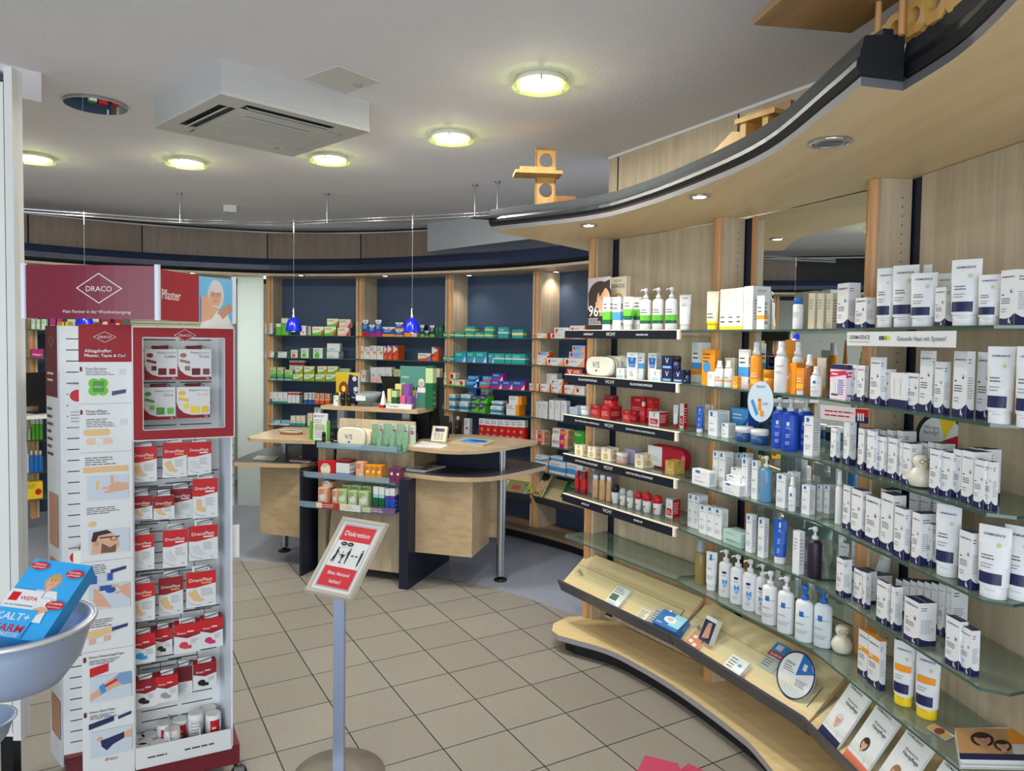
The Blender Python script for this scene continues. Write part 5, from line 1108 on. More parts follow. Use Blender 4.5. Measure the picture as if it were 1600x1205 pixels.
def s_vred(F, side=False, **k):
    F.text('VICHY', 0.3, 0.7, 0.84, W_); F.micro(0.1, 0.2, 0.9, 0.6, 5, PK_, 4)
def s_vredw(F, side=False, **k):
    F.text('V', 0.36, 0.64, 0.62, TXT); F.rect(0.12, 0.10, 0.88, 0.5, RD); F.micro(0.2, 0.16, 0.8, 0.4, 3, W_)
    if side: F.rect(0, 0, 1, 1, RD); F.micro(0.1, 0.2, 0.9, 0.85, 6, W_)
def s_vgold(F, side=False, **k):
    F.text('V', 0.36, 0.64, 0.66, TXT); F.ell(0.5, 0.34, 0.26, 0.2, GD); F.micro(0.25, 0.26, 0.75, 0.42, 2, W_)
    if side: F.micro(0.1, 0.2, 0.9, 0.8, 8, GD, 3)
def s_band(c, c2=None, v0=0.35, v1=0.62, tc=None, word=None):
    def f(F, side=False, **k):
        F.rect(0, v0, 1, v1, c)
        if c2: F.rect(0, v0 - 0.14, 1, v0, c2)
        if word and not side: F.text(word, 0.1, 0.9, (v0 + v1) / 2 - 0.04, W_, True)
        F.micro(0.12, min(0.95, v1 + 0.06), 0.8, min(0.98, v1 + 0.28), 2, tc or TXT, 2)
        if side: F.micro(0.1, 0.05, 0.9, v0 - 0.15 if v0 > 0.3 else 0.9, 3, M_LINE)
    return f
def s_corner(c, word=None, c2=None, tc=None):
    def f(F, side=False, **k):
        if side: F.rect(0, 0, 1, 1, c); return
        F.poly([(0, 0), (1, 0), (1, 0.75), (0.55, 0.35), (0, 0.25)], c)
        if c2: F.poly([(0.7, 0), (1, 0), (1, 0.6)], c2)
        if word: F.text(word, 0.08, 0.75, 0.66, tc or TXT, True, maxh=0.24)
        else: F.micro(0.1, 0.6, 0.7, 0.85, 2, tc or TXT, 3)
    return f
def s_right(c, dot=None, word=None):
    def f(F, side=False, **k):
        if side: F.rect(0, 0, 1, 1, c); return
        F.rect(0.72, 0, 1, 1, c); F.micro(0.06, 0.55, 0.66, 0.9, 3, TXT, 5)
        if dot: F.ell(0.3, 0.28, 0.2, 0.2, dot)
        if word: F.text(word, 0.06, 0.66, 0.35, TXT, True)
    return f
def s_dot(c, cu=0.7, cv=0.45, r=0.16, word=None, base2=None):
    def f(F, side=False, **k):
        if base2: F.rect(0, 0, 1, 0.16, base2)
        if side: F.micro(0.1, 0.2, 0.9, 0.8, 6, M_LINE); return
        F.ell(cu, cv, r, r * 1.1, c); F.micro(0.08, 0.62, 0.75, 0.92, 3, TXT, 6)
        if word: F.text(word, 0.08, 0.7, 0.5, TXT, True, maxh=0.22)
    return f
def s_split(c, v, word=None, dot=None, wc=None):
    def f(F, side=False, **k):
        F.rect(0, 0, 1, v, c); F.micro(0.1, v + (1 - v) * 0.2, 0.85, v + (1 - v) * 0.85, 2, TXT, 2)
        if not side:
            if dot: F.ell(0.5, v * 0.66, 0.18, 0.2, dot)
            F.micro(0.12, 0.06, 0.7, v * 0.34, 2, wc or W_, 4)
            if word: F.text(word, 0.1, 0.9, v * 0.5, wc or W_, True, maxh=0.3)
    return f
def s_shield(c2, word='Doppelherz'):
    def f(F, side=False, **k):
        if side: F.rect(0.3, 0.1, 0.7, 0.5, c2); return
        F.poly([(0, 1), (1, 1), (1, 0.88), (0.72, 0.74), (0.28, 0.74), (0, 0.88)], W_); F.poly([(0.38, 0.90), (0.62, 0.90), (0.5, 0.78)], BK); F.micro(0.15, 0.45, 0.85, 0.70, 3, W_, 3); F.rect(0, 0, 1, 0.24, c2)
    return f
def s_voltaren(F, side=False, **k):
    if side: F.rect(0, 0, 1, 1, OR2); return
    F.poly([(1, 0), (1, 0.9), (0.62, 0)], PEACH); F.poly([(0, 0), (0.5, 0), (0.25, 0.12), (0.0, 0.5)], LB if k.get('blue') else PEACH); F.ell(0.16, 0.55, 0.07, 0.08, RD); F.micro(0.28, 0.5, 0.72, 0.72, 2, BL, 2)
def s_word(word, c, frac=0.9, v=0.3, h=0.4):
    def f(F, side=False, **k):
        F.text(word, 0.06, frac, v, c, True, maxh=h)
        if side: F.micro(0.1, 0.1, 0.9, 0.25, 1, M_LINE)
    return f
def s_orange(F, side=False, **k):
    if side: return
    F.poly([(0, 1), (0, 0.45), (0.9, 0.75)], W_); F.poly([(0.2, 1), (1, 1), (1, 0.86)], BL); F.poly([(0, 0.44), (0, 0.3), (0.7, 0.62)], PU); F.micro(0.15, 0.1, 0.8, 0.25, 2, PEACH, 2)
def s_doc(F, side=False, **k):
    if side: F.rect(0, 0, 1, 1, PEACH); F.micro(0.1, 0.2, 0.9, 0.8, 3, TXT); return
    F.text('doc', 0.05, 0.46, 0.28, DR, True, maxh=0.6); F.rect(0.5, 0, 0.8, 1, MG); F.ell(0.66, 0.5, 0.12, 0.10, OR); F.rect(0.8, 0, 1, 1, PEACH); F.micro(0.82, 0.2, 0.98, 0.8, 4, TXT)
STY = {
 'derm': (W_, s_derm), 'dermy': (W_, s_dermy), 'lrp': (W_, s_lrp), 'plain': (W_, s_plain), 'cream': (CR, s_plain), 'grey': (GY, s_plain), 'vich': (W_, s_vich), 'vblue': (W_, s_vblue), 'vsmall': (W_, s_vsmall), 'vnavy': (NV, s_vnavy), 'vred': (RD, s_vred), 'vredw': (W_, s_vredw), 'vgold': (CR, s_vgold), 'gold': (GD, s_vgold),
 'sunw': (W_, s_band(OR, None, 0.30, 0.42)), 'sunb': (W_, s_band(SKC, OR, 0.34, 0.5)), 'sunorange': (OR, s_band(cm(252, 190, 60), None, 0.1, 0.3, W_, None)), 'sunyel': (CR, s_band(YE, None, 0.0, 0.08)), 'sunbox': (OR, s_word('V', W_, 0.6, 0.45, 0.2)), 'kidsun': (OR, s_dot(SKC, 0.4, 0.5, 0.28)), 'bluestripe': (W_, s_band(SKC, W_, 0.3, 0.55)),
 'greenstripe': (W_, s_band(GR, DG, 0.32, 0.56)), 'wblue': (W_, s_band(LB, None, 0.0, 0.08)), 'greenbox': (GR, s_band(W_, None, 0.7, 0.95)), 'apple': (CR, s_corner(GR, None, RD)), 'pinkapple': (CR, s_corner(PK_, None, RD)), 'redwhite': (W_, s_dot(RD, 0.5, 0.3, 0.14)),
 'flatgreen': (W_, s_right(DG)), 'tallgreenr': (W_, s_right(DG, OR2)), 'tallgreeng': (W_, s_right(DG, GR)), 'sol': (W_, s_band(AQ, None, 0.0, 0.14)), 'herb': (LG, s_band(GR, LB, 0.25, 0.5)), 'herbrow': (CR, s_corner(GR, None, OR)), 'redband': (W_, s_band(RD, None, 0.75, 0.88)),
 'spineteal': (W_, s_band(TL_, None, 0.0, 0.14)), 'spinered': (W_, s_band(RD, None, 0.76, 0.92)), 'spineblue': (W_, s_split(BL, 0.35)), 'spineor': (PEACH, s_split(OR2, 0.3)), 'flatteal': (AQ, s_plain), 'flatwhite': (W_, s_plain), 'tealfoot': (CR, s_band(TL_, None, 0.0, 0.25)),
 'dhgreen': (GR, s_shield(YE)), 'dhred': (BL, s_shield(RD)), 'dhpurple': (BL, s_shield(MG)), 'dhyel': (BL, s_shield(OR)), 'dhwide': (BL, s_shield(OR)), 'dhdark': (NV, s_shield(GR)), 'dgreen': (DG, s_plain), 'orb': (OR2, s_orange), 'orflat': (W_, s_corner(OR2, None, SKC)), 'flower': (W_, s_dot(OR, 0.72, 0.5, 0.2)), 'vials': (W_, s_band(PK_, None, 0.0, 0.3)), 'pinkish': (PK_, s_plain), 'yellowb': (OR, s_plain), 'greenw': (LG, s_plain),
 'teal': (TL_, s_band(W_, YE, 0.45, 0.6)), 'tealy': (TL_, s_band(cm(220, 230, 90), None, 0.25, 0.5, W_)), 'tealblue': (TL_, s_corner(SKC, None, W_, W_)), 'tealw': (TL_, s_band(W_, None, 0.42, 0.55, W_)), 'pinkdot': (CR, s_dot(RD, 0.68, 0.5, 0.15, None, GR)), 'skyb': (SKC, s_corner(BL, None, W_, W_)), 'bluered': (SKC, s_corner(OR2, None, BL, W_)), 'violet': (BL, s_corner(MG, None, W_, W_)),
 'whteal': (W_, s_band(cm(26, 140, 180), None, 0.12, 0.55)), 'mine': (cm(60, 66, 110), s_corner(GR, None, None, W_)), 'worange': (W_, s_right(OR)), 'acc': (W_, s_split(PEACH, 0.4, None)), 'redrow': (W_, s_split(RD, 0.68, None, GD)), 'wlogo': (W_, s_dot(DR, 0.5, 0.45, 0.18)), 'volt': (W_, s_voltaren), 'voltblue': (cm(150, 180, 226), s_voltaren), 'doc': (W_, s_doc), 'kytta': (cm(60, 160, 50), s_word('Kytta', W_, 0.8)), 'bluewhite': (W_, s_band(SKC, None, 0.2, 0.6)), 'orblue': (W_, s_corner(SKC, None, OR)), 'redheart': (W_, s_dot(RD, 0.3, 0.5, 0.14)),
 'dark': (BK, s_plain), 'magenta': (MG, s_word('Allegra', W_, 0.9)), 'limew': (W_, s_right(GR)), 'yellowtin': (YE, s_dot(RD, 0.75, 0.4, 0.2)), 'lilac': (LILAC, s_plain), 'greyb': (cm(150, 166, 186), s_plain), 'redbox': (RD, s_dot(CR, 0.45, 0.5, 0.3)), 'maroonw': (DR, s_band(W_, SKC, 0.3, 0.85)), 'redslim': (DR, s_band(RD, None, 0.2, 0.8)), 'salmon': (PEACH, s_dot(W_, 0.6, 0.25, 0.18)), 'amberp': (OR, s_dot(CR, 0.5, 0.6, 0.25)), 'plum': (cm(120, 50, 90), s_dot(CR, 0.5, 0.6, 0.22)), 'mintflat': (cm(176, 206, 196), s_plain), 'roundl': (LG, s_dot(W_, 0.5, 0.55, 0.34)), 'roundo': (PEACH, s_dot(W_, 0.5, 0.5, 0.34)), 'pillgreen': (DG, s_band(W_, AQ, 0.7, 1.0)), 'pillblue': (BL, s_band(W_, PU, 0.7, 1.0)), 'purp': (cm(132, 80, 160), s_word('P', W_, 0.7, 0.12, 0.3)), 'pinkp': (cm(216, 96, 140), s_word('P', W_, 0.7, 0.12, 0.3)), 'ylp': (cm(220, 206, 130), s_word('P', TL_, 0.7, 0.12, 0.3)), 'darkgreen': (DG, s_band(LG, None, 0.6, 0.95)), 'violetbox': (cm(150, 130, 160), s_plain),
}
def s_dermt(F, side=False, **k):
    F.rect(0.08, 0.06, 0.84, 0.24, NV); F.text('DERMASENCE', 0.16, 0.84, 0.84, NV, True); F.ell(0.68, 0.70, 0.08, 0.08, LG, 10); F.micro(0.14, 0.44, 0.7, 0.54, 2, TXT, 2); F.micro(0.14, 0.30, 0.6, 0.40, 2, M_LINE, 4)
def s_dermyt(F, side=False, **k):
    s_dermt(F); F.rect(0.10, 0.46, 0.9, 0.58, OR)
def s_derms(F, side=False, **k):
    F.rect(0, 0, 1, 0.24, NV); F.micro(0.2, 0.35, 0.3, 0.85, 10, M_LINE, 2); F.micro(0.6, 0.35, 0.7, 0.85, 10, M_LINE, 3)
def s_set(F, side=False, **k):
    F.rect(0, 0.86, 1, 1, NV); F.poly([(0, 0.62), (1, 0.72), (1, 0.84), (0, 0.78)], cm(206, 30, 80)); F.micro(0.1, 0.66, 0.7, 0.78, 1, W_)
    for i in range(3): F.rect(0.12 + i * 0.14, 0.1, 0.23 + i * 0.14, 0.5, W_); F.rect(0.12 + i * 0.14, 0.1, 0.23 + i * 0.14, 0.15, NV)
    F.micro(0.56, 0.12, 0.92, 0.58, 7, BL, 3)
def s_lrpm(F, side=False, **k):
    F.rect(0.36, 0.84, 0.60, 0.93, NV); F.micro(0.36, 0.72, 0.64, 0.80, 2, TXT, 1); F.text('M', 0.38, 0.66, 0.42, SKC, True, maxh=0.24); F.text('+', 0.40, 0.64, 0.24, SKC, True, maxh=0.2); F.micro(0.34, 0.08, 0.64, 0.22, 3, M_LINE, 3)
def s_wl(F, side=False, **k):
    F.rect(0.40, 0.78, 0.54, 0.92, W_); F.micro(0.36, 0.66, 0.66, 0.74, 2, W_, 1); F.micro(0.36, 0.34, 0.62, 0.50, 3, W_, 3); F.micro(0.36, 0.1, 0.64, 0.24, 3, W_, 4)
STY.update(mintd=(cm(190, 206, 190), s_dot(cm(214, 80, 96), 0.5, 0.7, 0.34)), dermt=(W_, s_dermt), dermyt=(W_, s_dermyt), derms=(W_, s_derms), setbox=(cm(226, 206, 222), s_set), lrpm=(W_, s_lrpm), wlabel=(W_, s_wl), bluetube=(cm(30, 90, 190), s_wl), wbl=(LB, s_wl))
_BOX = {}
def carton_mesh(w, d, h, sty):
    key = (round(w, 3), round(d, 3), round(h, 3), sty)
    if key in _BOX: return _BOX[key]
    base, fn = STY[sty]; b = MB(); w, d, h = key[0], key[1], key[2]
    topm = NV if sty in ('derm',) else (OR if sty == 'dermy' else base)
    r = min(0.0012, w * 0.05)
    b.add([(-w / 2, -d / 2, 0), (w / 2, -d / 2, 0), (w / 2, d / 2, 0), (-w / 2, d / 2, 0), (-w / 2, -d / 2, h), (w / 2, -d / 2, h), (w / 2, d / 2, h), (-w / 2, d / 2, h)], [(3, 2, 1, 0), (0, 1, 5, 4), (1, 2, 6, 5), (2, 3, 7, 6), (3, 0, 4, 7)], base)
    b.add([(-w / 2, -d / 2, h), (w / 2, -d / 2, h), (w / 2, d / 2, h), (-w / 2, d / 2, h)], [(0, 1, 2, 3)], topm)
    b.add([(-w / 2 + r, d / 2 - 0.0012, h), (w / 2 - r, d / 2 - 0.0012, h), (w / 2 - r, d / 2 - 0.0012, h + 0.0005), (-w / 2 + r, d / 2 - 0.0012, h + 0.0005)], [(0, 1, 2, 3)], topm)
    fn(flat_face(b, w, h, (-w / 2, -d / 2, 0), (1, 0, 0), (0, 0, 1)))
    fn(flat_face(b, d, h, (w / 2, -d / 2, 0), (0, 1, 0), (0, 0, 1)), side=True)
    fn(flat_face(b, d, h, (-w / 2, d / 2, 0), (0, -1, 0), (0, 0, 1)), side=True)
    if sty in ('derm',): F = flat_face(b, w, d, (-w / 2, -d / 2, h + 0.0006), (1, 0, 0), (0, 1, 0)); F.text('DERMASENCE', 0.1, 0.9, 0.4, GY)
    _BOX[key] = b.mesh('carton'); return _BOX[key]

def surf_cyl(rx, ry):
    return lambda u, v, e: ((rx + e) * sin(u / rx), -(ry + e) * cos(u / rx), v)
def tube_parts(w, h, sty, capm, capf=0.16, flip=False):
    """squeeze tube standing on its cap: body + cap meshes"""
    base, fn = STY[sty]; rx = w / 2; hc = h * capf; b = MB(); n = 24; rings = []
    zs = [hc, hc + h * 0.03, hc + (h - hc) * 0.35, hc + (h - hc) * 0.7, h * 0.955, h]
    for z in zs:
        t = (z - hc) / (h - hc); a = rx * (0.90 + 0.10 * min(1, t * 1.5)) * (0.94 if z == hc else 1); c = max(0.0012, rx * 0.74 * (1 - t ** 1.25)) if z < h * 0.95 else 0.0012
        rings.append([(a * cos(2 * pi * k / n), c * sin(2 * pi * k / n), z) for k in range(n)])
    for i in range(len(rings) - 1): b.add(rings[i] + rings[i + 1], [(k, (k + 1) % n, n + (k + 1) % n, n + k) for k in range(n)], base, True)
    b.add(rings[0], [list(range(n))[::-1]], base); b.add(rings[-1], [list(range(n))], base)
    def f(u, v, e):
        x = (u - w / 2) * 0.93; z = hc + v; t = min(1, v / (h - hc)); c = max(0.0012, rx * 0.74 * (1 - t ** 1.25)); a = rx * (0.90 + 0.10 * min(1, t * 1.5))
        q = max(0.0, 1 - (x / a) ** 2); return (x, -c * sqrt(q) - e * 1.5 - 0.0006, z)
    F = Face(b, w, h - hc, f, curved=True, e0=0.0006)
    F.w = w
    class G(Face):
        def rect(s, u0, v0, u1, v1, m):
            us = [u0 + (u1 - u0) * i / 8 for i in range(9)]; vs_ = [v0 + (v1 - v0) * i / 6 for i in range(7)]
            pts = [(u * s.w, v * s.h) for v in vs_ for u in us]; s._emit(pts, [(r * 9 + c, r * 9 + c + 1, r * 9 + c + 10, r * 9 + c + 9) for r in range(6) for c in range(8)], m)
        def poly(s, pts, m):
            if len(pts) > 4:
                u0 = min(p[0] for p in pts); u1 = max(p[0] for p in pts); v1 = max(p[1] for p in pts); v0 = min(p[1] for p in pts)
                return s.rect(u0, v0, u1, v0 + (v1 - v0) * 0.8, m)
            a, bq, c, d_ = (pts + [pts[-1]])[:4]; pp = []
            for j in range(7):
                for i in range(9):
                    s_, t_ = i / 8, j / 6; pp.append(tuple(((a[q] * (1 - s_) + bq[q] * s_) * (1 - t_) + (d_[q] * (1 - s_) + c[q] * s_) * t_) * (s.w, s.h)[q] for q in (0, 1)))
            s._emit(pp, [(r * 9 + c_, r * 9 + c_ + 1, r * 9 + c_ + 10, r * 9 + c_ + 9) for r in range(6) for c_ in range(8)], m)
    fn(G(b, w, h - hc, f, curved=True, e0=0.0006))
    c = MB(); rc = rx * 0.80; c.lathe([(rc * 0.96, 0), (rc, 0.002), (rc, hc * 0.92), (rc * 0.94, hc + 0.001)], capm, 24, sy=0.80); c.add([(-rc * 0.4, -rc * 0.80 - 0.0006, hc * 0.75), (rc * 0.4, -rc * 0.80 - 0.0006, hc * 0.75), (rc * 0.4, -rc * 0.80 - 0.0006, hc * 0.78), (-rc * 0.4, -rc * 0.80 - 0.0006, hc * 0.78)], [(0, 1, 2, 3)], M_LINE)
    return b.mesh('tube_body'), c.mesh('tube_cap')
M_CLEARP = clear_mat('clear_plastic', (210, 224, 230), 0.35); M_AMBER = clear_mat('straw_liquid', (196, 178, 110), 0.45); M_SKYT = clear_mat('sky_gel', (130, 190, 226), 0.55)
def label_band(mb, r, sy, h, fn, v0=0.08, v1=0.80):
    F = Face(mb, 2 * r * 1.25, h, lambda u, v, e: ((r + e) * sin((u - r * 1.25) / r), -(r * sy + e) * cos((u - r * 1.25) / r), v), curved=True, e0=0.0005)
    F.mb = mb; 
    class S: pass
    sub = Face(mb, 2 * r * 1.25, h * (v1 - v0), lambda u, v, e: F.fn(u, v + h * v0, e), curved=True, e0=0.0005)
    op = sub.poly
    sub.poly = lambda pts, m: sub.rect(min(p[0] for p in pts), min(p[1] for p in pts), max(p[0] for p in pts), max(p[1] for p in pts), m) if len(pts) > 3 else None
    fn(sub)
def bottle_parts(kind, w, h, bm, capm, sty=None):
    """returns [(part name, mesh)]"""
    r = w / 2; b = MB(); c = MB(); out = []
    fn = STY[sty][1] if sty else None
    if kind == 'pump':
        hb = h * 0.74; sy = 0.72 if w > 0.05 else 0.9
        b.lathe([(r * 0.92, 0), (r, 0.004), (r, hb * 0.90), (r * 0.86, hb * 0.965), (r * 0.45, hb), (r * 0.40, hb + 0.004)], bm, 28, sy=sy)
        if fn: label_band(b, r, sy, hb, fn)
        c.lathe([(r * 0.44, hb + 0.002), (r * 0.44, hb + h * 0.075), (r * 0.20, hb + h * 0.085), (r * 0.16, h * 0.90), (r * 0.34, h * 0.905), (r * 0.36, h * 0.985), (r * 0.2, h)], capm, 20)
        c.tube([(0, 0, h * 0.955), (-r * 0.62, -r * 0.32, h * 0.96), (-r * 0.80, -r * 0.42, h * 0.935)], r * 0.12, capm, 8); return [('body', b), ('pump_head', c)]
    if kind == 'spray':
        hb = h * 0.72; b.lathe([(r * 0.94, 0), (r, 0.003), (r, hb * 0.93), (r * 0.72, hb)], bm, 24, sy=0.85)
        if fn: label_band(b, r, 0.85, hb, fn)
        c.lathe([(r * 0.70, hb), (r * 0.70, h * 0.80), (r * 0.52, h * 0.83), (r * 0.50, h * 0.985), (r * 0.40, h)], capm, 20); c.tube([(0, -r * 0.4, h * 0.92), (0, -r * 0.58, h * 0.92)], r * 0.12, GY, 8); return [('body', b), ('spray_cap', c)]
    if kind == 'bottle':
        hb = h * 0.78; b.lathe([(r * 0.94, 0), (r, 0.003), (r, hb * 0.84), (r * 0.7, hb * 0.95), (r * 0.42, hb)], bm, 24)
        if fn: label_band(b, r, 1.0, hb, fn)
        c.lathe([(r * 0.46, hb), (r * 0.46, h)], capm, 18); return [('body', b), ('cap', c)]
    if kind == 'capbottle':
        hb = h * 0.80; b.lathe([(r * 0.94, 0), (r, 0.003), (r, hb * 0.95), (r * 0.86, hb)], bm, 24, sy=0.8)
        if fn: label_band(b, r, 0.8, hb, fn)
        c.lathe([(r * 0.84, hb), (r * 0.84, h * 0.98), (r * 0.7, h)], capm, 22, sy=0.82); return [('body', b), ('cap', c)]
    if kind == 'jar':
        hb = h * 0.62; b.lathe([(r * 0.9, 0), (r * 0.98, 0.004), (r * 0.98, hb)], bm, 28)
        if fn: label_band(b, r * 0.98, 1.0, hb, fn, 0.1, 0.9)
        c.lathe([(r, hb), (r, h * 0.96), (r * 0.94, h)], capm, 28); return [('body', b), ('lid', c)]
    if kind == 'roll':
        hb = h * 0.62; b.lathe([(r * 0.55, 0), (r * 0.7, 0.003), (r * 0.92, hb * 0.7), (r * 0.95, hb)], bm, 24)
        if fn: label_band(b, r * 0.86, 1.0, hb, fn, 0.2, 0.9)
        c.lathe([(r, hb), (r, h * 0.80), (r * 0.80, h * 0.95), (r * 0.4, h), (0.0002, h)], capm, 24); return [('body', b), ('cap', c)]
    if kind == 'can':
        b.lathe([(r * 0.97, 0), (r, 0.003), (r, h * 0.97)], bm, 24)
        if fn: label_band(b, r, 1.0, h, fn)
        c.lathe([(r, h * 0.97), (r * 0.96, h)], capm, 24); return [('body', b), ('lid', c)]
_BP = {}
GROUPS = {}
KNAME = {'box': ('carton', 'carton'), 'tube': ('cream_tube', 'tube'), 'pump': ('pump_bottle', 'bottle'), 'spray': ('spray_bottle', 'bottle'), 'bottle': ('bottle', 'bottle'), 'capbottle': ('bottle', 'bottle'), 'jar': ('cream_jar', 'jar'), 'roll': ('roll_on_stick', 'deodorant'), 'can': ('canister', 'canister')}
class Row:
    """one shelf: a front line with the shelf height; items are measured from their outlines"""
    def __init__(self, p, q, z, where, group):
        self.p, self.z, self.where, self.group = p, z, where, group; self.e = unit(p, q); self.n = (-self.e[1], self.e[0]); self.items = []; self.rz = atan2(self.e[1], self.e[0])
    def spot(self, x, off, z=None):
        z = self.z if z is None else z; p = add(self.p, self.n, off); y = 520
        for _ in range(4): P = on_wall(x, y, p, self.e); y = pix((P.x, P.y, z))[1]
        return P, y
    def put(self, kind, desc, x0, x1, yt, off=0.03, yb=None, d=None, sty='plain', bm=None, cap=None, base=None, yaw=0.0, x2=None, back=False):
        """x0,x1 front edges, yt top, yb foot at the left front corner when well below eye level"""
        z = self.z if base is None else base
        if yb is not None:
            P0 = at_z(x0 if kind == 'box' else (x0 + x1) / 2, yb, z); v = (P0.x - self.p[0]) * self.n[0] + (P0.y - self.p[1]) * self.n[1]
            off = v
            off = max(0.006, min(off, 0.21))
        A, ya = self.spot(x0, off, z); B, y_ = self.spot(x1, off, z)
        if kind != 'box':   # round things: width seen across the sight line
            M, ym = self.spot((x0 + x1) / 2, off, z); dist = M.xy.length; w = (x1 - x0) / FPX * dist * 0.99; p0 = (self.p[0] + self.n[0] * off, self.p[1] + self.n[1] * off)
            Tp = on_wall((x0 + x1) / 2, yt, p0, self.e); h = Tp.z - z; c = (M.x, M.y); dd = w
        else:
            w = max(0.008, (B - A).xy.length - 0.0008); p0 = (A.x, A.y); Tp = on_wall(x0, yt, p0, self.e); h = Tp.z - z
            dd = d or min(0.10, max(0.022, w * 0.75))
            if x2:
                E, _ = self.spot(x1, off, z)
                # depth from the far edge of the visible side
                lo, hi = 0.01, 0.14
                for _ in range(24):
                    m = (lo + hi) / 2; px_ = pix((B.x + self.n[0] * m, B.y + self.n[1] * m, z + h / 2))[0]
                    if px_ < x2: lo = m
                    else: hi = m
                dd = max(0.012, min(m, 0.13))
            mid = ((A.x + B.x) / 2, (A.y + B.y) / 2); c = add(mid, self.n, dd / 2)
        h = max(0.012, h)
        if kind == 'box' and off + dd > 0.245: dd = max(0.012, 0.245 - off); c = add(mid, self.n, dd / 2)
        self.items.append(dict(kind=kind, desc=desc, x=x0, c=c, w=w, d=dd, h=h, z=z, sty=sty, bm=bm, cap=cap, yaw=yaw, off=off))
        return z + h
    def flush(self):
        by = {}
        for it in sorted(self.items, key=lambda i: i['x']): by.setdefault(it['desc'], []).append(it)
        for desc, its in by.items():
            for k, it in enumerate(its):
                lab = f'{desc} on {self.where}' if len(its) == 1 else f'{desc}, {ORDN[k]} from left on {self.where}'
                nm, cat = KNAME[it['kind']]; loc = (it['c'][0], it['c'][1], it['z'] + 0.0004); rz = self.rz + it['yaw']
                if it['kind'] == 'box':
                    o = bpy.data.objects.new(nm, carton_mesh(it['w'], it['d'], it['h'], it['sty'])); C.objects.link(o); o.location = loc; o.rotation_euler = (0, 0, rz); tag(o, lab, cat, self.group)
                else:
                    key = (it['kind'], round(it['w'], 3), round(it['h'], 3), it['sty'], it['bm'].name if it['bm'] else '', it['cap'].name if it['cap'] else '')
                    if key not in _BP:
                        if it['kind'] == 'tube': a, c_ = tube_parts(key[1], key[2], it['sty'], it['cap'] or W_); _BP[key] = [('body', a), ('cap', c_)]
                        else: _BP[key] = [(n_, m_.mesh(n_)) for n_, m_ in bottle_parts(it['kind'], key[1], key[2], it['bm'] or W_, it['cap'] or W_, it['sty'] if it['sty'] != 'plain0' else None)]
                    r_yaw = self.rz + (atan2(-loc[0], loc[1]) - self.rz) * 0.65 + it['yaw']   # turned partly towards the room
                    t = empty(nm, loc, r_yaw, lab, cat, self.group)
                    for n_, m_ in _BP[key]: o = bpy.data.objects.new(n_, m_); C.objects.link(o); o.parent = t
NAVYCAP = NV

# ------------------------------------------------------------------ far right-hand bay: five shelves with black strips
WH = ['top', 'second', 'third', 'fourth', 'fifth', 'lowest']
STRIPS = [('KOPFHAUT', 'MÄNNERPFLEGE'), ('FEUCHTIGKEITSPFLEGE', 'FEUCHTIGKEITSPFLEGE'), ('ERSTE FÄLTCHEN & AUSSTRAHLUNG', 'ERSTE FÄLTCHEN & AUSSTRAHLUNG'), ('ANTI-FALTEN & STRAFFHEIT', 'ANTI-FALTEN & STRAFFHEIT'), ('MAKE-UP', 'MAKE-UP')]
se = unit(SL, SK); sn = (-se[1], se[0]); SW = hypot(SK[0] - SL[0], SK[1] - SL[1])
M_STRIP = mat((16, 20, 36), 0.3)
for k, (ta, tb_) in enumerate(STRIPS):
    o_ = add(SL, sn, -0.016)
    t = empty('label_strip', (o_[0], o_[1], SZ[k]), atan2(se[1], se[0]), label=f'black label strip {"with heading " + tb_.split()[0].title() if k != 1 else "about moisture care"}, {WH[k]} shelf of far bay', cat='label strip', group='black label strips of the far right-hand bay')
    b = MB(); b.box(-0.002, 0.0, -0.042, SW - 0.012, 0.004, -0.002, M_STRIP); F = flat_face(b, SW, 0.04, (0, 0, -0.042), (1, 0, 0), (0, 0, 1))
    F.text('VICHY', 0.40, 0.50, 0.34, W_, maxh=0.42); la = min(0.30, 0.012 * len(ta)); F.text(ta, 0.24 - la / 2, 0.24 + la / 2, 0.40, W_, True, maxh=0.26); F.text(tb_, 0.72 - la / 2, 0.72 + la / 2, 0.40, W_, True, maxh=0.26); b.build('strip', t)
    b = MB(); b.box(-0.002, 0.001, -0.002, SW + 0.012, 0.016, 0.002, CR); b.box(SW - 0.012, 0.001, -0.042, SW + 0.004, 0.012, -0.002, CR); b.build('rail', t)
def frow(k): return Row(SL, SK, SZ[k], f'{WH[k]} black-edged shelf', f'goods on the {WH[k]} black-edged shelf')
R = frow(0)
R.put('box', 'slim white box with green square', 941, 952, 464.8, 0.035, sty='greenstripe', d=0.04); R.put('box', 'slim white box with blue square', 956.8, 968.8, 464.8, 0.035, sty='bluestripe', x2=975)
R.put('tube', 'white tube with bright green band', 973, 989.5, 464, 0.05, sty='greenstripe'); R.put('tube', 'white tube with dark green band', 988.7, 1003, 464.5, 0.11, sty='greenstripe')
for x0, x1, y in ((999.5, 1017.7, 451), (1019, 1036.8, 450), (1039, 1058, 449)): R.put('pump', 'white pump bottle with green label', x0, x1, y, 0.045, sty='greenstripe')
R.put('tube', 'plain white cleansing tube', 1061, 1079, 461, 0.07, sty='vich'); R.flush()
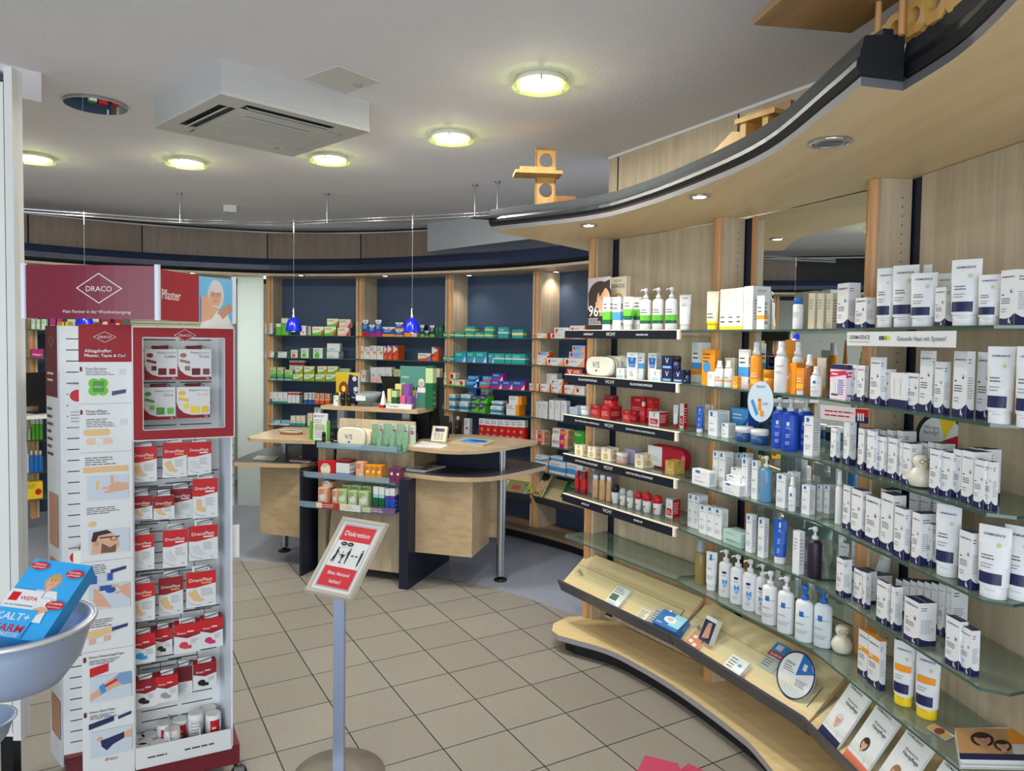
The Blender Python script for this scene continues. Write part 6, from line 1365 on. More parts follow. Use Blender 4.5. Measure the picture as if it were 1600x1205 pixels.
# dark-haired poster and carton standee
P, y = R.spot(917.8, 0.06); Q, y2 = R.spot(952, 0.06); T = on_wall(917.8, 435.3, (P.x, P.y), se); wp = (Q - P).xy.length; hp_ = T.z - SZ[0]
b = MB(); b.box(0, 0, 0, wp, 0.006, hp_, W_); F = flat_face(b, wp, hp_, (0, 0, 0), (1, 0, 0), (0, 0, 1)); F.rect(0, 0, 1, 1, cm(202, 190, 190)); F.poly([(0, 0), (1, 0), (1, 0.4), (0.75, 0.3), (0.2, 0.42), (0, 0.4)], cm(40, 30, 28))
F.ell(0.55, 0.66, 0.52, 0.42, M_HAIR, 24); F.poly([(0.02, 0.72), (0.4, 0.9), (0.55, 0.4), (0.3, 0.22), (0.05, 0.3)], M_HAIR); F.ell(0.72, 0.56, 0.30, 0.38, M_SKIN, 24); F.poly([(0.45, 0.85), (1, 0.95), (1, 0.78), (0.8, 0.80), (0.55, 0.62)], M_HAIR); F.rect(0.62, 0.60, 0.78, 0.615, M_HAIR); F.ell(0.72, 0.565, 0.06, 0.025, M_HAIR, 10); F.ell(0.84, 0.40, 0.08, 0.03, RD, 10); F.ell(0.40, 0.50, 0.04, 0.07, M_SKIN2, 10)
F.text('96', 0.06, 0.50, 0.27, W_, True); F.text('%', 0.52, 0.68, 0.27, W_); F.micro(0.06, 0.10, 0.7, 0.24, 5, W_, 3)
b.build('poster', loc=(P.x, P.y, SZ[0]), rz=R.rz, label='small poster of dark-haired woman reading 96% on the top black-edged shelf', cat='poster')
P, y = R.spot(952, 0.13); Q, y2 = R.spot(977, 0.13); T = on_wall(952, 434, (P.x, P.y), se); wp = (Q - P).xy.length; hp_ = T.z - SZ[0]
b = MB(); b.box(0, 0, 0, wp, 0.03, hp_, CR); F = flat_face(b, wp, hp_, (0, 0, 0), (1, 0, 0), (0, 0, 1)); F.text('VICHY', 0.25, 0.75, 0.90, TXT); F.text('DERCOS', 0.1, 0.9, 0.80, TXT, True); F.ell(0.55, 0.5, 0.35, 0.45, GD); F.ell(0.55, 0.48, 0.28, 0.38, CR); F.micro(0.4, 0.5, 0.7, 0.6, 2, TXT)
b.build('display_carton', loc=(P.x, P.y, SZ[0]), rz=R.rz, label='tall cream display carton reading DERCOS beside the dark-haired poster', cat='carton')

def pouch(x0, x1, yt, yb, row, off, m, m2, label, name='toiletry_pouch', txt='V/S', dd=0.05, grp=None):
    P, _ = row.spot(x0, off); Q, _ = row.spot(x1, off); T = on_wall(x0, yt, (P.x, P.y), row.e); w = (Q - P).xy.length; h = T.z - row.z; n = 24
    t = empty(name, ((P.x + Q.x) / 2, (P.y + Q.y) / 2, row.z), row.rz, label, 'pouch', grp)
    def ring(s, y): return [((w / 2) * s * abs(cos(a)) ** 0.55 * (1 if cos(a) > 0 else -1), y, h / 2 + (h / 2) * s * abs(sin(a)) ** 0.62 * (1 if sin(a) > 0 else -1)) for a in [2 * pi * k / n for k in range(n)]]
    b = MB(); rs = [ring(0.90, 0), ring(0.985, dd * 0.18), ring(1.0, dd * 0.5), ring(0.985, dd * 0.82), ring(0.9, dd)]
    for i in range(4): b.add(rs[i] + rs[i + 1], [(k, (k + 1) % n, n + (k + 1) % n, n + k) for k in range(n)], m, True)
    b.add(rs[0], [list(range(n))[::-1]], m, False); b.add(rs[-1], [list(range(n))], m)
    F = flat_face(b, w, h, (-w / 2, 0, 0), (1, 0, 0), (0, 0, 1), e0=0.001)
    if txt: F.text(txt, 0.28, 0.56, 0.44, m2); F.rect(0.40, 0.26, 0.48, 0.33, m2)
    else: F.rect(0.06, 0.10, 0.44, 0.92, W_); F.micro(0.12, 0.3, 0.38, 0.5, 3, M_LINE)
    b.build('bag', t); b = MB(); pts_ = [(p[0] * 1.0, dd * 0.5, p[2]) for p in ring(1.006, 0)]; b.tube(pts_ + pts_[:1], 0.0022, m2, 6); b.build('zip', t); return t
R = frow(1)
pouch(960, 975, 556, 587, R, 0.10, CR, GY, 'rearmost of the white pouches on the second black-edged shelf', grp='white pouches second shelf', txt='V', dd=0.04)
pouch(937, 968, 556, 587, R, 0.09, CR, GY, 'middle one of the white pouches on the second black-edged shelf', grp='white pouches second shelf', txt='V', dd=0.04)
pouch(914, 955, 556.5, 588, R, 0.02, mat((232, 228, 214), 0.4), cm(60, 66, 76), 'front white oval pouch with blue V mark on the second black-edged shelf', grp='white pouches second shelf')
R.put('box', 'teal cream box standing behind', 968, 979.5, 560, 0.10, sty='whteal'); R.put('box', 'small white jar box', 963, 974.6, 575, 0.02, sty='vsmall', d=0.05)
R.put('box', 'tall white box with blue cup shape', 979, 995, 550.8, 0.03, sty='vblue', yaw=0.0); R.put('tube', 'slim white and blue tube', 996.5, 1007, 552, 0.05, sty='bluestripe'); R.put('box', 'tall white box with blue cup shape', 1012, 1025, 551.6, 0.06, sty='vblue', x2=1032)
R.put('box', 'small white jar box', 1016, 1031, 577.7, 0.01, sty='vsmall', d=0.03)
tz = R.put('box', 'navy cream box', 1033.5, 1050, 577, 0.02, sty='vnavy', d=0.05); R.put('box', 'upper navy cream box', 1033.5, 1050.5, 556, 0.022, sty='vnavy', d=0.05, base=tz)
tz = R.put('box', 'navy cream box', 1051, 1067, 578, 0.02, sty='vnavy', d=0.05); R.put('jar', 'dark blue jar', 1052, 1064, 557.5, 0.03, base=tz, bm=NV, cap=BK); 
R.put('jar', 'dark blue jar', 1068.5, 1079, 578, 0.05, bm=NV, cap=BK); R.flush()
R = frow(2)
R.put('box', 'small pale blue box', 890, 902, 636, yb=646.8, sty='greyb', d=0.04); R.put('jar', 'round white jar', 907, 923, 634.9, yb=648.5); R.put('box', 'small blue box behind jar', 899, 908, 634, 0.10, sty='greyb')
R.put('box', 'red cream box', 922.8, 937.5, 632.5, yb=650, sty='vred', d=0.06); tz = R.put('box', 'red cream box', 938.7, 953, 634, yb=652.8, sty='vred', x2=972); R.put('jar', 'red jar with white cap label', 943.5, 966, 618, 0.05, base=tz, bm=RD, cap=DR)
R.put('box', 'small red box', 972.6, 985, 641, yb=657.8, sty='vred', x2=990); R.put('jar', 'red round jar', 985, 997, 643, yb=659, bm=RD, cap=RD); R.put('bottle', 'red dropper bottle with white top', 999, 1011, 628, yb=660, bm=RD, cap=W_)
R.put('box', 'large red box standing behind', 985, 1006, 619.5, 0.13, sty='vred', d=0.06); R.put('box', 'tall red box standing behind', 1010, 1020, 622, 0.13, sty='vred', x2=1030)
R.put('box', 'white and red cream box', 1013.5, 1030, 643, yb=663.7, sty='vredw', x2=1044); R.put('tube', 'small white tube with red cap', 1051.6, 1059, 633, yb=668, sty='vich', cap=RD); R.put('box', 'slim white box with red side', 1061.6, 1068, 630.5, yb=668.7, sty='vredw', x2=1074); R.flush()
R = frow(3)
R.put('box', 'cream and gold box', 897.9, 909.8, 694.6, yb=710.5, sty='vgold', x2=922); R.put('box', 'cream and gold box', 917.8, 929.7, 697.6, yb=714.5, sty='vgold', x2=940); R.put('box', 'cream and gold box', 939, 953.6, 698.6, yb=718.5, sty='vgold', x2=967)
R.put('jar', 'rose jar with white lid', 963, 982, 707, yb=724, bm=cm(206, 160, 146)); R.put('box', 'violet box behind the rose jar', 977, 992, 700.6, 0.10, sty='lilac', x2=1002); R.put('box', 'cream and gold box', 991.5, 1004.4, 708.5, yb=729.5, sty='vgold', x2=1022)
pouch(1009, 1068, 691.6, 727.5, R, 0.12, mat((176, 16, 44), 0.25), DR, 'shiny dark red toiletry pouch with white label on the fourth black-edged shelf', txt=None, dd=0.06)
R.put('box', 'gold cream box', 1039, 1053, 718.5, yb=739.4, sty='gold', x2=1070); R.flush()
R = frow(4)
R.put('can', 'slim dark red canister', 898, 906, 734, yb=770, bm=DR, sty='redslim', cap=GY); R.put('can', 'slim dark red canister', 906.5, 918, 735, yb=772.5, bm=DR, sty='redslim', cap=GY)
R.put('box', 'violet box behind foundation bottles', 922, 934, 737, 0.13, sty='violetbox', d=0.05); R.put('box', 'violet box behind foundation bottles', 938, 950, 739, 0.13, sty='violetbox', d=0.05)
for a, b_, t_, y_ in ((925.3, 935.7, 742, 777.5), (935.8, 946, 742.5, 781), (946.8, 956, 745, 783.5)): R.put('capbottle', 'beige foundation bottle with white cap', a, b_, t_, yb=y_, bm=cm(206, 160, 112), cap=W_)
R.put('roll', 'roll-on stick with black cap', 954.8, 967.6, 757, yb=787, cap=BK, sty='plain0'); 
for a, b_, t_, y_ in ((967.2, 978.5, 763, 790), (978.6, 990.4, 766, 794)): R.put('roll', 'roll-on stick with clear cap', a, b_, t_, yb=y_, cap=GY, sty='redheart')
for a, b_, t_, y_ in ((991.5, 1003.2, 768, 797), (1003.4, 1018.2, 770, 801), (1019.4, 1034.5, 774, 804.5)): R.put('roll', 'roll-on stick with red cap', a, b_, t_, yb=y_, cap=RD, sty='redheart')
R.put('box', 'blister box with dark red cap', 1040, 1050.5, 779, yb=807, sty='vredw', x2=1063); R.flush()

# ------------------------------------------------------------------ middle bay in front of the mirror
def mrow(k): return Row(SK, SM, SZ[k], f'{WH[k]} mirror-bay shelf', f'goods on the {WH[k]} mirror-bay shelf')
R = mrow(0)
R.put('tube', 'white tube with yellow corner', 1103.5, 1122.5, 455.8, 0.06, sty='sunyel', cap=YE)
for a, b_, t_ in ((1124, 1136.4, 453), (1136.6, 1148.8, 452), (1149, 1160, 450.5)): R.put('box', 'plain cream box', a, b_, t_, 0.04, sty='sunyel', d=0.10)
R.put('box', 'taller plain cream box', 1160.8, 1175, 448.4, 0.03, sty='vich', x2=1204); R.put('box', 'white sun cream box with orange square', 1181.8, 1193.5, 462.7, 0.012, sty='sunw', d=0.02)
R.put('capbottle', 'white bottle with blue cap', 1239, 1253.5, 466, 0.10, cap=LB); 
for a in (1262, 1276, 1290): R.put('box', 'pale box close to the mirror', a, a + 10, 459, 0.19, sty='cream', d=0.04)
R.flush()
R = mrow(1)
R.put('box', 'tall white, blue and orange sun box', 1080, 1095.5, 535.4, yb=597, sty='sunb', d=0.05); R.put('box', 'orange box with blue wave', 1096, 1116, 546.4, 0.07, sty='kidsun', x2=1124); R.put('box', 'small white box', 1105, 1115.7, 581, 0.012, sty='plain', d=0.03)
for a, b_ in ((1117.3, 1130.5), (1131.5, 1144)): R.put('spray', 'small white spray bottle with orange label', a, b_, 564, 0.03, sty='sunw')
R.put('box', 'cream box behind small sprays', 1131.7, 1147, 559, 0.13, sty='cream', x2=1152); R.put('box', 'low orange box', 1144.8, 1152, 588, 0.02, sty='sunorange', d=0.02); R.put('box', 'white box with blue band', 1153, 1168.5, 546, 0.06, sty='bluestripe', x2=1172)
R.put('spray', 'large orange spray bottle', 1172.5, 1189.4, 534.4, 0.08, bm=OR, sty='sunorange'); R.put('jar', 'low orange tin', 1193, 1209, 578, 0.10, bm=OR, cap=OR)
R.put('spray', 'tall white spray bottle', 1210, 1229, 533.8, 0.03, sty='vich'); R.put('tube', 'orange tube with cream top', 1226, 1240, 531, 0.13, sty='sunorange', cap=OR); R.put('spray', 'cream sun spray bottle', 1237.5, 1254, 534.5, 0.10, sty='sunyel')
R.put('box', 'orange sun cream box', 1225.5, 1243, 566.3, yb=614, sty='sunbox', d=0.03); R.put('tube', 'small orange tube', 1244, 1257, 575, 0.02, sty='sunorange', cap=W_); R.put('tube', 'wide orange tube behind', 1252, 1274, 559, 0.12, sty='sunorange', cap=OR)
R.put('spray', 'brown spray bottle with 30 label', 1256.5, 1271, 554, 0.035, bm=BR_, sty='plain0'); R.put('spray', 'small white spray bottle', 1267, 1282.6, 573, 0.012, sty='lrp'); R.put('tube', 'cream sun tube with orange side', 1276, 1289, 559.5, 0.10, sty='sunyel', cap=OR); R.flush()
R = mrow(2)
R.put('tube', 'blue tube with white cap', 1087.4, 1098.8, 635.8, yb=676, sty='bluetube'); R.put('box', 'tall white and blue box', 1106.4, 1120, 640.8, yb=679.7, sty='lrp', x2=1140); R.put('box', 'pale box behind white boxes', 1101, 1113, 631.5, 0.17, sty='plain', d=0.06)
R.put('box', 'low white and blue cream box', 1126.7, 1137.6, 660.7, yb=682.7, sty='lrp', x2=1150); R.put('box', 'blue gift carton with clear window', 1142, 1168, 637, 0.15, sty='skyb', d=0.06)
R.put('jar', 'blue cream jar with white lid', 1149.6, 1176, 666.7, yb=689, bm=cm(24, 70, 130)); R.put('jar', 'blue cream jar with white lid', 1173.4, 1200, 671, yb=694, bm=cm(24, 70, 130))
for a, b_, t_, y_ in ((1206, 1227, 621, 700), (1221.6, 1246, 622, 704)): R.put('pump', 'royal blue pump bottle', a, b_, t_, yb=y_, bm=cm(28, 74, 190), sty='wlabel')
R.put('pump', 'royal blue pump bottle', 1247, 1269.5, 622, 0.13, bm=cm(28, 74, 190), sty='wlabel'); R.put('box', 'tall white box with blue square', 1255, 1269, 649.8, yb=711.5, sty='lrp', x2=1282); R.flush()
def bag(x, y, off, row, s, label, grp):
    P, _ = row.spot(x, off); t = empty('organza_bag', (P.x, P.y, row.z), row.rz, label, 'gift bag', grp); b = MB(); m = mat((132, 184, 232), 0.5, mott=0.3)
    pr = [(0.4, 0), (0.95, 0.15), (1.0, 0.5), (0.8, 0.85), (0.30, 1.1), (0.34, 1.2), (0.75, 1.5), (0.55, 1.48), (0.2, 1.22)]
    n = 26; rs = [[(r * s * (1 + 0.10 * sin(5 * a + i)) * cos(a), r * s * 0.7 * (1 + 0.1 * cos(4 * a + i)) * sin(a), z * s * 1.1) for a in [2 * pi * k / n for k in range(n)]] for i, (r, z) in enumerate(pr)]
    for i in range(len(rs) - 1): b.add(rs[i] + rs[i + 1], [(k, (k + 1) % n, n + (k + 1) % n, n + k) for k in range(n)], m, True)
    b.add(rs[0], [list(range(n))[::-1]], m); b.build('bag', t); b = MB(); b.tube([(0.34 * s * cos(2 * pi * k / 16), 0.25 * s * sin(2 * pi * k / 16), 1.26 * s) for k in range(17)], 0.0022, W_, 6); b.build('ribbon', t)
bag(1126, 660, 0.20, R, 0.034, 'left light blue organza gift bag on third mirror-bay shelf', 'light blue organza bags'); bag(1155, 660, 0.215, R, 0.046, 'right light blue organza gift bag above the blue gift carton', 'light blue organza bags')
R = mrow(3)
R.put('box', 'long flat white box', 1081, 1108, 731.5, yb=754, sty='lrp', d=0.04)
for a, b_, t_, y_ in ((1112.7, 1121.3, 704, 757), (1122, 1132, 705.5, 760.5)): R.put('box', 'tall slim white box', a, b_, t_, yb=y_, sty='lrp', d=0.045)
for a in (1141, 1150, 1159): R.put('box', 'tall slim white box behind the flat ones', a, a + 8, 707, 0.14, sty='lrp', d=0.03)
tz = R.put('box', 'flat white box at stack bottom', 1128.7, 1155, 752, yb=769, sty='lrp', d=0.035); tz = R.put('box', 'flat white box in stack middle', 1134.6, 1157, 741, 0.04, sty='lrp', d=0.035, base=tz); R.put('box', 'flat white box on stack top', 1142, 1158.5, 730, 0.05, sty='lrp', d=0.03, base=tz)
R.put('box', 'tall white box with blue square', 1157.8, 1167, 714.5, yb=774.5, sty='lrp', x2=1175); R.put('box', 'tall white box with blue square', 1173.4, 1182.4, 719, yb=779, sty='lrp', x2=1188)
R.put('pump', 'sky blue clear pump bottle', 1187.4, 1205, 712, yb=784, bm=M_SKYT, sty='plain'); R.put('box', 'white box with blue square', 1212, 1226, 739.4, yb=791, sty='lrp', d=0.04); R.put('box', 'tall white box with blue square', 1229, 1238, 736.4, 0.07, sty='lrp', x2=1250)
R.put('spray', 'slim white spray bottle', 1232, 1242.4, 745, yb=799, sty='lrp')
R.put('box', 'short white box with blue square', 1251.8, 1264, 757, yb=802, sty='lrp', x2=1274)
for a in (1275.5, 1287): R.put('box', 'short white box behind another', a, a + 8, 757, 0.12, sty='lrp', d=0.03)
for i_ in range(2):
    tz = R.put('box', 'flat pale box beside mirror', 1256 + 0, 1280, 735 + i_ * 0, 0.19, sty='tealfoot', d=0.03, base=(R.z if i_ == 0 else R.z + 0.03)) if False else None
R.flush()
R = mrow(4)
for a, b_, t_, y_ in ((1074, 1083, 770.5, 822), (1083.4, 1091, 773, 825)): R.put('box', 'tall slim white box', a, b_, t_, yb=y_, sty='lrp', d=0.05)
for a, b_, t_, y_ in ((1091.6, 1103, 788, 831.5), (1103.4, 1114.7, 790, 835.5), (1115, 1126.8, 793, 840)): R.put('box', 'white box with blue square', a, b_, t_, yb=y_, sty='lrp', d=0.035)
tz = R.put('box', 'lower pale green flat box', 1130, 1158, 837.5, yb=847, sty='mintflat', d=0.07); R.put('box', 'upper pale green flat box', 1129.6, 1157, 826, 0.03, sty='mintflat', d=0.07, base=tz)
R.put('box', 'tall white box with brown side', 1164.5, 1174, 802, yb=861, sty='lrp', x2=1182); R.put('box', 'tall white box with brown side', 1183.2, 1193, 808, yb=869, sty='lrp', x2=1201)
R.put('tube', 'wide royal blue tube', 1208.4, 1228, 811.5, yb=880, bm=LB, sty='bluetube'); R.put('box', 'tall white box with grey square', 1237.5, 1248, 828, yb=894.7, sty='plain', x2=1257)
R.put('pump', 'dark aubergine pump bottle', 1261.4, 1282, 822.5, yb=903, bm=cm(44, 30, 50), sty='plain0'); R.put('pump', 'small white pump bottle behind others', 1296 - 26, 1296 - 14, 838, 0.2, sty='plain0') if False else None; R.flush()
R = mrow(5)
R.put('spray', 'straw-coloured clear pump bottle', 1085, 1102, 844, yb=912, bm=M_AMBER, cap=M_CLEARP, sty='plain0'); R.put('tube', 'white tube with blue square', 1102.6, 1119.7, 862, yb=922, sty='lrp')
for a, b_, t_, y_ in ((1122.9, 1144, 858, 932), (1141, 1163.2, 865.4, 942.5), (1160, 1182.3, 873, 953), (1181, 1199, 880, 960)): R.put('pump', 'white pump bottle with blue M lettering', a, b_, t_, yb=y_, sty='lrpm')
R.put('pump', 'white pump bottle with blue square', 1190.6, 1214, 891.7, yb=974.5, sty='lrp'); R.put('pump', 'white pump bottle with blue square', 1215, 1239, 899.7, yb=988, sty='lrp'); R.put('spray', 'white spray bottle at the back', 1208, 1221.5, 886, 0.16, sty='plain0')
R.put('pump', 'milky pump bottle with blue pump', 1243, 1268.6, 913.6, yb=1001, cap=LB, bm=cm(226, 232, 234), sty='lrp'); R.put('pump', 'milky pump bottle with blue pump', 1272, 1297.6, 918.6, 0.055, cap=LB, bm=cm(214, 222, 226), sty='lrp'); R.flush()
# ------------------------------------------------------------------ nearest bay
def nrow(k): return Row(SM, SN, SZ[k], f'{WH[k]} nearest-bay shelf', f'goods on the {WH[k]} nearest-bay shelf')
D = 'white carton with navy foot'; DT = 'white tube with navy foot'
R = nrow(0)
R.put('box', D, 1306.7, 1324.2, 444.5, 0.04, sty='derm', x2=1344); R.put('box', D, 1335.5, 1352.5, 466.5, 0.02, sty='derm', x2=1367.5)
for a, b_, t_, o in ((1370, 1394, 419.5, 0.03), (1396, 1430, 415, 0.05), (1425, 1459, 427, 0.03), (1489, 1526, 406, 0.03), (1531, 1558, 430, 0.04)): R.put('tube', DT, a, b_, t_, o, sty='dermt')
R.put('tube', 'cream-lit tube standing behind', 1441, 1452, 414.5, 0.13, sty='dermt'); R.put('tube', 'cream-lit tube standing behind', 1464, 1484, 428, 0.12, sty='dermt')
R.put('box', D, 1459.5, 1476, 450.4, 0.03, sty='derm', x2=1492); R.put('box', D, 1561, 1584.4, 424, 0.03, sty='derm', d=0.07); R.flush()
b = MB(); P = at_y(1323, 529, 2.31); Q = on_wall(1495, 529, SN, R.e)
P1, _ = R.spot(1324, -0.02); Q1, _ = R.spot(1494, -0.02); w = (Q1 - P1).xy.length; zt = 1.677 - (518 - 533.5) * 0 
ztop = on_wall(1324, 519, (P1.x, P1.y), R.e).z; zbot = on_wall(1324, 540, (P1.x, P1.y), R.e).z
b.box(0, 0, 0, w, 0.002, ztop - zbot, W_); F = flat_face(b, w, ztop - zbot, (0, 0, 0), (1, 0, 0), (0, 0, 1)); F.text('DERMASENCE', 0.03, 0.25, 0.48, BK, True); F.text('MEDIZINISCHE HAUTPFLEGE', 0.03, 0.25, 0.22, M_LINE)
for i_, c_ in enumerate((BL, DR, GR, YE)): F.rect(0.345 + i_ * 0.027, 0.42, 0.368 + i_ * 0.027, 0.70, c_)
F.text('Gesunde Haut mit System!', 0.52, 0.93, 0.38, TXT); b.build('shelf_sign', loc=(P1.x, P1.y, zbot), rz=R.rz, label='white sign strip reading Gesunde Haut mit System on the top right-hand shelf edge', cat='sign')
R = nrow(1)
R.put('box', 'pink and white set box', 1296, 1321, 569, yb=622, sty='setbox', d=0.05)
for a, b_, t_, y_, x2 in ((1324.6, 1337, 569.4, 625, 0), (1338.2, 1349.7, 570.6, 627, 1357), (1358, 1374, 557.8, 632, 1385), (1376, 1389, 576.4, 633.5, 1400), (1416.5, 1434.3, 582.6, 639.5, 0), (1435.2, 1454, 547.8, 643, 1458), (1458.2, 1472.6, 565, 646.5, 1485), (1487, 1508.6, 549, 651, 1523), (1524, 1546.5, 550, 654, 1556)):
    R.put('box', D, a, b_, t_, yb=y_, sty='derm', **({'x2': x2} if x2 else {'d': 0.045}))
R.put('box', 'white carton turned sideways with navy foot', 1390, 1415.5, 581.7, 0.03, sty='derms', d=0.04)
for a, b_ in ((1545, 1577), (1590, 1621)): R.put('tube', DT, a, b_, 542, 0.025, sty='dermt')
R.flush()
R = nrow(2)
for a, b_, t_, y_, x2 in ((1296.8, 1304.8, 667, 720, 1313), (1317, 1325.7, 647.5, 725.5, 1338), (1339.4, 1348.6, 668.5, 733, 0), (1353.4, 1364, 671.3, 739, 1368), (1369, 1380, 680.4, 742, 1386), (1386, 1399.8, 683, 746.5, 1400), (1403.2, 1409, 690.7, 751, 0), (1409.4, 1421, 691, 755.5, 1440), (1450.8, 1465.4, 700, 769.5, 1467), (1469, 1484.6, 704.7, 774, 0), (1487, 1500.3, 700.4, 777.5, 0), (1501, 1519, 702.6, 784, 0), (1520, 1536.5, 716.6, 791.5, 1538), (1537.4, 1548.6, 720, 796, 1560)):
    R.put('box', D, a, b_, t_, yb=y_, sty='derm', **({'x2': x2} if x2 else {'d': 0.05}))
for a, b_, t_ in ((1372, 1381, 671), (1384, 1393, 671), (1400, 1409, 672), (1425, 1435, 690), (1437, 1447, 691), (1448, 1457, 690), (1459, 1468, 692), (1512, 1523, 698), (1526, 1538, 700)): R.put('box', 'white carton of the hind row', a, b_, t_, 0.11, sty='derm', d=0.045)
R.flush()
def duck(x, yb_, yt, row, k, label):
    P = at_z(x, yb_ - 3, row.z); s = (yb_ - yt) / FPX * P.y; t = empty('duck_figurine', (P.x, P.y, row.z), atan2(-P.x, P.y) + k, label, 'figurine', 'cream bath ducks with glasses'); b = MB(); m = mat((226, 218, 196), 0.3)
    b.lathe([(0.2 * s, 0.0), (0.30 * s, 0.05 * s), (0.36 * s, 0.22 * s), (0.34 * s, 0.40 * s), (0.24 * s, 0.56 * s), (0.16 * s, 0.60 * s), (0.20 * s, 0.66 * s), (0.245 * s, 0.78 * s), (0.22 * s, 0.91 * s), (0.12 * s, 0.985 * s), (0.0002, s)], m, 24, mats=[NV] + [m] * 9); b.build('body', t)
    b = MB(); b.lathe([(0.0002, -0.1 * s), (0.10 * s, -0.02 * s), (0.0002, 0.12 * s)], m, 12, sx=0.35, sy=1.0, c=(-0.34 * s, 0.0, 0.30 * s)); b.lathe([(0.0002, -0.1 * s), (0.10 * s, -0.02 * s), (0.0002, 0.12 * s)], m, 12, sx=0.35, sy=1.0, c=(0.34 * s, 0.0, 0.30 * s)); b.build('wing', t)
    b = MB(); b.lathe([(0.0002, -0.03 * s), (0.09 * s, -0.01 * s), (0.09 * s, 0.01 * s), (0.0002, 0.03 * s)], cm(206, 176, 120), 14, sy=1.3, c=(0, -0.25 * s, 0.72 * s)); b.build('beak', t)
    b = MB()
    for q in (-1, 1): b.tube([(q * 0.10 * s + 0.07 * s * cos(a), -0.235 * s, 0.82 * s + 0.06 * s * sin(a)) for a in [2 * pi * j / 14 for j in range(15)]], 0.008 * s, BK, 6)
    b.tube([(-0.03 * s, -0.24 * s, 0.82 * s), (0.03 * s, -0.24 * s, 0.82 * s)], 0.008 * s, BK, 6); b.build('glasses', t)
duck(1438, 764, 713, R, 0.5, 'cream bath duck with glasses among cartons on the third nearest-bay shelf')
R = nrow(3)
R.put('spray', 'slim white bottle', 1305, 1315.4, 735, yb=819, sty='plain0'); 
for a, b_, t_, y_, x2 in ((1315.8, 1327, 755.5, 825, 1330), (1329, 1344.7, 762, 835, 1361), (1351, 1372, 771.6, 845, 1374), (1374.6, 1393.3, 767.7, 856, 1415), (1395.8, 1411.5, 790, 868, 1423), (1423, 1436, 798, 879, 1466), (1446.4, 1454.8, 816.5, 884, 1466), (1496.4, 1516.3, 825.6, 914, 1532)):
    R.put('box', D, a, b_, t_, yb=y_, sty='derm', **({'x2': x2} if x2 else {'d': 0.05}))
for a, b_, t_ in ((1418, 1431, 768), (1436, 1449, 770), (1455, 1466, 772), (1374, 1384, 762)): R.put('box', 'white carton of the hind row', a, b_, t_, 0.12, sty='derm', d=0.05)
for a, b_, t_, y_ in ((1463.5, 1495, 787.8, 899.5), (1532, 1571, 821, 933), (1573, 1612, 822, 936)): R.put('tube', DT, a, b_, t_, yb=y_, sty='dermt')
R.flush()
R = nrow(4)
for a, b_, t_, y_, x2 in ((1305.8, 1316.4, 868.7, 928.6, 1331), (1332.8, 1346, 886, 938, 0), (1346.5, 1351.6, 892, 950, 1361), (1368.7, 1384.5, 903, 972, 1390), (1390.5, 1396, 913.7, 982.7, 1410), (1475.8, 1497.6, 959.6, 1035.5, 1512), (1499.4, 1516, 975.8, 1048, 1531)):
    R.put('box', D, a, b_, t_, yb=y_, sty='derm', **({'x2': x2} if x2 else {'d': 0.05}))
R.put('box', 'large white carton with navy top and foot', 1411.4, 1434.3, 930, yb=1001.6, sty='derm', x2=1463)
for i_, (a, t_) in enumerate(((1352, 893), (1362, 895), (1398, 903), (1409, 904), (1420, 905), (1431, 906), (1442, 907), (1453, 908), (1464, 909), (1476, 911))): R.put('box', 'white carton of the hind row', a, a + 9, t_, 0.12, sty='derm', d=0.05)
for a, b_, t_, o in ((1310, 1325, 848, 0.16), (1331, 1348, 848, 0.18), (1352, 1388, 853.6, 0.20)): R.put('tube', 'cream-lit tube at the back', a, b_, t_, o, sty='dermt')
R.flush()
R = nrow(5)
duck(1315, 1022, 978, R, 0.3, 'cream bath duck standing alone at the left end of lowest nearest-bay shelf')
for a, b_, t_, y_, x2 in ((1339.6, 1354.6, 980, 1051.5, 0), (1355.2, 1372.6, 990, 1066.5, 1384)): R.put('box', 'white carton with orange top', a, b_, t_, yb=y_, sty='dermy', **({'x2': x2} if x2 else {'d': 0.035}))
for a, b_, t_, y_ in ((1396.5, 1425.5, 1001.4, 1100), (1431.5, 1463.5, 1019, 1120)): R.put('tube', 'white sun tube with yellow cap', a, b_, t_, yb=y_, sty='dermyt', cap=YE)
R.flush()

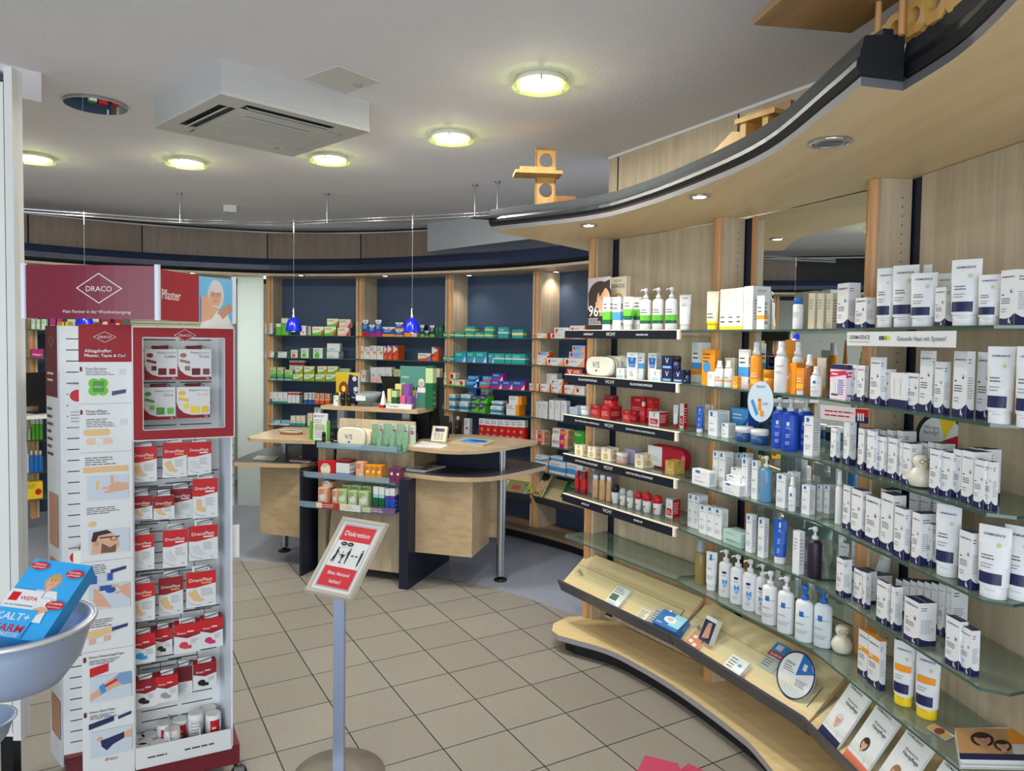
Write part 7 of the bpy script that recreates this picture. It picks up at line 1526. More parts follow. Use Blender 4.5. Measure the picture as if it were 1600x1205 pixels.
# ------------------------------------------------------------------ cartons of the rear unit, written as: style x0 x1 top [/far side] [@offset] [^ = on the previous one]
DSC = dict(wblue='white and blue carton', greenbox='green and white carton', apple='cream and green carton with cherries', pinkapple='cream and pink carton', redwhite='white carton with red dot', grey='grey carton', flatgreen='flat white carton with green end', tallgreenr='white carton with green side', tallgreeng='white carton with green plant', sol='white carton with pale blue foot',
    herb='light green herbal carton', herbrow='cream and green herbal carton', redband='white carton with red band', spineteal='white carton with teal foot', spinered='white carton with red top', spineblue='white and blue carton', spineor='peach and orange carton', flatteal='flat pale teal packet', flatwhite='flat white packet', tealfoot='cream carton with teal foot',
    dhgreen='green carton with white shield top', dhred='blue and red carton with shield top', dhpurple='blue and magenta carton with shield top', dhyel='blue and orange carton with shield top', dhdark='navy and green carton with shield top', dgreen='dark green carton', orb='orange carton with white arrow', orflat='flat white and orange carton', flower='white carton with yellow flower', vials='white carton of vials with pink foot', pinkish='pale pink carton', yellowb='yellow carton', greenw='pale green carton',
    teal='teal and white carton', tealy='teal carton with lime stripe', tealblue='teal carton with blue corner', tealw='teal carton with white stripe', pinkdot='cream carton with red dot', skyb='sky blue carton', bluered='blue and orange carton', violet='blue and magenta carton', whteal='white and teal carton', mine='navy and green carton', worange='white and orange carton', acc='black, white and peach carton', redrow='red carton with white top', wlogo='white carton with dark red logo',
    volt='white and orange ointment carton', voltblue='pale blue ointment carton', doc='doc carton in magenta and orange', kytta='green Kytta carton', bluewhite='white carton with blue band', orblue='white, blue and orange carton', redheart='white carton with red heart', plain='plain white carton', cream='cream carton', dark='black carton', magenta='magenta carton', limew='lime and white carton', yellowtin='yellow and red carton', greyb='pale blue-grey carton', redbox='red carton', maroonw='crimson and white carton', salmon='salmon carton', amberp='amber carton', plum='plum carton', roundl='pale green soap carton with round label', roundo='peach soap carton with round label', pillgreen='green carton with white pillow top', pillblue='blue carton with white pillow top', mintflat='pale green flat box', lilac='lilac carton')
def fill(row, spec, off=0.03):
    z = None
    for it in spec.split(';'):
        a = it.split(); sty, x0, x1, yt = a[0], float(a[1]), float(a[2]), float(a[3]); kw = {}; o = off; base = None
        for f in a[4:]:
            if f[0] == '/': kw['x2'] = float(f[1:])
            elif f[0] == '@': o = float(f[1:])
            elif f == '^': base = z
        if 'x2' not in kw: kw['d'] = 0.06
        z = row.put('box', DSC[sty], x0, x1, yt, o, sty=sty, base=base, **kw)
    row.flush()
def brow(i, k):
    p, q = WB[i]; e = unit(p, q); n = (-e[1], e[0]); return Row(add(p, n, -0.05), add(q, n, -0.05), BZ[k], f'{WH[k]} shelf, {BAYN[i]} rear bay', f'cartons on the {WH[k]} shelf of the {BAYN[i]} rear bay')
REAR = {
 (1, 0): 'wblue 414 426 505 /429;greenbox 431 439 505;greenbox 439.5 450 496.5;redwhite 469 478 509 /481;grey 481.5 485.5 510;apple 488 506 510.5;apple 511 529 498 ^;apple 507 525 510.5;pinkapple 527.5 545 512 /548;pinkapple 530 547.5 499 ^',
 (1, 1): 'flatgreen 414 433 555;flatgreen 415 433.5 549.6 ^;flatgreen 434 453 555;flatgreen 434.5 453.5 549.8 ^;tallgreenr 454.5 469 547;tallgreeng 470 487 544.5;tallgreeng 489 510 544;sol 510.5 529 549.5 /539;sol 511 531 536.8 ^',
 (1, 2): 'herb 422 431 574;herb 433 442.5 574;herb 445 457 578;redband 452 476 563 @0.16;herbrow 458 473 585;herbrow 461 473 572.5 @0.05 ^;herbrow 475 491 585;herbrow 475 491 572.5 @0.05 ^;herbrow 493 508 585;herbrow 496 511 572.5 @0.05 ^;herbrow 509 525 585;herbrow 512 528 572.5 @0.05 ^;greenw 528 546 576 @0.08',
 (1, 3): 'spineblue 420.5 424.6 613;spineteal 425 433.5 613;spineteal 434 441.5 613;spineteal 442 448.8 613;spinered 449.5 455.5 613;spinered 456 461.5 613;spinered 462 467.6 613.5 /473;spineblue 475 480.5 614;spineblue 482 487 614;spineblue 488 491 614;spineor 491.5 499 615;spineor 500 506.5 615;spineor 508 515 615.5',
 (1, 4): 'flatteal 419 452 662 @0.07;flatteal 421 438 656.5 @0.07 ^;flatteal 440 454 657 @0.09;flatwhite 416 435 664.5;flatwhite 435.5 452 663;tealfoot 454 461.5 650;tealfoot 462.5 469 650;tealfoot 469.7 476.5 650 /480;cream 480.5 488 646;flower 491 501 636.5 @0.08',
 (2, 0): 'dhgreen 556 565.3 503;dhred 566 576 500 /577.5;dhpurple 576.5 585.7 507.5;dhpurple 586.3 596 500 /597.5;dhyel 597.5 617 511;dhyel 617.5 630.5 515.5;dhyel 617.5 630.5 504 ^;yellowb 631.5 642 516;pinkish 642.8 651 518 /655;dhdark 656.5 663 508;dhdark 663.5 670.5 517;dhdark 671.5 679 508.5;dgreen 680 684.5 509;dgreen 685 691 509',
 (2, 1): 'flower 557.7 567.3 540.5;flower 568 577.5 542;flower 578 588 540.5;flower 588.8 598.5 541;orb 600 605 540.5;orb 605.5 613 540;orb 614 622 540 /632;orflat 653 673 552;orb 674.7 685 542 /689',
 (2, 2): 'flower 560.5 571 578.5 /577;plain 573 578.5 571 @0.14;vials 578.8 589.5 574;vials 590 601.5 574;vials 602 612 574;greenw 615 626 577;cream 680 686.5 576',
 (2, 3): 'spineor 560 566 622;spineor 568 574 622',
 (2, 4): 'acc 658.5 667.5 653;acc 668 677.5 653;acc 678 688 653 @0.03',
 (3, 0): 'teal 693 708 519;tealy 710 725.5 519;tealy 727 741 519;tealy 726.5 742 510 ^;tealy 742 755.5 519;tealy 756.5 770 519;tealy 757 771 510 ^ /774;tealw 778 794 511.5 /798;teal 800 817 515',
 (3, 1): 'tealw 692.5 709 556;tealblue 711 727.5 549.8;tealblue 729.5 742.5 549.8;tealblue 743 760 549.8 /762;tealblue 763 771.5 552.3;tealw 772 788 552.5;tealw 789 799 553;tealw 799.5 820 553',
 (3, 2): 'pinkdot 693.5 709 592.5;pinkdot 694 711.5 582.3 ^;pinkdot 710 726 593.5;skyb 728.5 745 595.5;skyb 731 748 587.5 ^;bluered 749 766 596;bluered 754 768 588 ^;violet 767.5 784 594.5;violet 769 785.5 583.5 ^;violet 785 800.5 595;violet 801 819.5 595',
 (3, 3): 'whteal 698.5 711 627.5 /717;whteal 697 711 615.5 ^ /719;whteal 717.5 731 628 /735;whteal 720 734.5 616 ^;mine 736 747.5 629.8;mine 737 748.5 618 ^;mine 748.5 757.5 630 /766;mine 750.5 761.5 618 ^ /772;whteal 766 783.5 634.5 /788;whteal 768 785.5 626.5 ^ /793;worange 791 811 631.5 /821;worange 795 815 619 ^ /823;skyb 729.5 744 606 @0.17;bluewhite 751 763 607 @0.18',
 (3, 4): 'wlogo 724.8 733.5 653.8 /738;redrow 748 757.5 654;redrow 758 767.5 655;redrow 768.3 778 655.5;redrow 779 789 656;redrow 789.5 798.7 656.5;redrow 799.2 807.5 657;redrow 808.2 819.5 657 /825',
 (4, 0): 'volt 831.5 855 521;volt 860 888.5 521.5;volt 866 890 512 ^;volt 889.5 914 521.5;volt 890.5 914 509 ^',
 (4, 1): 'volt 833 853 561.5;volt 835 855 555.5 ^;voltblue 840 858 549.5 ^;volt 854 880 559;volt 881 913 559.5;voltblue 889 914 549.8 ^;voltblue 894 914 540 ^',
 (4, 2): 'volt 827 842 599;volt 844 859 599.5;plain 841 870 582.3 @0.12;volt 861 878 601;volt 861 879.5 592.3 ^;volt 881.5 897.5 601.5;redheart 898 913 603.5',
 (4, 3): 'plain 833 839.7 627;plain 840.3 847 627;plain 847.5 855 627 /857;plain 857.5 865.3 625;plain 866.5 875 625.5;plain 876.2 885 626 /891;grey 842.5 861 620.5 @0.2;grey 862 878 621 @0.2',
 (4, 4): 'doc 830 850 678.6 /860;doc 830 850.3 671.2 ^ /860;doc 862 886.5 678.6 /896;doc 863.5 887.5 668.8 ^ /897;kytta 896 912.5 683;kytta 896.5 912.5 672.8 ^',
 (4, 5): 'orblue 832 856 718.6;orblue 832 857 709.5 ^;bluewhite 858 883 720;bluewhite 861 884.5 712 ^;bluewhite 885.5 910 722.6'}
for (i, k), sp in REAR.items(): fill(brow(i, k), sp)
R = brow(3, 4); R.put('bottle', 'black bottle with white label', 700, 707.5, 652, 0.05, bm=BK, cap=BK, sty='vich'); R.put('bottle', 'dark medicine bottle with white cap', 710.5, 720.5, 651, 0.05, bm=cm(40, 26, 18), cap=W_, sty='vich'); R.flush()
P, _ = brow(4, 1).spot(885, -0.02, 1.40); e = brow(4, 1).e; b = MB(); b.box(0, 0, -0.028, 0.17, 0.002, 0.022, cm(226, 66, 40)); F = flat_face(b, 0.17, 0.05, (0, 0, -0.028), (1, 0, 0), (0, 0, 1)); F.poly([(0.08, 0.9), (0.16, 0.9), (0.22, 0.4), (0.28, 0.9), (0.34, 0.9), (0.24, 0.1), (0.2, 0.1)], W_); F.text('WIR', 0.45, 0.85, 0.3, W_, True)
b.build('shelf_sign', loc=(P.x, P.y, 1.425), rz=atan2(e[1], e[0]), label='small red shelf sign with white V below the ointment cartons', cat='sign')

# far left bay behind the display stand
p, q = BP0; e = unit(p, q); n = (-e[1], e[0]); p = add(p, n, -0.14); q = add(q, n, -0.14)
for z, l in ((1.70, 'uppermost'), (1.46, 'second'), (0.78, 'third'), (0.51, 'lowest')): shelf(add(p, e, -0.5), q, z, 0.25, f'{l} glass shelf behind the burgundy display stand', 'glass shelves of the far left rear bay')
def lrow(z, w): return Row(p, q, z, w, 'goods of the far left rear bay')
fill(lrow(1.70, 'uppermost far-left shelf'), 'plain 29 36 503;limew 49 56.5 499;limew 57 64 499;limew 65 75 499;magenta 78 87 497;magenta 89 98 497.5;cream 106 118 499;greenbox 143 155 497;redbox 158 172 496;redbox 179 190 499')
fill(lrow(1.46, 'second far-left shelf'), 'plain 29 36 538;magenta 49 68 546;yellowtin 90 101 503;yellowtin 103 115 503;dark 117 121 503;greenbox 123 141 503;magenta 144 160 504;magenta 164 178 505;redbox 182 194 508')
fill(lrow(0.78, 'third far-left shelf'), 'greenw 32 37 671;greenw 38 42 671;greenw 43 48 670;greenbox 50 55 652;greenbox 56 61 652;greenbox 62 67 652')
R = lrow(0.51, 'lowest far-left shelf'); 
for a in (34, 39.5): R.put('bottle', 'white spray bottle', a, a + 5, 700, 0.03, sty='lrp')
for a in (46.5, 53.5, 60.5): R.put('bottle', 'blue bottle with white cap', a, a + 6, 704, 0.03, bm=LB, cap=W_, sty='plain0')
R.flush(); fill(Row(p, q, 0.285, 'far-left plinth level', 'goods of the far left rear bay'), 'yellowtin 40 67 755')
shelf(add(p, e, -0.5), q, 0.285, 0.25, 'glass shelf carrying a yellow carton behind the display stand', 'glass shelves of the far left rear bay')
mo = on_wall(35, 582, add(p, n, -0.21), e); t = empty('till_monitor', (mo.x, mo.y, 1.02), atan2(e[1], e[0]) + 0.3, 'black till monitor on a counter behind the display stand', 'monitor'); b = MB(); b.box(0.0, 0, 0.06, 0.34, 0.03, 0.33, M_BLACK); b.build('screen', t); b = MB(); b.box(0.13, 0.01, 0.0, 0.2, 0.05, 0.08, M_BLACK); b.box(0.06, -0.06, 0, 0.28, 0.10, 0.012, M_BLACK); b.build('foot', t)
t = empty('till_counter', (mo.x, mo.y, 0), atan2(e[1], e[0]), 'white-topped till counter on a side panel behind the display stand', 'counter'); b = MB(); b.box(-0.22, -0.14, 0.99, 0.77, 0.12, 1.02, M_WHITE); b.build('counter_top', t); b = MB(); b.box(0.70, -0.12, 0, 0.74, 0.10, 0.99, M_DESK); b.build('side_panel', t); b = MB(); b.box(-0.22, -0.10, 0, -0.19, 0.10, 0.99, M_DESK); b.build('side_panel', t)
# tall apothecary drawer cabinet
c0 = curve_at(offset(FASC, 0.26), 204); c1 = curve_at(offset(FASC, 0.30), 366); e = unit(c0, c1); W = hypot(c1[0] - c0[0], c1[1] - c0[1]); t = empty('drawer_cabinet', (*c0, 0), atan2(e[1], e[0]), 'tall pale green pull-out drawer cabinet with arched headers behind the stand', 'cabinet'); MG_ = cm(196, 200, 170)
b = MB(); b.box(0, 0.02, 0, W, 0.3, SOF - 0.002, cm(210, 208, 184)); b.build('carcass', t)
nC = 4; cw = W / nC
for i in range(nC):
    for j in range(17):
        b = MB(); x0 = i * cw + 0.006; x1 = (i + 1) * cw - 0.006; z0 = 0.12 + j * 0.098
        b.box(x0, 0, z0, x1, 0.02, z0 + 0.088, MG_); hn = MB(); hn.box(x0, -0.006, z0 + 0.078, x1, 0.0, z0 + 0.088, cm(150, 152, 128)); hn.build('handle', b.build('drawer', t))
    b = MB(); x0 = i * cw + 0.006; x1 = (i + 1) * cw - 0.006; b.box(x0, 0, 1.80, x1, 0.02, SOF - 0.01, cm(206, 204, 178)); b.tube([((x0 + x1) / 2 + (x1 - x0) * 0.46 * cos(a), -0.002, 1.80 + 0.07 * sin(a)) for a in [pi * k / 14 for k in range(15)]], 0.006, cm(130, 134, 112), 6); b.build('arched_header', t)

# ------------------------------------------------------------------ display rack goods
def irow(k, where): z, yf, yb = DSH[k]; o_ = (L2[0] + U_[0] * -0.36 + V_[0] * (yf + 0.006), L2[1] + U_[1] * -0.36 + V_[1] * (yf + 0.006)); return Row(o_, add(o_, U_, 0.7), z, where, f'goods on the {where}')
R = irow(0, 'upper rack shelf')
for o_, dx, l in ((0.10, 14, 'rearmost'), (0.07, 8, 'middle'), (0.02, 0, 'front')): pouch(526 + dx, 570 + dx, 666 + o_ * 20, 690, R, o_, CR, BL if not dx else GD, f'{l} cream oval pouch on the upper rack shelf', txt='V/S' if not dx else None, dd=0.03, grp='cream oval pouches on the rack')
M_MNT = cm(126, 172, 138); STY['mint'] = (M_MNT, s_plain)
for a, b_, t_, o in ((581, 591, 663, 0.09), (599, 611, 663, 0.09), (619, 632, 664, 0.09)): R.put('tube', 'tall mint green tube', a, b_, t_, o, sty='mint', cap=M_MNT)
for a, b_, t_ in ((588, 597, 673), (608, 617, 674), (628.5, 637.5, 675)): R.put('tube', 'short mint green tube', a, b_, t_, 0.035, sty='mint', cap=M_MNT)
for a, t_ in ((592, 662), (612, 662), (630, 664), (640, 665)): R.put('box', 'mint carton with red disc', a, a + 8, t_, 0.12, sty='mintd', d=0.02)
R.put('roll', 'small black capped pot', 503, 509, 674.5, 0.03, bm=BK, cap=BK, sty='plain0'); R.put('roll', 'small black capped pot', 516, 522, 676, 0.03, bm=BK, cap=BK, sty='plain0'); R.flush()
fill(irow(1, 'middle rack shelf'), 'redbox 497 523 720;maroonw 525 546 719 /556;salmon 556 568 722 /575;amberp 570 578.5 727;amberp 579 587 727.5;amberp 588 596 728 /604;plum 607 616.5 731;plum 617 626 732', 0.02)
fill(irow(2, 'lower rack shelf'), 'roundo 497 511 762;roundo 503 519 753.5 @0.05 ^;roundo 519 527 765;roundl 528 541 765;roundl 544 557 767;roundl 560 575 768;roundl 535 549 757 @0.09;roundl 550 564 758 @0.09;roundl 566 580 759 @0.09;pillgreen 583 591 760;pillgreen 592 600 761;pillblue 601.5 608 763;pillblue 608.5 616.5 763', 0.02)
for i_, (x0, x1, y0, y1, c, l) in enumerate(((494, 530, 776, 788, cm(180, 60, 50), 'red and white price card at left end of lower rack shelf'), (531, 563, 780, 792, cm(226, 232, 236), 'white and orange price card centred on lower rack shelf'), (566, 617, 783, 797, cm(120, 90, 130), 'purple landscape price card at right end of lower rack shelf'))):
    z, yf, yb = DSH[2]; o_ = (L2[0] + V_[0] * (yf - 0.008), L2[1] + V_[1] * (yf - 0.008)); P = on_wall(x0, y1, o_, U_); Q = on_wall(x1, y0, o_, U_); w = (Q - P).xy.length
    b = MB(); b.box(0, 0, 0, w, 0.002, 0.045, c); F = flat_face(b, w, 0.045, (0, 0, 0), (1, 0, 0), (0, 0, 1)); F.micro(0.1, 0.2, 0.8, 0.8, 2, W_ if i_ != 1 else OR, i_); F.rect(0.0, 0.1, 0.25, 0.9, CR if i_ < 2 else LG); b.build('price_card', loc=(P.x, P.y, z - 0.004), rz=RZI, label=l, cat='card')
# ------------------------------------------------------------------ things on the till shelf and the desks
TS = Row(TOUT[0], TOUT[2], 1.167, 'raised till shelf', 'goods on the raised till shelf')
E_ = TS.e
def spotz(x, off): P, _ = TS.spot(x, off); return P
def card(x0, x1, yt, off, th, label, name, cat, art, base=None, row=None, m=W_, yaw=0.0, grp=None):
    row = row or TS; P, _ = row.spot(x0, off); Q, _ = row.spot(x1, off); T = on_wall(x0, yt, (P.x, P.y), row.e); w = (Q - P).xy.length; z = row.z if base is None else base; h = T.z - z
    b = MB(); b.box(0, 0, 0, w, th, h, m); F = flat_face(b, w, h, (0, 0, 0), (1, 0, 0), (0, 0, 1)); art(F); return b.build(name, loc=(P.x, P.y, z + 0.0005), rz=row.rz + yaw, label=label, cat=cat, group=grp)
def a_pollen(F): F.rect(0, 0, 1, 1, cm(196, 168, 40)); F.poly([(0.45, 0.1), (1, 0), (1, 0.9), (0.6, 0.95)], NV); F.ell(0.35, 0.5, 0.22, 0.3, cm(120, 60, 50)); F.ell(0.35, 0.5, 0.09, 0.12, YE); F.ell(0.15, 0.25, 0.14, 0.18, YE); F.ell(0.85, 0.82, 0.1, 0.1, GY); F.ell(0.9, 0.5, 0.1, 0.1, GY); F.text('NIGHT', 0.66, 0.94, 0.22, W_, True)
card(525, 559, 582, 0.10, 0.03, 'yellow flower and navy display card at the left of the till shelf', 'display_card', 'card', a_pollen)
fill(TS, 'flower 521 528 618', 0.02)
R = Row(TOUT[0], TOUT[2], 1.167, 'raised till shelf', 'goods on the raised till shelf')
for a in (521.5, 532, 541): R.put('roll', 'black bottle in yellow tray', a, a + 8, 613, 0.045, bm=BK, cap=BK, sty='plain0')
R.flush()
P = spotz(575, 0.11); t = empty('candy_bowl', (P.x, P.y, 1.168), 0, 'clear glass bowl with white label on the raised till shelf', 'bowl'); b = MB(); b.lathe([(0.03, 0), (0.028, 0.012), (0.05, 0.03), (0.105, 0.10), (0.108, 0.10), (0.054, 0.028), (0.0002, 0.018)], M_CLEARP, 30); b.build('bowl', t); b = MB(); b.box(-0.07, -0.092, 0.045, 0.0, -0.090, 0.085, W_); b.build('label', t); b = MB(); b.lathe([(0.0002, 0.02), (0.06, 0.045), (0.08, 0.07), (0.0002, 0.075)], cm(146, 130, 110), 16); b.build('sweets', t)
P = spotz(592, 0.03); b = MB(); b.prism([(0, 0), (0.035, 0), (0.035, 0.04), (0, 0.04)], 0, 0.02, RD); b.add([(0.01, 0, 0.02), (0.045, 0, 0.02), (0.03, 0.02, 0.12), (0.02, 0.02, 0.12), (0.01, 0.04, 0.02), (0.045, 0.04, 0.02)], [(0, 1, 2, 3), (5, 4, 3, 2), (0, 3, 4), (1, 5, 2)], W_); b.build('folded_card', loc=(P.x, P.y, 1.168), rz=TS.rz, label='small folded white and red card beside the glass bowl', cat='card')
def a_back(F): F.rect(0, 0, 1, 1, cm(80, 138, 124)); F.text('pilogen', 0.06, 0.34, 0.72, W_); F.text('haar', 0.06, 0.22, 0.56, W_); portrait(F, 0.84, 0.6, 0.26, F.w / F.h, M_SKIN, M_GREYH, top=W_)
def a_back2(F):
    a_back(F)
    for i in range(6): F.rect(0.08 + i * 0.11, 0.22, 0.15 + i * 0.11, 0.42, (W_, SKC, PU, PK_, YE, LILAC)[i]); F.rect(0.09 + i * 0.11, 0.42, 0.14 + i * 0.11, 0.50, BK)

card(625, 664.5, 572, 0.16, 0.006, 'green back card with rows of bottles and a face, till shelf', 'display_card', 'card', a_back2)
def a_side(F): F.poly([(0, 0), (1, 0), (1, 1)], cm(196, 168, 140)); F.text('P.gen', 0.5, 0.9, 0.2, TXT)
card(603, 643, 630.5, 0.02, 0.004, 'white front edge of the counter display tray on till shelf', 'display_tray', 'tray', lambda F: F.text('P pilogen', 0.1, 0.5, 0.3, TXT))
R = Row(TOUT[0], TOUT[2], 1.167, 'raised till shelf tray', 'goods in the till shelf tray')
for x0, x1, yt, of, sty, de in ((605, 611, 608, 0.04, 'ylp', 'yellow carton with letter P'), (612, 620, 609, 0.04, 'darkgreen', 'green carton with letter P'), (617, 627, 600, 0.09, 'ylp', 'yellow carton with letter P'), (629, 639, 600.5, 0.07, 'purp', 'violet carton with letter P'), (625, 633, 619, 0.03, 'pinkp', 'pink carton with letter P'), (634.5, 642.5, 619.5, 0.03, 'purp', 'violet carton with letter P')): R.put('box', de, x0, x1, yt, of, sty=sty, x2=x1 + 6 if sty in ('darkgreen', 'purp') else None, d=0.03)
R.put('box', 'dark green and cream gift carton', 664.5, 676, 572, 0.12, sty='darkgreen', d=0.06); R.flush()
def monitor(x, y0, y1, x1, off, label, rz, zb=1.167):
    P = spotz(x, off); T = on_wall(x, y0, (P.x, P.y), E_); w = (spotz(x1, off) - P).xy.length; t = empty('till_monitor', (P.x, P.y, zb), TS.rz + rz, label, 'monitor', None); h = T.z - zb
    b = MB(); b.add([(0, 0, h), (w, 0.0, h), (w * 0.94, 0.02, 0.05), (0.04, 0.02, 0.05), (0, 0.04, h), (w, 0.04, h), (w * 0.94, 0.05, 0.05), (0.04, 0.05, 0.05)], [(3, 2, 1, 0), (4, 5, 6, 7), (0, 1, 5, 4), (1, 2, 6, 5), (2, 3, 7, 6), (3, 0, 4, 7)], M_BLACK); b.build('housing', t); b = MB(); b.box(w * 0.4, 0.02, 0, w * 0.55, 0.06, 0.08, M_BLACK); b.box(w * 0.25, -0.03, 0, w * 0.75, 0.11, 0.01, M_BLACK); b.build('foot', t)
monitor(594, 588, 630, 655, 0.19, 'black till monitor behind the glass bowl, seen from behind', 0.0)
gp = at_y(668, 642, 5.35); b = MB(); t = empty('till_monitor', (gp.x, gp.y, 0.94), -0.9, 'tall black till screen rising behind the service desk', 'monitor')
b.add([(-0.14, 0, 0.16), (0.16, 0, 0.16), (0.08, 0.05, 0.44), (-0.06, 0.05, 0.44), (-0.14, 0.03, 0.16), (0.16, 0.03, 0.16), (0.08, 0.08, 0.44), (-0.06, 0.08, 0.44)], [(0, 1, 2, 3), (7, 6, 5, 4), (0, 4, 5, 1), (1, 5, 6, 2), (2, 6, 7, 3), (3, 7, 4, 0)], M_BLACK); b.build('screen', t); b = MB(); b.box(-0.13, 0.02, 0, 0.14, 0.10, 0.16, M_BLACK); b.build('stand', t)
# upright black strip behind the rack
bp_ = isl(0.70, 0.50); b = MB(); b.box(-0.16, 0, 0, 0.05, 0.03, 1.14, M_BLACK); b.build('cable_panel', loc=(*bp_, 0), rz=RZI, label='dark upright cable panel behind the display rack', cat='panel')
# brochure holder on the left desk
LD = Row(isl(0.02, 0.10), isl(0.5, 0.10), 0.94, 'left desk', 'left desk things'); 
P = at_z(484, 688, 0.94); t = empty('brochure_holder', (P.x, P.y, 0.9405), RZI, 'white leaflets with green sides in a holder on the left desk', 'holder'); b = MB(); T = on_wall(491, 646, (P.x, P.y), U_); h = T.z - 0.94; b.box(0.03, 0, 0, 0.135, 0.02, h, W_); F = flat_face(b, 0.105, h, (0.03, 0, 0), (1, 0, 0), (0, 0, 1)); F.ell(0.14, 0.9, 0.06, 0.07, NV); F.micro(0.25, 0.85, 0.9, 0.96, 2, BL); F.rect(0.1, 0.4, 0.9, 0.6, LG); F.micro(0.1, 0.1, 0.9, 0.8, 8, M_LINE); b.build('leaflets', t)
b = MB(); b.box(0, -0.004, 0, 0.004, 0.03, h * 0.7, GR); b.box(0.14, -0.004, 0, 0.144, 0.03, h * 0.75, GR); b.box(0, -0.004, 0, 0.144, 0.03, 0.006, GR); b.build('holder_frame', t)
# money dish, phones, papers
P = at_z(455, 678, 0.94); t = empty('card_tray', (P.x, P.y, 0.9405), -0.3, 'round brown tray with white specks on the left desk', 'tray'); b = MB(); b.lathe([(0.09, 0), (0.095, 0.02), (0.0002, 0.021)], cm(150, 112, 84), 26, sy=0.6); b.build('tray', t); b = MB(); b.tube([(0.09 * cos(a), 0.054 * sin(a), 0.022) for a in [2 * pi * k / 24 for k in range(25)]], 0.003, W_, 6); b.build('rim', t)
def paper(pts, z, n, label, name='magazine', cat='magazine', m=W_, art=None, th=0.004, grp=None):
    c = out_z(pts, z + th * n); cx, cy = sum(p[0] for p in c) / len(c), sum(p[1] for p in c) / len(c); b = MB()
    for i in range(n): b.prism([(x - cx + 0.003 * (i % 2), y - cy) for x, y in c], i * th, (i + 1) * th - 0.0006, m if i == n - 1 else (W_ if i % 2 else cm(190, 190, 186)))
    if art: 
        A = Vector((c[0][0] - cx, c[0][1] - cy, n * th)); B = Vector((c[1][0] - cx, c[1][1] - cy, n * th)); D_ = Vector((c[3][0] - cx, c[3][1] - cy, n * th)); w = (B - A).length; h = (D_ - A).length
        art(flat_face(b, w, h, A, (B - A) / w, (D_ - A) / h, e0=0.0006))
    return b.build(name, loc=(cx, cy, z + 0.0005), label=label, cat=cat, group=grp)
paper([(394, 717), (428, 719), (436, 713), (402, 712)], 0.765, 2, 'white papers on the lower level of the left desk', 'paper_stack', 'papers')
paper([(452, 719), (484, 721), (493, 713), (472, 711)], 0.765, 3, 'stack of glossy magazines beside the papers on the left desk', art=lambda F: (F.rect(0, 0, 1, 1, cm(150, 90, 110)), F.rect(0.1, 0.5, 0.9, 0.9, W_)))
paper([(634, 733), (664, 736), (696, 728), (650, 726)], 0.765, 3, 'stack of green and red magazines on the right desk lower level', art=lambda F: (F.rect(0, 0, 1, 1, cm(150, 170, 150)), F.rect(0.1, 0.4, 0.6, 0.8, W_), F.rect(0.6, 0.2, 0.9, 0.9, cm(190, 90, 80))))
paper([(702, 690), (754, 696), (772, 690), (728, 683)], 0.94, 2, 'framed blue picture mat lying on the right desk', 'desk_mat', 'mat', cm(206, 180, 140), art=lambda F: (F.rect(0.08, 0.08, 0.92, 0.92, GY), F.rect(0.2, 0.2, 0.75, 0.8, SKC), F.rect(0.4, 0.4, 0.85, 0.7, BL)))
paper([(645, 697), (690, 700), (700, 696), (660, 689)], 0.94, 1, 'loose papers and pen beside the keypad terminal', 'paper_stack', 'papers')
P = at_z(684, 691, 0.94); t = empty('card_terminal', (P.x, P.y, 0.9405), -0.35, 'beige keypad telephone tilted up on the right desk', 'telephone'); b = MB()
F0 = Vector((-0.055, 0, 0.004)); V0 = Vector((0, 0.05, 0.085)).normalized(); ang = [(-0.055, -0.0, 0.004), (0.06, 0.0, 0.004), (0.045, 0.062, 0.105), (-0.070, 0.062, 0.105)]; b.add([Vector(a) for a in ang] + [Vector(a) + Vector((0, 0.02, -0.012)) for a in ang], [(0, 1, 2, 3), (7, 6, 5, 4), (0, 4, 5, 1), (1, 5, 6, 2), (2, 6, 7, 3), (3, 7, 4, 0)], cm(206, 202, 178)); F = flat_face(b, 0.115, 0.119, (-0.055, 0, 0.004), (1, 0, 0), Vector((-0.015, 0.062, 0.101)).normalized()); F.rect(0.22, 0.64, 0.84, 0.86, NV)
for i in range(3):
    for j in range(4): F.rect(0.2 + i * 0.22, 0.12 + j * 0.12, 0.34 + i * 0.22, 0.19 + j * 0.12, M_LINE)
b.build('body', t); b = MB(); b.box(-0.03, 0.03, 0, 0.03, 0.06, 0.05, M_BLACK); b.build('prop', t)
P = at_z(402, 775, 0.0); b = MB(); b.lathe([(0.040, 0), (0.044, 0.02), (0.036, 0.05), (0.024, 0.065), (0.0002, 0.07)], cm(150, 128, 96), 18, sx=2.4, sy=1.0); b.build('shoe', loc=(P.x + 0.05, P.y, 0), rz=0.4, label='tan shoe on the grey floor behind the left desk', cat='shoe')

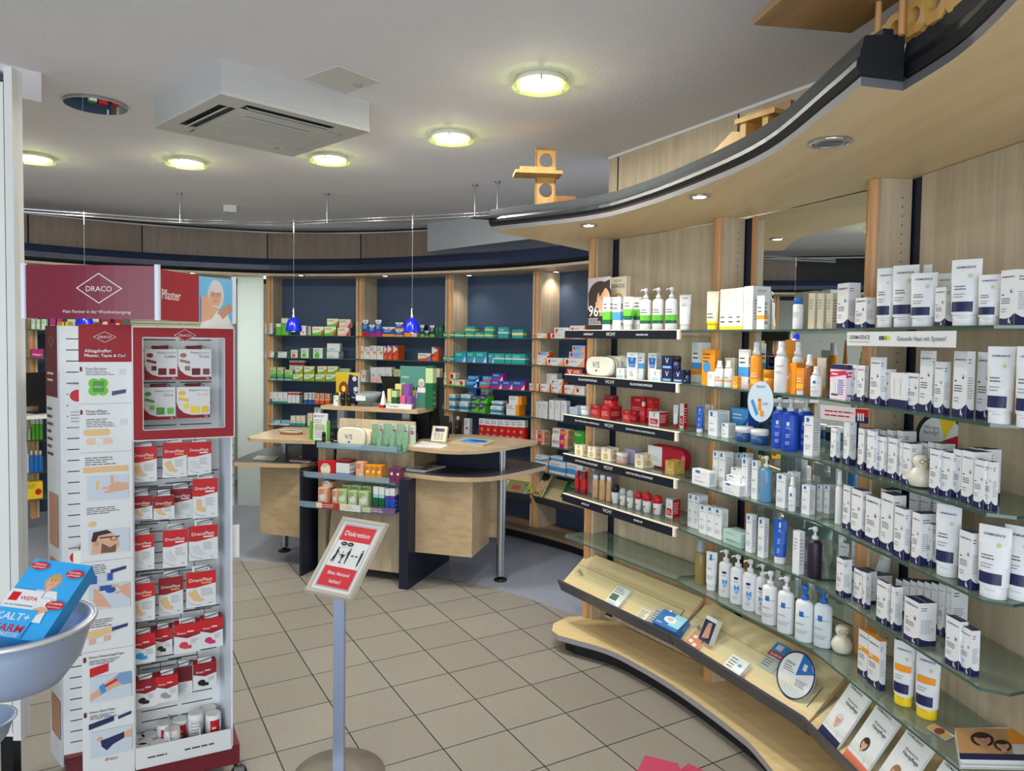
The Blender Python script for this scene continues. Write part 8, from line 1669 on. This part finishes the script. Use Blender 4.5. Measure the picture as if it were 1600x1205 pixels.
# ------------------------------------------------------------------ leaflets and boxes lying on the sloping trays
def on_tray(T, s, up, w, h, th, label, name, cat, art=None, m=W_, lift=0.0, yaw=0.0, grp=None, steep=0.66):
    """piece resting on the tray: s metres along, up metres above the lip"""
    rz = T.rotation_euler.z; d = Vector((0, cos(steep), sin(steep))); nn = Vector((0, -sin(steep), cos(steep))); cz, szn = cos(rz), sin(rz)
    ay, az = cos(0.66) * up - sin(0.66) * (0.013 + lift), sin(0.66) * up + cos(0.66) * (0.013 + lift); Ux = Vector((cos(yaw), 0, 0)) + d * sin(yaw); Vx = d * cos(yaw) - Vector((1, 0, 0)) * sin(yaw)
    b = MB(); vs = [Ux * (a * w) + Vx * (c * h) + nn * t_ for t_ in (0, th) for a, c in ((-0.5, 0), (0.5, 0), (0.5, 1), (-0.5, 1))]; b.add(vs, [(3, 2, 1, 0), (4, 5, 6, 7), (0, 1, 5, 4), (1, 2, 6, 5), (2, 3, 7, 6), (3, 0, 4, 7)], m)
    if art: art(flat_face(b, w, h, Ux * (-w / 2) + nn * th, Ux, Vx))
    return b.build(name, loc=(T.location.x + cz * s - szn * ay, T.location.y + szn * s + cz * ay, T.location.z + az), rz=rz, label=label, cat=cat, group=grp)
def tr_s(T, x, y): 
    rz = T.rotation_euler.z; e = (cos(rz), sin(rz)); P = on_wall(x, y, (T.location.x + 0.02 * -e[1], T.location.y + 0.02 * e[0]), e); return (P.x - T.location.x) * e[0] + (P.y - T.location.y) * e[1]
A1 = lambda F: (F.rect(0.08, 0.3, 0.6, 0.6, DG), F.micro(0.1, 0.65, 0.8, 0.95, 3, TXT), F.micro(0.1, 0.05, 0.9, 0.25, 3, M_LINE))
A2 = lambda F: (F.micro(0.1, 0.1, 0.9, 0.9, 6, TXT),)
on_tray(T1, tr_s(T1, 960, 965), 0.01, 0.10, 0.12, 0.02, 'white leaflet stack with green square in the far tray', 'leaflet_stack', 'leaflets', A1)
on_tray(T1, tr_s(T1, 1003, 983), 0.01, 0.065, 0.07, 0.008, 'small pale leaflets right of the green-square stack', 'leaflet_stack', 'leaflets', A2, m=CR)
on_tray(T1, tr_s(T1, 1022, 990), 0.01, 0.075, 0.10, 0.012, 'grey leaflet stack beside the blue tissue box', 'leaflet_stack', 'leaflets', A2, m=GY)
on_tray(T1, tr_s(T1, 1048, 995), 0.008, 0.15, 0.09, 0.055, 'blue tissue box with white opening in the far tray', 'tissue_box', 'box', lambda F: (F.rect(0.55, 0.2, 1, 1, AQ), F.ell(0.5, 0.55, 0.24, 0.13, W_), F.ell(0.5, 0.57, 0.12, 0.07, GY), F.micro(0.1, 0.12, 0.45, 0.25, 1, W_), F.text('CARE', 0.66, 0.95, 0.6, W_)), m=cm(40, 110, 180), steep=0.5)
on_tray(T2, tr_s(T2, 1085, 1010), 0.005, 0.09, 0.09, 0.01, 'orange leaflet with white pads at the left of middle tray', 'leaflet', 'leaflets', lambda F: [F.rect(0, 0, 1, 1, cm(216, 130, 84))] + [F.ell(u, v, 0.15, 0.09, W_) for u, v in ((0.3, 0.7), (0.75, 0.75), (0.25, 0.4), (0.6, 0.3))])
on_tray(T2, tr_s(T2, 1098, 1005), 0.075, 0.07, 0.11, 0.03, 'upright dark leaflets showing hands behind the orange leaflet', 'leaflet_stack', 'leaflets', lambda F: (F.rect(0, 0, 1, 0.85, NV), F.poly([(0.2, 0.1), (0.8, 0.2), (0.7, 0.8), (0.35, 0.75)], M_SKIN2)), steep=1.15)
on_tray(T2, tr_s(T2, 1150, 1050), 0.01, 0.10, 0.075, 0.022, 'stack of small white leaflets with blue mark, middle tray', 'leaflet_stack', 'leaflets', lambda F: (F.rect(0.6, 0.5, 0.8, 0.68, SKC), F.micro(0.1, 0.2, 0.6, 0.9, 4, TXT)))
on_tray(T2, tr_s(T2, 1180, 1035), 0.10, 0.08, 0.13, 0.006, 'leaflet with crimson band under the tray glass', 'leaflet', 'leaflets', lambda F: (F.rect(0, 0.6, 1, 1, SKC), F.rect(0, 0.5, 1, 0.68, cm(190, 20, 60)), F.text('ALLERGIE?', 0.1, 0.9, 0.55, W_, True), F.micro(0.1, 0.1, 0.8, 0.45, 4, TXT), F.rect(0.2, 0.75, 0.6, 0.95, W_)), m=GY, yaw=0.0)
on_tray(T2, tr_s(T2, 1207, 1045), 0.10, 0.08, 0.13, 0.006, 'leaflet with blue band and dark hair photo under tray glass', 'leaflet', 'leaflets', lambda F: (F.rect(0, 0.6, 1, 1, M_HAIR), F.rect(0, 0.5, 1, 0.66, LB), F.micro(0.1, 0.53, 0.9, 0.63, 2, W_), [F.ell(0.15 + i * 0.17, 0.25, 0.06, 0.10, W_) for i in range(5)]), m=GY)
def disc(F): F.ell(0.5, 0.5, 0.5, 0.5, NV, 40); F.ell(0.5, 0.5, 0.46, 0.46, W_, 40); F.poly([(0.5, 0.5), (0.53, 0.97), (0.74, 0.91), (0.93, 0.68)], LB); F.rect(0.62, 0.66, 0.72, 0.80, W_); F.text('LIPIKAR', 0.16, 0.42, 0.66, TXT, True); F.micro(0.15, 0.5, 0.45, 0.64, 3, TXT); F.micro(0.55, 0.3, 0.88, 0.45, 4, TXT, 2); [F.rect(0.2 + i * 0.08, 0.16 + 0.01 * i, 0.25 + i * 0.08, 0.36, CR) for i in range(4)]
sd_ = tr_s(T2, 1228, 1090); rz = T2.rotation_euler.z; d = Vector((0, 0.42, 0.907)); b = MB(); n = 40; R_ = 0.088
ring = [(R_ * cos(2 * pi * k / n), R_ * sin(2 * pi * k / n)) for k in range(n)]; O = Vector((0, 0.0, 0.0)); nn = Vector((0, -0.907, 0.42)); vs = [Vector((1, 0, 0)) * a + d * (c + R_) + nn * t_ for t_ in (0, 0.003) for a, c in ring]; b.add(vs, [list(range(n))[::-1], list(range(n, 2 * n))] + [(k, (k + 1) % n, n + (k + 1) % n, n + k) for k in range(n)], W_)
F = flat_face(b, 2 * R_, 2 * R_, Vector((-R_, 0, 0)) + nn * 0.003, (1, 0, 0), d); disc(F); b.build('cardboard_disc', loc=(T2.location.x + cos(rz) * sd_ - sin(rz) * 0.03, T2.location.y + sin(rz) * sd_ + cos(rz) * 0.03, T2.location.z + 0.045), rz=rz - 0.0, label='round cardboard disc with blue wedge standing in the middle tray', cat='display disc')
def broch(skin=True, foot=NV, hair=M_GREYH):
    return lambda F: (F.rect(0, 0, 1, 0.14, foot), F.text('DERMASENCE', 0.08, 0.7, 0.90, TXT, True), F.text('Medizinische', 0.3, 0.8, 0.72, TXT), F.text('Hautpflege', 0.3, 0.9, 0.65, TXT, True), portrait(F, 0.45, 0.38, 0.34, F.w / F.h, M_SKIN, hair, top=W_))
for x, y, l, f_, h_, s_ in ((1300, 1175, 'standing brochure with grey-haired woman, first in the near tray', NV, M_GREYH, 0), (1342, 1200, 'standing brochure with dark-haired woman, second in the near tray', cm(226, 120, 90), M_HAIR, 1), (1392, 1220, 'standing brochure with woman in white, third in the near tray', W_, cm(150, 110, 70), 2), (1452, 1260, 'standing brochure with teal wedge at the bottom picture edge', TL_, M_HAIR, 3)):
    s_x = tr_s(T3, x, y) if s_ < 2 else (-0.11 + 0.11 * s_)
    on_tray(T3, (-0.27, -0.12, 0.03, 0.19)[s_], 0.015, 0.115, 0.215, 0.010, l, 'brochure', 'brochure', broch(True, f_, h_), steep=1.0, yaw=-0.05)
# magazines on rear trays
RT = [ob for ob in C.objects if ob.name.startswith('leaflet_tray') and ob.location.y > 5]
T4 = min(RT, key=lambda ob: -ob.location.x); T5 = max(RT, key=lambda ob: -ob.location.x)
def face_mag(F): F.rect(0, 0, 1, 1, cm(150, 176, 60)); F.micro(0.06, 0.6, 0.46, 0.95, 3, W_); portrait(F, 0.68, 0.52, 0.85, F.w / F.h, M_SKIN, M_HAIR, long_hair=False); [F.rect(0.05 + i * 0.13, 0.04, 0.14 + i * 0.13, 0.14, (SKC, RD, YE, GR, MG, BL, OR)[i]) for i in range(7)]
on_tray(T4, tr_s(T4, 838, 775), 0.02, 0.21, 0.23, 0.012, 'magazine with smiling face on the fourth rear bay tray', 'magazine', 'magazine', face_mag, yaw=-0.05, steep=1.0, lift=0.03)
on_tray(T4, tr_s(T4, 887, 775), 0.06, 0.16, 0.20, 0.008, 'dark green booklet right of the smiling-face magazine', 'booklet', 'booklet', lambda F: (F.rect(0, 0, 1, 1, cm(44, 84, 48)), F.micro(0.3, 0.5, 0.8, 0.75, 3, LG)), yaw=-0.05, steep=1.0, lift=0.03)
on_tray(T5, tr_s(T5, 803, 775), 0.04, 0.2, 0.12, 0.012, 'brown and red booklet on the third rear bay tray', 'booklet', 'booklet', lambda F: (F.rect(0, 0, 1, 1, cm(140, 140, 80)), F.rect(0.3, 0.2, 0.7, 0.6, RD)))
# magazines and cards lying on the lowest near shelf
PEOPLE = lambda F: (F.rect(0, 0, 1, 1, W_), F.rect(0, 0, 1, 0.18, NV), F.rect(0, 0.18, 0.62, 1, cm(196, 150, 100)), F.rect(0.62, 0.5, 1, 1, OR), portrait(F, 0.30, 0.62, 0.30, F.w / F.h, M_SKIN2, M_HAIR), portrait(F, 0.52, 0.42, 0.22, F.w / F.h, M_SKIN, M_HAIR))
paper([(1500, 1187), (1640, 1190), (1640, 1135), (1492, 1138)], SZ[5], 5, 'stack of magazines with a family photo on the lowest near shelf', art=PEOPLE, th=0.005)
paper([(1448, 1136), (1478, 1156), (1490, 1150), (1458, 1131)], SZ[5], 2, 'small photo cards on the shelf left of the magazine stack', 'photo_card', 'card', art=lambda F: (F.rect(0, 0, 1, 1, cm(196, 160, 90)), F.ell(0.5, 0.5, 0.2, 0.3, cm(130, 50, 40))), th=0.002)
# oval hanger, price strip, family disc
R = mrow(1); P, _ = R.spot(1188, -0.035, 1.44); b = MB(); n = 32; a_, c_ = 0.052, 0.077; ring = [(a_ * cos(2 * pi * k / n), c_ * sin(2 * pi * k / n)) for k in range(n)]; b.add([(x, t_, z) for t_ in (0, 0.003) for x, z in ring], [list(range(n)), list(range(n, 2 * n))[::-1]] + [((k + 1) % n, k, n + k, n + (k + 1) % n) for k in range(n)], cm(206, 224, 236))
F = flat_face(b, 2 * a_, 2 * c_, (-a_, 0, -c_), (1, 0, 0), (0, 0, 1)); F.text('VICHY', 0.32, 0.68, 0.84, TXT, True); F.poly([(0.12, 0.5), (0.22, 0.55), (0.44, 0.2), (0.34, 0.14)], SKC); F.rect(0.42, 0.28, 0.54, 0.5, OR); F.ell(0.47, 0.54, 0.07, 0.05, OR2); F.text('UV', 0.6, 0.8, 0.42, TXT); F.rect(0.5, 0.14, 0.64, 0.28, OR)
b.build('shelf_hanger', loc=(P.x, P.y, 1.45), rz=R.rz + 0.35, label='oval pale blue VICHY hanger on the second mirror-bay shelf edge', cat='hanger')
R = nrow(1); P, _ = R.spot(1282, -0.015, 1.44); b = MB(); b.add([(0, 0, 0), (0.17, 0, 0), (0.18, -0.02, 0.05), (0.01, -0.02, 0.05), (0, 0.002, 0), (0.17, 0.002, 0), (0.18, -0.018, 0.05), (0.01, -0.018, 0.05)], [(0, 1, 2, 3), (7, 6, 5, 4), (0, 4, 5, 1), (1, 5, 6, 2), (2, 6, 7, 3), (3, 7, 4, 0)], cm(240, 222, 222)); F = flat_face(b, 0.17, 0.052, (0, 0, 0), (1, 0, 0), Vector((0.01, -0.02, 0.05)).normalized()); F.micro(0.1, 0.2, 0.7, 0.8, 2, RD); F.rect(0.74, 0, 1, 1, RD); F.rect(0.74, 0, 1, 0.45, NV); [F.rect(0.78 + i * 0.05, 0.15, 0.81 + i * 0.05, 0.7, W_) for i in range(3)]
b.build('price_strip', loc=(P.x, P.y, 1.415), rz=R.rz + 0.5, label='pink and red angled price strip below the set box, near right bay', cat='price strip')
R = nrow(2); P, _ = R.spot(1468, 0.24, SZ[2]); b = MB(); R_ = 0.085; ring = [(R_ * cos(2 * pi * k / 36), R_ * sin(2 * pi * k / 36)) for k in range(36)]; b.add([(x, t_, z) for t_ in (0, 0.004) for x, z in ring], [list(range(36)), list(range(36, 72))[::-1]] + [((k + 1) % 36, k, 36 + k, 36 + (k + 1) % 36) for k in range(36)], BK)
F = flat_face(b, 2 * R_, 2 * R_, (-R_, 0, -R_), (1, 0, 0), (0, 0, 1)); F.ell(0.5, 0.5, 0.42, 0.42, W_, 36); F.poly([(0.45, 0.9), (0.78, 0.86), (0.56, 0.5)], YE); F.poly([(0.56, 0.48), (0.86, 0.62), (0.82, 0.3), (0.3, 0.3)], RD); F.text('We are', 0.16, 0.46, 0.66, TXT); F.text('family!', 0.16, 0.46, 0.56, TXT); b.build('round_sign', loc=(P.x, P.y, SZ[2] + R_ + 0.03), rz=R.rz + 0.35, label='round black-rimmed sign reading We are family behind the cartons', cat='sign')
